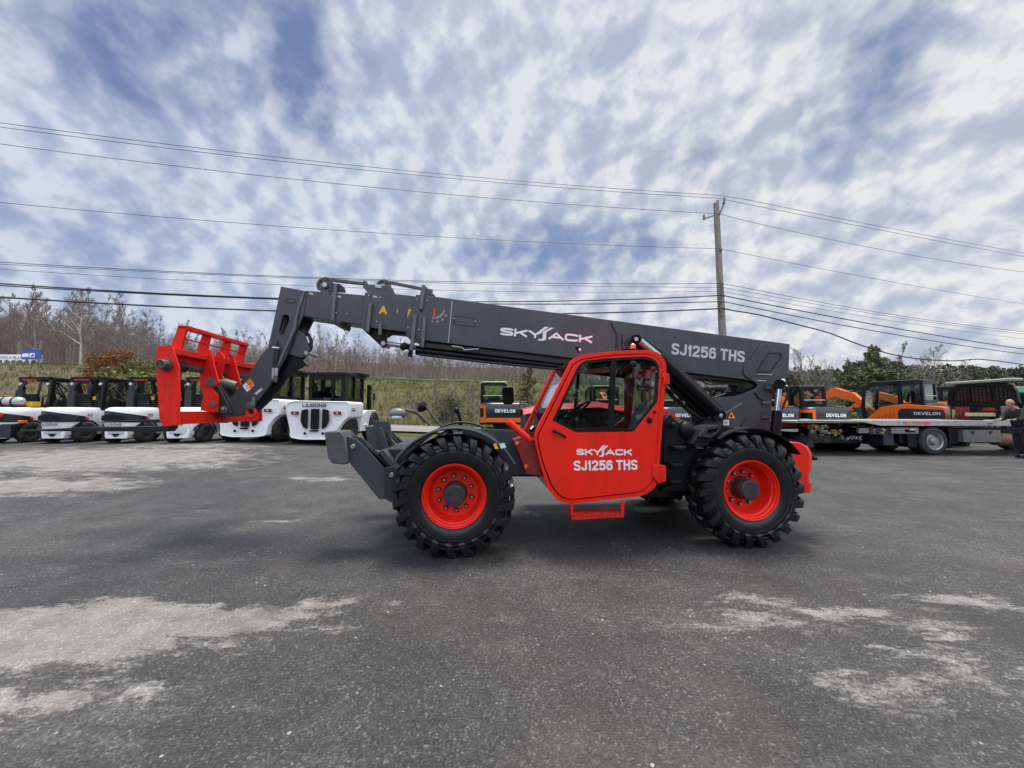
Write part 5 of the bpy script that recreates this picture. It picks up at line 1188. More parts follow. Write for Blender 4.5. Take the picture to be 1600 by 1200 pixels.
# beacons and lamps
tb('lamp_post', [(903.5, 552, .5), (903.5, 545, .5)], .015, BLACK, cab, n=6); mb = MB(); mb.ball(L(902, 543, .5), .035, sc=(.8, .8, 1)); mb.build('work_lamp', BLACK, cab); mb = MB(); mb.ball(L(906, 546.5, .46), .018); mb.build('lamp_lens', LAMPW, cab)
mb = MB(); mb.lathe([(.04, 0), (.04, .06), (.02, .08), (.001, .08)], tuple(L(989, 546, .75)), 'z', 14); mb.build('beacon', LAMPO, cab)
mb = MB(); mb.lathe([(.055, -.05), (.055, -.0), (.04, .01)], tuple(L(989, 546, .75)), 'z', 12); mb.build('beacon_base', BLACK, cab)
# red mirror tube and red cab mount in front of the cab
tb('cab_bumper_tube', [(794, 659, .30), (829, 689, .30)], .042, REDW, n=16)
mount = pr('cab_mount', [(802, 688), (828, 680), (842, 700), (850, 745), (822, 741), (812, 712)], D0 + .10, D0 + .42, REDD, bevel=.008)
bolts([(807.5, 693), (822, 729.5)], D0 + .095, mount, .035, REDW); bolts([(807.5, 693), (822, 729.5)], D0 + .08, mount, .018, STEEL)
# ---- lamps and mirror at the front
hl = MB(); c = L(621, 646, .25); hl.ball(c, .088, sc=(1.15, .75, .72)); lamp = hl.build('headlight', mat('grey lamp shell', (.17, .17, .18), .45), TEL)
mb = MB(); mb.ball(L(620, 652, .23), .055, sc=(1.2, .8, .62)); mb.build('lamp_lens', LAMPW, lamp)
tb('lamp_arm', [(636, 641, .26), (650, 643, .28), (660, 652, .30), (672, 664, .3)], .016, DSTEEL, lamp, n=8); tb('lamp_cable', [(634, 640, .26), (652, 647, .27), (664, 660, .3)], .011, HOSE, lamp, n=6)
hl = MB(); c = L(660, 635, .5); hl.tube([c + Vector((-.06, -.02, .0)), c, c + Vector((.06, .02, -.01))], [.075, .07, .035], 14); lamp = hl.build('work_lamp', BLACK, TEL)
tb('lamp_arm', [(665, 634, .48), (678, 652, .46), (690, 666, .45)], .018, DSTEEL, lamp, n=8)
mb = MB(); mb.ball(L(713, 641, 2.2), .05); lamp = mb.build('work_lamp', BLACK, TEL); tb('lamp_arm', [(716, 644, 2.2), (719, 656, 2.2), (720, 668, 2.2)], .03, BLACK, lamp, n=8)
mp = MB(); pm_ = LQ([(784, 605), (802, 604), (803.5, 628), (800, 632), (786, 632)], 2.45); mp.prism(rounded(pm_, .05), 2.43, 2.49); mir = mp.build('side_mirror', BLACK, TEL, bevel=.015)
tb('mirror_arm', [(797, 617, 2.50), (812, 616.5, 2.52), (813.5, 622, 2.52), (812, 650, 2.4)], .013, DSTEEL, mir, n=8)
# ---- front outriggers
def outrigger(dy, far=False):
    def pp(name, pts, a, b, m, parent=None, bevel=.006, holes=()): 
        q = LQ(pts, .30); mb = MB(); mb.prism(q, a + dy, b + dy); return mb.build(name, m, parent or TEL, bevel=bevel)
    arm = pp('outrigger_arm', [(541, 681), (557, 686), (572, 700), (604, 736), (604, 780), (592, 780), (547, 725), (546, 720)], .30, .32, SLATE)
    pp('arm_plate', [(541, 681), (557, 686), (572, 700), (604, 736), (604, 780), (592, 780), (547, 725), (546, 720)], .52, .54, SLATE, arm)
    pp('arm_web', [(548, 722), (594, 778), (600, 776), (554, 722)], .32, .52, SLATED, arm)
    pp('pivot_plate', [(602, 731), (616, 728), (622, 733), (618, 780), (612, 784), (602, 778)], .26, .30, SLATED, arm)
    pp('outrigger_foot', [(510, 674), (535, 673.5), (541, 681), (547, 722), (543, 725), (522, 723), (516, 715)], .22, .62, GREYP, arm, .02)
    for x, y in ((553.5, 697), (613.5, 741)):
        p = L(x, y, .30); mb = MB(); mb.lathe([(.0001, -.03), (.024, -.03), (.028, -.02), (.028, 0)], (p.x, .27 + dy if x < 600 else .26 + dy, p.z), 'y', 12); mb.build('pivot_pin', STEEL, arm)
    p0, p1, p2 = L(566, 697, .30), L(596, 722, .30), L(612, 742, .3)
    mb = MB(); mb.tube([(p0.x, .42 + dy, p0.z), (p1.x, .42 + dy, p1.z), (p2.x, .42 + dy, p2.z)], [.03, .035, .05], 12); mb.build('outrigger_cylinder', BLACK, arm)
    p0, p1 = L(589, 707, .30), L(614, 733, .30)
    mb = MB(); mb.prism([(p0.x, p0.z), (p0.x+.06, p0.z+.03), (p1.x+.05, p1.z), (p1.x, p1.z-.02)], .34+dy, .50+dy); mb.build('cylinder_cover', SLATE, arm, bevel=.006)
    return arm
outrigger(0.0)
outrigger(1.62)
# frame uprights seen between the two outriggers
pr('outrigger_frame', [(583, 657.5), (607, 658), (609, 662), (611, 686), (624, 700), (640, 705), (640, 740), (605, 738), (598, 690), (594, 694), (585, 692)], 1.55, 1.62, SLATE, bevel=.006)
pr('outrigger_strut', [(589, 672), (592, 668), (596, 669), (614, 722), (607, 719)], 1.28, 1.34, SLATE, bevel=.004)
tb('outrigger_ram', [(600, 676, 1.42), (618, 716, 1.42)], .055, BLACK)
pr('outrigger_crossbeam', [(604, 740), (640, 715), (660, 715), (660, 780), (604, 775)], .5, 2.05, SLATED, bevel=.01)
mb = MB(); mb.box((-.9, .62, .55), (.3, 1.95, 1.15)); mb.build('front_frame', SLATED, TEL, bevel=.02)
# ============================================================ OTHER MACHINES
def wheel_x(parent, cx, y, z, r, w, side, rimc=BLACK, lugs=0, tm=RUBD, name='wheel'):
    """road wheel turning about x; side=+1: its outer face looks to +x; cx is the outer face"""
    s = -side
    def pf(p): return [(a*r, h*w*s) for a, h in p]
    mb = MB(); mb.lathe(pf([(.001, .10), (.20, .10), (.22, .16), (.40, .18), (.52, .06), (.58, .03), (.60, .06), (.58, .5)]), (cx, y, z), 'x', 24)
    for k in range(6):
        a = k*math.pi/3; mb.lathe([(.001, s*w*.10), (.05*r, s*w*.10), (.05*r, s*w*.17)], (cx, y + .30*r*math.cos(a), z + .30*r*math.sin(a)), 'x', 6)
    o = mb.build(name, rimc, parent)
    mb = MB(); mb.lathe(pf([(.57, .08), (.60, .02), (.80, .0), (.93, .06), (.98, .16), (1.0, .3), (1.0, .7), (.98, .84), (.93, .94), (.80, 1), (.60, .98)]), (cx, y, z), 'x', 40)
    if lugs:
        for k in range(lugs):
            a0 = 2*math.pi*k/lugs
            for sd in (0, 1):
                aa = a0 + sd*math.pi/lugs; rings = []
                for rr, h in ((.86, .02), (.97, .08), (1.03, .18), (1.03, .48)):
                    hh = h if sd == 0 else 1-h; ri = []
                    for q, d_ in ((rr, 1), (rr-.05, 1.2)):
                        for sg in (-1, 1):
                            an = aa + sg*d_*math.pi/lugs*.52 + h*.25; ri.append((cx + hh*w*s, y + q*r*math.cos(an), z + q*r*math.sin(an)))
                    rings.append([ri[0], ri[1], ri[3], ri[2]])
                mb.loft(rings)
    mb.build('tyre', tm, o)
    return o
def outline(w, Ln, r, seg=7, y0=0.0):
    """plan outline open at the front: left side, round rear, right side"""
    pts = [(-w, Ln), (-w, y0 + r*1.2)]
    for k in range(seg + 1):
        a = math.pi + (math.pi/2) * k/seg; pts.append((-w + r + r*math.cos(a), y0 + r*1.0 + r*math.sin(a)))
    for k in range(seg + 1):
        a = 1.5*math.pi + (math.pi/2) * k/seg; pts.append((w - r + r*math.cos(a), y0 + r + r*math.sin(a)))
    pts += [(w, y0 + r*1.2), (w, Ln)]
    return pts
def small_forklift(number, label, tank=False, dark=False):
    root = empty('forklift'); tag(root, label, 'forklift', 'forklifts parked along the back left of the lot')
    w = .62
    # counterweight: bulging rounded rear
    lv = [(.26, .80, .10), (.30, .86, .05), (.62, .97, .02), (.80, 1.0, 0), (1.02, 1.0, 0), (1.15, .97, .03), (1.21, .90, .10), (1.225, .80, .16)]
    mb = MB(); rings = []
    for z, s, dy in lv:
        rings.append([(x*s, max(dy, y) if y > 1 else dy + y*(1), z) for x, y in outline(w, 1.15, .42)])
    mb.loft(rings); mb.build('counterweight', WHITE, root, ang=50)
    mb = MB(); mb.prism(rounded([(-.55, .95), (-.55, .42), (.55, .42), (.55, .95)], .03), .78, 1.0, 'z') if False else mb.prism(rounded([(-.36, .16), (.36, .16), (.40, .46), (-.40, .46)], .05), .06, .5)
    mb.build('tail', WHITE, root, bevel=.03); mb = MB(); mb.box((-.12, .045, .28), (.12, .065, .33)); mb.box((-.06, .03, .24), (.06, .065, .30)); mb.build('tow_pin', BLACK, root)
    # dark band sweeping round the rear to a point on the right side
    ol = outline(w*1.006, 1.15, .42, 7, -.006); n = len(ol); a = []; b_ = []; d = [0]
    for i in range(1, n): d.append(d[-1] + math.dist(ol[i], ol[i-1]))
    mbn = MB(); r1 = []; r2 = []
    for i in range(n):
        t = d[i]/d[-1]; c = 1 - abs(t - .40)/.52 if t > .40 else 1 - (.40 - t)/.45
        c = max(0, c); hi = .725 + .38 * (c ** .55); lo = .705 + .02 * t
        if c > 0: r1.append((ol[i][0], ol[i][1], lo)); r2.append((ol[i][0], ol[i][1], hi))
    mbn.loft([r1, r2], close=False, cap=False); mbn.build('grille_band', NAVY, root, recalc=False)
    mb = MB(); mb.prism(rounded([(-.44, .77), (.30, .77), (.22, .94), (-.2, .99), (-.44, .94)], .05), -.012, .01); mb.build('grille', BLACK, root, bevel=.004)
    mb = MB(); mb.lathe([(.001, .0), (.05, .0), (.055, -.01)], (w*1.006+.006, .52, .83), 'x', 14); mb.build('tail_lamp', LAMPR, root)
    if number: text('lettering', number, (w + .0, .50, .90), (w + .0, .68, .90), .10, NAVY, root, nrm=(1, 0, 0), bold=.01, lift=.012)
    if not tank: text('lettering', 'LIUGONG', (-.36, -.0, .60), (.22, -.0, .60), .085, NAVY, root, bold=.02, lift=.014)
    # body sides, sill and deck
    mb = MB(); mb.prism([(1.15, .35), (2.35, .35), (2.45, .62), (2.45, .80), (1.9, .80), (1.7, 1.05), (1.15, 1.05)], -w + .03, w - .03, 'x'); mb.build('body', WHITE if not dark else SLATED, root, bevel=.02)
    mb = MB(); mb.prism([(.25, 1.2), (1.15, 1.2), (1.35, 1.15), (1.7, 1.06), (1.7, 1.0), (.25, 1.0)], -.5, .5, 'x'); mb.build('engine_cover', BLACK, root, bevel=.03)
    for sd in (-1, 1):
        wheel_x(root, sd*.635, .55, .35, .35, .24, sd, SLATED, 18, name='rear_wheel'); wheel_x(root, sd*.68, 2.02, .36, .36, .26, sd, DSTEEL, 18, name='front_wheel')
        mb = MB(); mb.lathe([(.37, 0), (.43, 0), (.43, -sd*.16), (.37, -sd*.16)], (sd*(w+.006), .55, .35), 'x', 14, R(10), R(170)); mb.build('wheel_arch', BLACK, root)
    # overhead guard
    for sd in (-1, 1):
        mb = MB(); mb.prism([(.98, 1.12), (1.12, 1.12), (1.18, 2.26), (1.04, 2.26)], sd*.56-.055, sd*.56+.055, 'x'); mb.build('guard_post', BLACK, root, bevel=.008)
        mb = MB(); mb.prism([(2.28, .8), (2.40, .8), (1.98, 2.26), (1.86, 2.26)], sd*.55-.045, sd*.55+.045, 'x'); mb.build('guard_post', BLACK, root, bevel=.008)
        mb = MB(); mb.lathe([(.001, -.04), (.05, -.04), (.05, .02)], (sd*.50, 1.02, 2.08), 'y', 12); mb.build('work_lamp', LAMPW, root)
    mb = MB()
    for sd in (-1, 1): mb.box((sd*.56-.03, 1.02, 2.24), (sd*.56+.03, 2.0, 2.32))
    mb.box((-.59, 1.0, 2.24), (.59, 1.07, 2.34)); mb.box((-.59, 1.95, 2.2), (.59, 2.02, 2.26))
    for i in range(6): mb.box((-.5+.19*i, 1.07, 2.21), (-.47+.19*i, 1.95, 2.25))
    mb.build('guard_roof', BLACK, root, bevel=.006)
    mb = MB(); mb.box((-.42, .985, 2.205), (.10, 1.0, 2.245)); mb.build('warning_strip', LAMPR, root)
    # mast beyond
    for sd in (-1, 1):
        mb = MB(); mb.box((sd*.40-.07, 2.62, .1), (sd*.40+.07, 2.80, 2.32)); mb.build('mast_channel', BLACK, root, bevel=.006)
        mb = MB(); mb.tube([(sd*.27, 2.66, .2), (sd*.27, 2.66, 2.0)], .035, 8); mb.build('lift_cylinder', DSTEEL, root)
    mb = MB(); mb.box((-.44, 2.62, 2.20), (.44, 2.72, 2.34)); mb.box((-.44, 2.66, 1.1), (.44, 2.74, 1.2)); mb.box((-.50, 2.80, .1), (.50, 2.86, .62)); mb.build('mast_crossbar', BLACK, root)
    # seat, wheel, canister
    mb = MB(); mb.box((-.24, 1.0, 1.2), (.24, 1.45, 1.32)); mb.prism([(.98, 1.3), (1.10, 1.3), (1.0, 1.72), (.92, 1.72)], -.23, .23, 'x'); mb.build('seat', BLACK, root, bevel=.03)
    mb = MB(); mb.tube([(.0, 2.15, .8), (.0, 1.80, 1.42)], .03, 8); mb.lathe([(.16, -.012), (.185, -.012), (.185, .012), (.16, .012), (.16, -.012)], (0, 1.78, 1.45), 'z', 18); mb.build('steering_wheel', BLACK, root)
    mb = MB(); mb.tube([(-.40, .95, 1.2), (-.40, .95, 1.85)], .12, 12); mb.tube([(-.40, .95, 1.85), (-.40, .95, 1.98), (-.40, 1.1, 2.15)], .06, 8); mb.build('air_filter', SLATED, root)
    mb = MB(); mb.tube([(.40, 1.5, 1.1), (.40, 1.5, 1.38)], .02, 6); mb.tube([(.46, 1.55, 1.1), (.46, 1.55, 1.36)], .02, 6); mb.build('levers', BLACK, root)
    mb = MB(); mb.prism(rounded([(-.50, 1.15), (.44, 1.15), (.40, 1.50), (.10, 1.58), (-.46, 1.50)], .04), 1.95, 2.1); mb.build('dashboard', BLACK, root, bevel=.02)
    rq = random.Random(4)
    for i in range(9):
        x0 = rq.uniform(-.5, .5); mb = MB(); mb.tube([(x0, rq.uniform(1.1, 2.3), 1.0), (x0 + rq.uniform(-.2, .2), rq.uniform(1.2, 2.3), 1.6), (x0 + rq.uniform(-.25, .25), rq.uniform(1.2, 2.2), 2.2)], rq.uniform(.018, .045), 6); mb.build('hose', HOSE, root)
    for i in range(5):
        x = -.3 + .15*i; mb = MB(); mb.tube([(x, 2.60, 1.0), (x + .02, 2.58, 1.6), (x - .03, 2.55, 2.05), (x*.6, 2.2, 2.2)], .018, 6); mb.build('hose', HOSE, root)
    mb = MB(); mb.box((-.50, 2.50, .9), (.50, 2.54, 1.5)); mb.box((-.45, 2.50, 1.7), (.45, 2.53, 1.76)); mb.build('mast_guard', BLACK, root)
    mb = MB(); mb.tube([(-.56, 1.1, 1.9), (-.66, 1.25, 1.95)], .012, 6); mb.box((-.74, 1.22, 1.80), (-.60, 1.25, 1.98)); mb.build('mirror', BLACK, root)
    if tank:
        t_ = MB(); t_.lathe([(.001, -.42), (.08, -.40), (.155, -.33), (.165, -.28), (.165, .28), (.155, .33), (.08, .40), (.001, .41)], (-.02, .42, 1.42), 'x', 20); tk = t_.build('gas_tank', mat('galvanised tank', (.50, .50, .48), .45, .3, vary=.15), root)
        mb = MB(); mb.lathe([(.17, -.03), (.175, -.03), (.175, .03), (.17, .03)], (-.18, .42, 1.42), 'x', 20); mb.lathe([(.17, -.03), (.175, -.03), (.175, .03), (.17, .03)], (.16, .42, 1.42), 'x', 20); mb.build('strap', BLACK, tk)
        mb = MB(); mb.tube([(-.42, .42, 1.42), (-.5, .42, 1.42)], .05, 8); mb.build('valve', YEL, tk)
        mb = MB(); mb.box((.30, .55, 1.25), (.56, .8, 1.42)); mb.build('yellow_box', YEL, root, bevel=.01)
        mb = MB(); mb.box((-.4, .2, 1.20), (.4, .65, 1.27)); mb.build('tank_bracket', BLACK, root)
        mb = MB(); mb.prism([(.60, .60), (w+.012, .62), (w+.012, .72), (.58, .78)], .02, .1) if False else mb.box((w-.08, .18, .66), (w+.008, .44, .78)); mb.build('corner_lamp', LAMPO, root, bevel=.03)
        mb = MB(); mb.prism([(-.1, .72), (.12, 1.0), (.34, 1.0), (.06, .72)], -.014, .0); mb.build('red_stripe', RED, root)
        mb = MB(); mb.box((-.56, .02, .20), (.56, .3, .66)); mb.build('lower_panel', NAVY, root, bevel=.02)
    else:
        mb = MB(); mb.box((.05, 1.05, 1.50), (.28, 1.1, 1.62)); mb.build('yellow_tag', YEL, root)
    return root
BFG = glass('dark forklift glass', (.62, .68, .67), .6)
def big_forklift(label, lettering=True):
    root = empty('forklift'); tag(root, label, 'forklift', 'forklifts parked along the back left of the lot')
    pr_ = [(-1.05, 1.50), (-1.09, 1.30), (-1.02, .95), (-.93, .62), (-.86, .24), (-.45, .17), (.45, .17), (.80, .24), (.84, .55), (.98, .80), (1.10, .92), (1.20, .96), (1.20, 1.52), (-.7, 1.56)]
    mb = MB(); rings = []
    for y, s in ((0.06, .93), (0.0, .97), (.04, 1.0), (.5, 1.0), (1.25, 1.0)):
        rings.append([(x*s, y + (.05 if abs(x) > .9 else 0), .85 + (z-.85)*s) for x, z in rounded(pr_, .10, 4)])
    mb.loft(rings); mb.build('counterweight', WHITE, root, ang=40)
    mb = MB(); g = [(-.40, .50), (-.40, .95), (-.30, 1.18), (.30, 1.18), (.40, .95), (.40, .50), (.26, .36), (-.26, .36)]
    for x0, x1 in ((-.50, -.26), (-.14, .14), (.26, .50)):
        if x0 < -.2: q = [(x0, .85), (x0+.03, 1.22), (x1, 1.26), (x1, .55), (x0+.10, .62)]
        elif x0 > .2: q = [(x1, .85), (x1-.03, 1.22), (x0, 1.26), (x0, .55), (x1-.10, .62)]
        else: q = [(x0, .55), (x0, 1.26), (x1, 1.26), (x1, .55)]
        mb.prism(rounded(q, .03), -.006, .05)
    mb.build('grille', BLACK, root, bevel=.006)
    mb = MB(); mb.lathe([(.001, -.008), (.05, -.008), (.05, .01)], (-.33, .0, .40), 'y', 12); mb.lathe([(.001, -.008), (.05, -.008), (.05, .01)], (.30, .0, .40), 'y', 12); mb.box((-.16, -.008, .46), (.14, .01, .52)); mb.build('tow_pin', BLACK, root, bevel=.004)
    for x in (-.84, .66):
        mb = MB(); mb.box((x, -.010, 1.06), (x + .26, .03, 1.17)); lm = mb.build('tail_lamp', BLACK, root, bevel=.008); mb = MB(); mb.box((x+.03, -.014, 1.08), (x+.10, -.009, 1.15)); mb.box((x+.16, -.014, 1.08), (x+.23, -.009, 1.15)); mb.build('lens', LAMPR, lm); mb = MB(); mb.box((x+.11, -.014, 1.08), (x+.15, -.009, 1.15)); mb.build('lens', LAMPW, lm)
    if lettering: text('lettering', 'LIUGONG', (-.44, 0, 1.325), (.40, 0, 1.325), .125, BLACK, root, lift=.012, st=.24, gap=.12)
    text('lettering', 'CPCD', (1.20, .5, 1.30), (1.20, .75, 1.30), .07, GTXT, root, nrm=(1, 0, 0), lift=.01) if False else None
    mb = MB(); mb.box((1.19, .25, 1.18), (1.212, .55, 1.22)); mb.box((1.19, .25, 1.26), (1.212, .55, 1.28)); mb.build('vent', SLATED, root)
    mb = MB(); mb.prism([(1.2, .3), (3.3, .3), (3.5, .8), (3.5, 1.2), (1.2, 1.4)], -.8, .8, 'x'); mb.build('body', SLATED, root, bevel=.02)
    # white step and fender behind the rear wheel
    for sd in (-1, 1):
        fp = [(1.30, .40), (1.36, 1.02), (1.95, 1.22), (2.9, 1.22), (2.9, 1.0), (2.45, .98), (2.05, .40)]
        mb = MB(); mb.prism(fp, sd*.72, sd*1.12, 'x'); mb.build('fender', WHITE, root, bevel=.02)
        mb = MB(); mb.box((sd*1.0-.12, 1.6, .62), (sd*1.14+.02, 2.0, .66)); mb.build('step', WHITE, root, bevel=.006)
        wheel_x(root, sd*1.10, .72, .50, .50, .36, sd, SLATED, 20, name='rear_wheel'); wheel_x(root, sd*1.20, 2.70, .58, .58, .42, sd, SLATED, 20, name='front_wheel')
    # cab
    cb = MB(); z0, z1 = 1.48, 2.52
    for x, y in ((-.48, .62), (.72, .62), (-.48, 2.35), (.72, 2.35), (.72, 1.5), (-.48, 1.5)): cb.box((x-.07, y-.06, z0), (x+.07, y+.06, z1))
    cb.box((-.55, .57, z0), (.77, 2.40, z0+.18)); cb.box((-.55, .57, 2.34), (.77, .66, 2.52)); cb.box((-.55, .6, z0), (-.5, 2.35, z0+.5)); cb.box((.30, .585, z0), (.36, .65, z1)); cab_ = cb.build('cab', BLACK, root, bevel=.012)
    mb = MB(); mb.box((-.62, .52, 2.50), (.84, 2.5, 2.62)); 
    for i in range(3): mb.lathe([(.16, 0), (.16, .05), (.10, .07), (.001, .07)], (-.30+.36*i, .95, 2.62), 'z', 14)
    mb.build('roof', PLAST, cab_, bevel=.03)
    mb = MB(); mb.box((.10, 1.7, 2.62), (.95, 2.6, 2.72)); mb.build('roof_visor', PLAST, cab_, bevel=.03)
    mb = MB(); mb.box((-.45, .60, z0+.18), (.70, .605, 2.36)); mb.box((.745, .67, z0+.14), (.75, 2.3, 2.42)); mb.build('glass', BFG, cab_)
    mb = MB(); mb.box((-.25, 1.1, z0+.1), (.25, 1.5, z0+.3)); mb.prism(rounded([(-.22, z0+.25), (.22, z0+.25), (.18, z0+.62), (-.18, z0+.62)], .06), 1.02, 1.12); mb.build('seat', BLACK, cab_, bevel=.03)
    mb = MB(); mb.box((-.55, .70, 1.9), (-.42, .75, 2.3)); mb.build('window_sticker', mat('cardboard', (.45, .36, .24), .9), cab_)
    mb = MB(); mb.box((.1, .9, 2.62), (.25, 1.05, 2.70)); mb.build('beacon', LAMPR, cab_, bevel=.01)
    mb = MB(); mb.tube([(.25, .35, 1.52), (.25, .35, 1.64)], .11, 14); mb.tube([(.25, .35, 1.64), (.25, .35, 1.67)], .13, 14); mb.build('exhaust_cap', SLATED, root)
    mb = MB(); mb.box((1.24, 2.2, 1.62), (1.30, 2.3, 1.90)); mb.tube([(.8, 2.3, 2.1), (1.27, 2.25, 1.9)], .012, 6); mb.build('side_mirror', BLACK, root, bevel=.02)
    for sd in (-1, 1):
        mb = MB(); mb.box((sd*.55-.07, 3.55, .1), (sd*.55+.07, 3.75, 2.35)); mb.build('mast_channel', BLACK, root)
    return root
def place_px(o, px, Y, rz=0):
    x = WP(px, 640, Y).x; o.location = (x, Y, gz(x, Y)); o.rotation_euler = (0, 0, rz); return o
f0 = small_forklift('', 'white forklift with a silver gas tank on its rear, at the left edge', tank=True); place_px(f0, -8, 13.0)
f1 = small_forklift('40', 'white forklift marked 40 with a black swoop on its side'); place_px(f1, 82, 13.0, R(2))
f2 = small_forklift('50', 'white forklift marked 50, partly behind the fork tines'); place_px(f2, 181, 13.0, R(2))
f3 = small_forklift('', 'white forklift behind the red fork carriage, with no visible number'); place_px(f3, 277, 13.1, R(1))
f4 = big_forklift('large white cab forklift half hidden behind the grey boom head, second from right', False); place_px(f4, 383, 13.6)
f5 = big_forklift('large white cab forklift at the right end of the row, lettering over its grille'); place_px(f5, 492, 13.6)

# ------------------------------------------------------------ excavators
def track(parent, y_c, x0, x1, h, w, name='track'):
    """crawler running along y"""
    def cap(x0, x1, zc, r, n=8):
        return [(x0 + r + r*math.cos(a), zc + r*math.sin(a)) for a in [math.pi/2 + math.pi*k/n for k in range(n+1)]] + [(x1 - r + r*math.cos(a), zc + r*math.sin(a)) for a in [-math.pi/2 + math.pi*k/n for k in range(n+1)]]
    mb = MB(); o_ = cap(x0, x1, h/2, h/2); mb.prism(o_, y_c - w/2, y_c + w/2, 'x', [cap(x0+.10, x1-.10, h/2, h/2-.10)])
    for i in range(len(o_)):
        pass
    n = int((x1-x0)/.15)
    for i in range(n):
        yy = x0 + h/2 + (x1-x0-h) * i/n
        for z in (-.0, h): mb.box((y_c-w/2-.01, yy, z-.015), (y_c+w/2+.01, yy+.06, z+.015))
    o = mb.build(name, RUBD, parent)
    mb = MB()
    for yy in (x0+h/2, x1-h/2): mb.lathe([(.001, -w*.42), (h*.34, -w*.42), (h*.34, w*.42), (.001, w*.42)], (y_c, yy, h/2), 'x', 18)
    k = 5
    for i in range(k): mb.lathe([(.001, -w*.4), (.10, -w*.4), (.10, w*.4), (.001, w*.4)], (y_c, x0 + h/2 + (x1-x0-h)*(i+.5)/k, .14), 'x', 12)
    mb.box((y_c-w*.3, x0+h/2, h*.35), (y_c+w*.3, x1-h/2, h*.7)); mb.build('track_rollers', SLATED, o)
    return o
def excavator(label, S=1.0, sidetext=False, boomed=True):
    """faces +Y, rear (counterweight) at y=-1.15"""
    root = empty('excavator'); tag(root, label, 'excavator', 'orange excavators parked behind the telehandler')
    for sd in (-1, 1): track(root, sd*.80, -1.25, 1.35, .62, .40)
    mb = MB(); mb.box((-.62, -.6, .28), (.62, .7, .62)); mb.lathe([(.5, .55), (.5, .82), (.001, .82)], (0, 0, 0), 'z', 20); mb.build('undercarriage', SLATED, root, bevel=.01)
    mb = MB(); ax_ = [(x, .62 if False else .4 + 0, 0) for x in (0,)]; mb.prism([(-.98, 1.3), (-1.05, -.6), (1.0, -.6), (.98, 1.0), (.2, 1.35)], .80, .92, 'z'); mb.build('deck', BLACK, root, bevel=.02)
    # rear body: rounded
    lv = [(.84, .95, .04), (.90, .99, .01), (1.36, 1.0, 0), (1.60, 1.0, .0), (1.70, .97, .04), (1.74, .90, .10)]
    rings = [[(x*s, y if y > 0 else y*s + dy*.5, z) for x, y in outline(1.02, .35, .50, 7, -1.18)] for z, s, dy in lv]
    mb = MB(); mb.loft(rings); mb.build('counterweight', NAVY, root, ang=45)
    # orange wrap: lower stripe and left frame
    ol = outline(1.026, .30, .50, 7, -1.188)
    def band(name, i0, i1, z0, z1, m):
        mb = MB(); mb.loft([[(x, y, z0) for x, y in ol[i0:i1]], [(x, y, z1) for x, y in ol[i0:i1]]], close=False, cap=False); return mb.build(name, m, root, recalc=False)
    n = len(ol); band('orange_stripe', 7, n, .92, 1.10, ORANGE)
    band('orange_panel', 1, 8, .90, 1.62, ORANGE)
    mb = MB(); qq = rounded([(-1.03, -.75), (-.62, -1.19), (-.62, -1.19)], 0); 
    rr = [[(x*1.006, y*1.004 if y < 0 else y, z) for x, y in ol[2:7]] for z in (1.13, 1.50)]
    mb.loft(rr, close=False, cap=False); mb.build('vent_panel', BLACK, root, recalc=False)
    text('lettering', 'DEVELON', (-.36, -1.19, 1.32), (.48, -1.19, 1.31), .145, WTXT, root, lift=.008, st=.24)
    mb = MB(); mb.box((.15, -1.10, 1.735), (.55, -.95, 1.75)); mb.build('yellow_label', YTXT, root)
    mb = MB(); mb.prism(rounded([(.35, -.8), (1.0, -.7), (1.0, .4), (.35, .4)], .1), 1.70, 1.80, 'z'); mb.build('hood', ORANGE if sidetext else NAVY, root, bevel=.03)
    if sidetext:
        # long engine side seen from the cab side
        mb = MB(); mb.prism(rounded([(-1.20, .95), (-1.28, 1.30), (-1.22, 1.60), (-.2, 1.72), (.55, 1.60), (1.05, 1.10), (1.15, .90)], .08), -1.06, -.60, 'x'); mb.build('side_panel', ORANGE, root, bevel=.03)
        mb = MB(); mb.prism(rounded([(-1.22, .98), (-1.27, 1.30), (-1.22, 1.50), (-.1, 1.55), (.02, 1.45), (.02, .98)], .05), -1.075, -1.05, 'x'); mb.build('engine_door', NAVY, root, bevel=.01)
        text('lettering', 'DEVELON', (-1.078, -.45, 1.30), (-1.078, -1.15, 1.30), .11, WTXT, root, nrm=(-1, 0, 0), bold=.05, lift=.008)
        mb = MB()
        for i in range(7): mb.box((-1.07, .12+.09*i, 1.0), (-1.055, .15+.09*i, 1.38 - .03*i))
        mb.build('vent_slots', mat('dark orange', (.45, .06, .01), .5), root)
    # cab on the left
    x0, x1, y0, y1, z0, z1 = -1.0, .10, -.72, 1.15, .92, 2.62
    cb = MB(); side = rounded([(y0, z0+.55), (y0, z1-.06), (y0+.12, z1), (y1-.35, z1), (y1-.02, z1-.25), (y1+.05, z0+.7), (y1, z0), (y0+.5, z0), (y0+.3, z0+.5)], .05)
    w1 = rounded([(y0+.10, z0+.80), (y0+.10, z1-.16), (y0+.60, z1-.14), (y0+.60, z0+.80)], .05); w2 = rounded([(y0+.74, z0+.30), (y0+.74, z1-.14), (y1-.36, z1-.16), (y1-.12, z1-.34), (y1-.06, z0+.72), (y1-.12, z0+.30)], .06)
    cb.prism(side, x0, x0+.06, 'x', [w1, w2]); cb.prism(side, x1-.06, x1, 'x', [w1, w2])
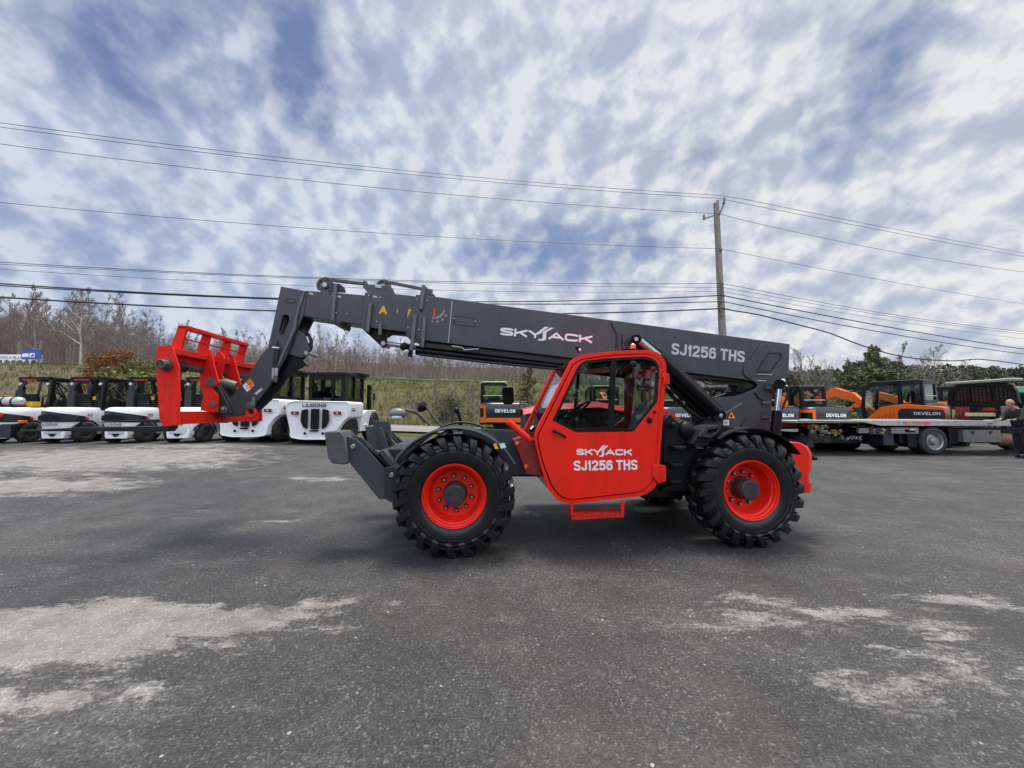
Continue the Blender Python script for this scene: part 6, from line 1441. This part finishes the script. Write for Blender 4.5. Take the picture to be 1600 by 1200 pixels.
    cb.box((x0+.06, y0, z1-.13), (x1-.06, y0+.07, z1-.01)); cb.box((x0+.06, y0, z0+.55), (x1-.06, y0+.07, z0+.95)); cb.box((x0+.06, y0+.0, z0+.9), (x0+.12, y0+.07, z1-.1)); cb.box((x1-.12, y0, z0+.9), (x1-.06, y0+.07, z1-.1))
    cab_ = cb.build('cab', BLACK, root, bevel=.01)
    mb = MB(); mb.prism([(y0+.02, z1-.03), (y0+.10, z1+.03), (y1-.35, z1+.03), (y1-.1, z1-.06)], x0+.02, x1-.02, 'x'); mb.build('roof', SLATED, cab_, bevel=.02)
    mb = MB(); mb.prism(w1, x0+.03, x0+.035, 'x'); mb.prism(w2, x0+.03, x0+.035, 'x'); mb.prism(w1, x1-.035, x1-.03, 'x'); mb.prism(w2, x1-.035, x1-.03, 'x'); mb.box((x0+.12, y0+.03, z0+.9), (x1-.12, y0+.036, z1-.1)); mb.box((x0+.06, y1-.0, z0+.3), (x1-.06, y1+.005, z1-.3)); mb.build('glass', glassx, cab_)
    mb = MB(); mb.box((x0+.25, y0+.35, z0+.1), (x1-.25, y0+.8, z0+.55)); mb.prism([(y0+.30, z0+.5), (y0+.42, z0+.5), (y0+.34, z0+1.15), (y0+.24, z0+1.15)], x0+.27, x1-.27, 'x'); mb.build('seat', SLATED, cab_, bevel=.03)
    mb = MB(); mb.box((x0+.12, y0-.01, 2.02), (x1-.06, y0+.0, 2.05)); mb.build('window_bar', GTXT, cab_)
    if boomed:
        def bar(name, p, wd, par=root, m=ORANGE):
            mb = MB(); q = []
            for (y, z, t_) in p: q.append((y, z + t_))
            for (y, z, t_) in reversed(p): q.append((y, z - t_))
            mb.prism(q, .16 - wd, .16 + wd, 'x'); return mb.build(name, m, par, bevel=.02)
        bm_ = bar('boom', [(1.15, 1.25, .12), (1.9, 2.05, .20), (2.6, 2.32, .21), (3.5, 1.95, .16), (4.2, 1.45, .11)], .14)
        bar('arm', [(4.05, 1.55, .12), (4.25, 1.35, .15), (4.0, .6, .10), (3.8, .25, .08)], .10)
        mb = MB(); mb.prism(rounded([(3.75, .3), (4.1, .35), (4.3, .1), (4.0, .0), (3.4, .02), (3.35, .2)], .05), -.3, .6, 'x'); mb.build('bucket', BLACK, root, bevel=.01)
        mb = MB(); mb.tube([(.16, 1.2, .95), (.16, 2.0, 1.6)], .06, 10); mb.tube([(.16, 2.0, 2.35), (.16, 3.4, 2.25)], .05, 10); mb.build('hydraulic_cylinder', SLATED, bm_)
    root.scale = (S, S, S)
    return root
glassx = glass('greenish cab glass', (.86, .93, .91), 0.5)
Ye = 17.6
def place_e(o, px, Y, rz=0.0):
    x = WP(px, 640, Y).x; o.location = (x, Y, gz(x, Y) - 0); o.rotation_euler = (0, 0, rz); return o
Se = 1.03
ex = excavator('orange and black excavator standing alone left of the red cab, cab at its left', Se); place_e(ex, 788, Ye)
LB = ['excavator seen only through the windows of the red cab', 'excavator whose white lettering shows between the red cab and the lift cylinder', 'excavator whose glazed cab shows under the grey boom, left of the boom tower', 'excavator just right of the boom tower, behind the small chrome rod', 'excavator at the left end of the tow truck bed, side windows in view']
for px, lb, Y, rz in ((957, LB[0], Ye, 0), (1050, LB[1], Ye + .2, 0), (1132, LB[2], Ye + .6, 0), (1192, LB[3], Ye, 0), (1267, LB[4], Ye, R(2))):
    c = copy_tree(ex); tag(c, lb, 'excavator', 'orange excavators parked behind the telehandler'); place_e(c, px, Y, rz)
e5 = excavator('larger orange excavator behind the tow truck bed, its boom arching out to the left', 1.22, sidetext=True); e5.location = (19.6, 18.9, -.15); e5.rotation_euler = (0, 0, R(24))
e6 = excavator('orange excavator at the far right, mostly hidden behind the mesh headboard', 1.15, sidetext=True); e6.location = (24.3, 21.4, -.1); e6.rotation_euler = (0, 0, R(24))

# ------------------------------------------------------------ tow truck
TRK = empty('tow_truck', (13.5, 14.2, 0)); tag(TRK, 'flatbed tow truck with an aluminium bed, mesh headboard and green cab at the right edge', 'truck')
def tl(px, py, Y): p = WP(px, py, Y); return (p.x - 13.5, p.z)
yb0, yb1 = 0.0, 2.4
BT = tl(1400, 657, 14.2)[1]; xe = tl(1579, 657, 14.2)[0]
mb = MB(); mb.prism([tl(1248, 656.5, 14.2), (xe, BT), (xe, BT-.20), tl(1376, 665, 14.2), tl(1345, 659, 14.2), tl(1250, 658, 14.2)], 0, .09); mb.prism([tl(1248, 656.5, 14.2), (xe, BT), (xe, BT-.20), tl(1376, 665, 14.2), tl(1345, 659, 14.2), tl(1250, 658, 14.2)], 2.31, 2.4)
mb.build('side_rail', ALU, TRK, bevel=.006)
xl = tl(1248, 656.5, 14.2)[0]
mb = MB(); mb.box((xl+.02, .09, BT-.09), (xe, 2.31, BT-.02)); mb.build('bed', ALU, TRK)
text('lettering', 'NOT FOR HIRE', (tl(1411, 664.5, 14.2)[0], 0, BT-.165), (tl(1455, 664.5, 14.2)[0], 0, BT-.165), .115, RED, TRK, bold=.0)
mb = MB(); mb.box((tl(1487, 0, 14.2)[0], -.006, BT-.14), (tl(1494, 0, 14.2)[0], .0, BT-.09)); mb.build('reflector', LAMPR, TRK)
mb = MB(); mb.box((tl(1541, 0, 14.2)[0], -.004, BT-.13), (tl(1566, 0, 14.2)[0], .0, BT-.09)); mb.build('faded_decal', SLATED, TRK)
mb = MB()
mb.box((.6, .75, .62), (7.2, .87, .95)); mb.box((.6, 1.55, .62), (7.2, 1.67, .95)); mb.box((-1.6, .9, .78), (6.5, 1.5, .95))
for x in rng(-1.4, 4.8, 9): mb.box((x, .1, BT-.22), (x+.08, 2.3, BT-.09))
mb.build('frame', BLACK, TRK, bevel=.008)
# rear wheel lift, lamps and chains
mb = MB(); mb.box((-2.2, 1.0, .35), (.8, 1.4, .62)); mb.box((-2.5, .3, .25), (-2.2, 2.1, .5)); mb.box((.2, .1, .35), (.6, 2.3, .95)); mb.build('wheel_lift', SLATED, TRK, bevel=.02)
CHY = mat('yellow painted chain', (.36, .27, .08), .6, vary=.5, scale=12)
def pile(name, cx, cy, z, w, h, n, m, seed):
    r = random.Random(seed); mb = MB()
    for i in range(n):
        c = Vector((cx + r.uniform(-w, w), cy + r.uniform(-.2, .2), z + r.uniform(-h, h))); a = Vector((r.uniform(-1,1), r.uniform(-1,1), r.uniform(-1,1))).normalized()*.05; b_ = a.cross(Vector((r.uniform(-1,1), r.uniform(-1,1), 1))).normalized()*.035
        mb.tube([c+a, c+b_, c-a, c-b_, c+a], .011, 5)
    return mb.build(name, m, TRK, recalc=False)
pile('chain', -2.05, .25, .95, .30, .16, 34, CHY, 1); pile('chain', -2.05, .22, .90, .34, .18, 40, STEEL, 8); pile('chain', -1.45, .2, .82, .12, .10, 22, CHY, 2); pile('chain', -2.1, .3, .60, .42, .16, 70, DSTEEL, 3); pile('chain', -.9, .3, .62, .35, .06, 22, STEEL, 4)
mb = MB(); mb.box((-.75, .02, .80), (-.38, .12, .98)); mb.build('light_box', GREYM, TRK, bevel=.01)
mb = MB(); mb.box((-.36, .02, .76), (.2, .06, 1.0)); mb.build('tool_tray', SLATED, TRK); pile('yellow_hook', -.1, .02, .88, .22, .07, 26, CHY, 5)
mb = MB(); mb.box((.45, .02, .78), (1.45, .3, 1.0)); mb.build('light_bar', GREYM, TRK, bevel=.01)
mb = MB(); mb.box((.95, .005, .84), (1.3, .02, .95)); mb.build('plate', BLACK, TRK); mb = MB(); mb.box((1.1, -.003, .91), (1.3, .004, .95)); mb.build('lens', LAMPW, TRK)
mb = MB(); mb.box((.9, .2, .42), (1.75, .4, .95)); mb.box((.6, .3, .30), (1.0, 2.1, .45)); mb.build('mudflap', BLACK, TRK, bevel=.01)
# wheels
def wheel_y(parent, x, y, z, r, w, tm, rimm, lug=0, name='wheel'):
    mb = MB(); mb.lathe([(.001, -.02), (.10*r/.5, -.02), (.12*r/.5, .0), (.14*r/.5, .11), (.26*r/.5, .13), (.28*r/.5, .02), (.31*r/.5, .0), (.30*r/.5, .2)], (x, y, z), 'y', 32); o = mb.build(name, rimm, parent)
    mb = MB(); mb.lathe([(.30*r/.5, .01), (.36*r/.5, -.005), (.44*r/.5, .005), (.485*r/.5, .03), (r, .06), (r, w-.06), (.485*r/.5, w-.03), (.40*r/.5, w), (.3*r/.5, w-.02)], (x, y, z), 'y', 44); mb.build('tyre', tm, o)
    return o
DKG = glass('dark rear glass', (.22, .28, .27), .6)
TYT = mat('road tyre', (.022, .022, .023), .7, vary=.2, dust=.12); PR_ = mat('polished rim', (.36, .36, .345), .35, .6, vary=.15)
xr_ = tl(1463.5, 690, 14.2)[0]; xf_ = 20.95 - 13.5 + .05
wheel_y(TRK, xr_, .05, .51, .51, .30, TYT, PR_, name='rear_wheel'); wheel_y(TRK, xr_, .38, .51, .51, .30, TYT, BLACK, name='rear_wheel')
wheel_y(TRK, xr_, 1.72, .51, .51, .62, TYT, BLACK, name='rear_wheel')
wheel_y(TRK, xf_, .05, .51, .51, .30, TYT, PR_, name='front_wheel'); wheel_y(TRK, xf_, 2.05, .51, .51, .30, TYT, BLACK, name='front_wheel')
mb = MB(); mb.box((xr_-.95, .1, .28), (xr_-.62, .6, .98)); mb.build('mudguard', BLACK, TRK, bevel=.02); mb = MB(); mb.box((xr_+.58, .1, .40), (xr_+.9, .7, 1.0)); mb.build('mudguard', BLACK, TRK, bevel=.02)
a, b_ = tl(1505, 672, 14.2), tl(1565, 691, 14.2)
mb = MB(); mb.box((a[0], -.0, b_[1]), (b_[0], .5, a[1])); bx_ = mb.build('toolbox', GREYM, TRK, bevel=.012)
for q in (1519.5, 1547.5):
    mb = MB(); mb.lathe([(.001, -.02), (.055, -.018), (.065, 0)], (tl(q, 675, 14.2)[0], 0, tl(q, 675.5, 14.2)[1]), 'y', 12); mb.build('latch', SLATED, bx_)
mb = MB(); mb.tube([(xe-.2, .4, .55), (xe+.9, .4, .55)], .22, 18); mb.build('fuel_tank', mat('rusty tank', (.20, .09, .06), .6, vary=.3), TRK)
# headboard: a frame with mesh and glass, standing across the bed
hx = 18.75 - 13.5; z0 = BT; z1 = WP(1588, 595, 14.2).z
fr = rounded([(.02, z0+.55), (.10, z1-.30), (.45, z1), (2.0, z1), (2.32, z1-.30), (2.40, z0+.55)], .12)
mb = MB(); mb.prism(fr, hx, hx+.10, 'x', [rounded([(.22, z0+.72), (.28, z1-.32), (.55, z1-.16), (1.88, z1-.16), (2.14, z1-.32), (2.2, z0+.72)], .08)]); hb = mb.build('headboard', BLACK, TRK, bevel=.01)
mb = MB(); mb.prism([(.02, z0-.0), (.02, z0+.55), (2.4, z0+.55), (2.4, z0)], hx+.12, hx+.2, 'x'); mb.build('lower_panel', SLATED, hb)
mb = MB()
for i in range(15): mb.box((hx+.04, .25+.13*i, z0+.6), (hx+.055, .262+.13*i, z1-.15))
for i in range(9): mb.box((hx+.04, .2, z0+.75+.115*i), (hx+.055, 2.2, z0+.762+.115*i))
for y in (.85, 1.55): mb.box((hx+.02, y, z0+.6), (hx+.08, y+.07, z1-.1))
mb.build('mesh', BLACK, hb); mb = MB(); mb.box((hx+.06, .2, z0+.6), (hx+.066, 2.2, z1-.14)); mb.build('back_panel', mat('dark glazed back', (.014, .022, .020), .25, coat=.5), hb)
mb = MB(); mb.box((hx-.1, .10, z1+.02), (hx+.35, 2.35, z1+.12)); mb.build('light_bar', mat('light bar shell', (.33, .33, .29), .35, vary=.2), hb, bevel=.04)
# cab
GC = 20.3 - 13.5
mb = MB(); prf = [(hx+.36, 1.1), (hx+.36, 2.30), (hx+.6, 2.50), (hx+2.0, 2.62), (hx+2.6, 1.9), (hx+3.9, 1.7), (hx+4.1, 1.0)]
mb.prism(prf, .12, 2.28); cbx = mb.build('cab', TRGREEN, TRK, bevel=.06, seg=3)
mb = MB(); mb.box((hx+.345, .3, 1.75), (hx+.36, 2.1, 2.2)); mb.prism([(hx+1.1, 1.75), (hx+1.1, 2.6), (hx+1.95, 2.55), (hx+2.35, 1.8)], .105, .12); mb.build('window', GLASSD, cbx)
# things lying on the bed in front of the headboard
def bedbox(name, x0, x1, y0, y1, h, m, label, cat, zo=0):
    mb = MB(); X = (x0+x1)/2 + 13.5; Y = (y0+y1)/2 + 14.2
    mb.box((-(x1-x0)/2, -(y1-y0)/2, 0), ((x1-x0)/2, (y1-y0)/2, h)); o = mb.build(name, m, None, bevel=.01); o.location = (X, Y, BT - .018 + zo); tag(o, label, cat); return o
bedbox('timber_beam', hx-.50, hx-.38, .45, 1.35, .13, mat('pale timber', (.42, .34, .19), .8, vary=.2), 'pale wooden beam on a dark block on the tow truck bed', 'beam', .16)
bedbox('wooden_block', hx-.52, hx-.34, .55, 1.1, .155, BLACK, 'dark block under the pale wooden beam on the tow truck bed', 'block')
bedbox('hydraulic_box', hx-.30, hx-.05, .02, .35, .55, GREYM, 'grey control box standing on the tow truck bed beside the bending man', 'box')
bedbox('coolant_can', hx-.05, hx+.08, 2.05, 2.2, .42, mat('lime plastic', (.35, .45, .10), .5), 'lime green can standing at the far side of the tow truck bed', 'can')
st_ = MB(); r = random.Random(3)
for i in range(9):
    y = 1.50 + .06*i; st_.tube([(hx-.12, y, BT+.52), (hx-.16-.05*r.random(), y + r.uniform(-.06, .06), BT+.25), (hx-.14, y + r.uniform(-.1, .1), BT+.0)], .026, 5)
tag(st_.build('ratchet_straps', mat('red strap', (.20, .02, .025), .8), None), 'dark red straps hanging down in front of the truck headboard', 'straps').location = (13.5, 14.2, 0)
mb = MB(); mb.prism(rounded([(-.20, 0), (.20, 0), (.15, .10), (-.04, .14), (-.15, .08)], .03), 0, .16, 'x'); o = mb.build('red_case', REDD, None, bevel=.02); o.location = (13.5+hx-.22, 14.2+.82, BT+.34); tag(o, 'small red and white case lying on the pale beam of the tow truck bed', 'case')
mb = MB(); mb.box((-.12, -.16, 0), (.12, .16, .015)); o = mb.build('clipboard', PAPER, None); o.location = (13.5+hx-.95, 14.2+.12, BT); tag(o, 'white papers lying on the bed edge under the hands of the man', 'papers')

# ------------------------------------------------------------ the man at the truck
SKIN = mat('skin', (.42, .22, .15), .55, vary=.08); JACK = mat('charcoal jacket', (.020, .020, .023), .85, vary=.2, bump=.2); TROU = mat('dark trousers', (.018, .019, .026), .85, vary=.2, bump=.2)
def skin_obj(name, verts, edges, radii, m, parent, lv=2, root=0):
    me = bpy.data.meshes.new(name); me.from_pydata(verts, edges, []); me.materials.append(m); o = bpy.data.objects.new(name, me); COL.objects.link(o); o.parent = parent
    sk = o.modifiers.new('skin', 'SKIN'); sk.use_smooth_shade = True
    for i, r_ in enumerate(radii):
        r_ = r_ if isinstance(r_, tuple) else (r_, r_); me.skin_vertices[0].data[i].radius = r_; me.skin_vertices[0].data[i].use_root = (i == root)
    sb = o.modifiers.new('sub', 'SUBSURF'); sb.levels = lv; sb.render_levels = lv; return o
px_ = WP(1601, 700, 13.3).x
MAN = empty('person', (px_, 13.4, 0.0)); MAN.scale = (1.06, 1.06, 1.06); tag(MAN, 'balding man in dark clothes leaning over the edge of the tow truck bed, writing', 'person')
# local frame: he faces -x and a little away; y is to his left/right
J = [(0.06, 0, .98), (.05, 0, 1.15), (.0, 0, 1.35), (-.05, 0, 1.52), (-.11, 0, 1.62), (-.16, 0, 1.68),  # pelvis..neck
     (-.02, -.19, 1.50), (-.16, -.24, 1.26), (-.36, -.12, 1.24),    # near arm
     (-.02, .19, 1.50), (-.18, .26, 1.28), (-.38, .16, 1.25),       # far arm
     (.07, -.10, .92), (.02, -.12, .50), (.10, -.12, .10), (-.04, -.13, .045),
     (.07, .10, .92), (.09, .12, .50), (.20, .13, .10), (.06, .14, .045)]
Eg = [(0,1),(1,2),(2,3),(3,4),(4,5),(3,6),(6,7),(7,8),(3,9),(9,10),(10,11),(0,12),(12,13),(13,14),(14,15),(0,16),(16,17),(17,18),(18,19)]
Rd = [(.15,.12), (.135,.12), (.15,.12), (.13,.10), .058, .055, .07, .05, .032, .07, .05, .032, .095, .065, .045, .035, .095, .065, .045, .035]
skin_obj('body', J, Eg, Rd, SKIN, MAN)
jj = [0,1,2,3,6,7,8,9,10,11]; rmap = {a: i for i, a in enumerate(jj)}
Jv = [J[i] for i in jj]; Jv.append((-.075, 0, 1.575)); Jv[6] = (-.30, -.155, 1.245); Jv[9] = (-.32, .19, 1.256)
skin_obj('jacket', Jv, [(0,1),(1,2),(2,3),(3,4),(4,5),(5,6),(3,7),(7,8),(8,9),(3,10)], [(.215,.18), (.215,.19), (.235,.19), (.20,.16), .12, .09, .062, .12, .09, .062, .085], JACK, MAN)
tt = [0,12,13,14,16,17,18]
skin_obj('trousers', [J[i] for i in tt], [(0,1),(1,2),(2,3),(0,4),(4,5),(5,6)], [(.20,.17), .14, .105, .085, .14, .105, .085], TROU, MAN)
for s, fx in ((-.13, -.02), (.135, .08)):
    mb = MB(); mb.ball((fx, s, .05), .055, sc=(2.4, .95, .95)); mb.v = [(x, y, max(0, z)) for x, y, z in mb.v]; mb.build('shoe', BLACK, MAN)
hd = MB(); hd.ball((-.22, 0, 1.79), .105, n=14, sc=(1.0, .80, 1.15)); hd.ball((-.25, 0, 1.71), .07, sc=(1, .8, .8)); hd.ball((-.335, 0, 1.76), .020, sc=(1.1, .7, 1.2)); hd.ball((-.20, -.085, 1.77), .026, sc=(.7, .4, 1.2)); hd.ball((-.20, .085, 1.77), .026, sc=(.7, .4, 1.2))
hd.tube([(-.13, 0, 1.62), (-.19, 0, 1.74)], .06, 12); hd.build('head', SKIN, MAN)
mb = MB(); mb.lathe([(.100, -.045), (.108, -.02), (.104, .0)], (-.205, 0, 1.79), 'z', 20, R(-120), R(120)); mb.build('hair', mat('short grey hair', (.12, .10, .09), .9), MAN)
for s in (-.035, .035):
    mb = MB(); mb.ball((-.312, s, 1.80), .012); mb.build('eye', BLACK, MAN)
mb = MB(); mb.tube([(-.322, -.022, 1.712), (-.328, 0, 1.715), (-.322, .022, 1.712)], .006, 6); mb.build('mouth', mat('lips', (.30, .12, .10), .6), MAN)
for hxx, hy, hz, s in ((-.36, -.12, 1.24, 1), (-.38, .16, 1.25, -1)):
    mb = MB(); mb.ball((hxx-.045, hy, hz+.0), .042, sc=(1.15, .95, .5))
    for f in range(4):
        y = hy + (f-1.5)*.021; ln_ = (.068, .078, .074, .058)[f]
        mb.tube([(hxx-.075, y, hz+.005), (hxx-.075-ln_*.5, y, hz-.002), (hxx-.075-ln_*.85, y, hz-.022), (hxx-.072-ln_*.95, y, hz-.040)], [.0095, .009, .008, .006], 7)
    mb.tube([(hxx-.03, hy+s*.035, hz), (hxx-.065, hy+s*.058, hz-.012), (hxx-.095, hy+s*.05, hz-.028)], [.012, .010, .007], 7); mb.build('hand', SKIN, MAN)
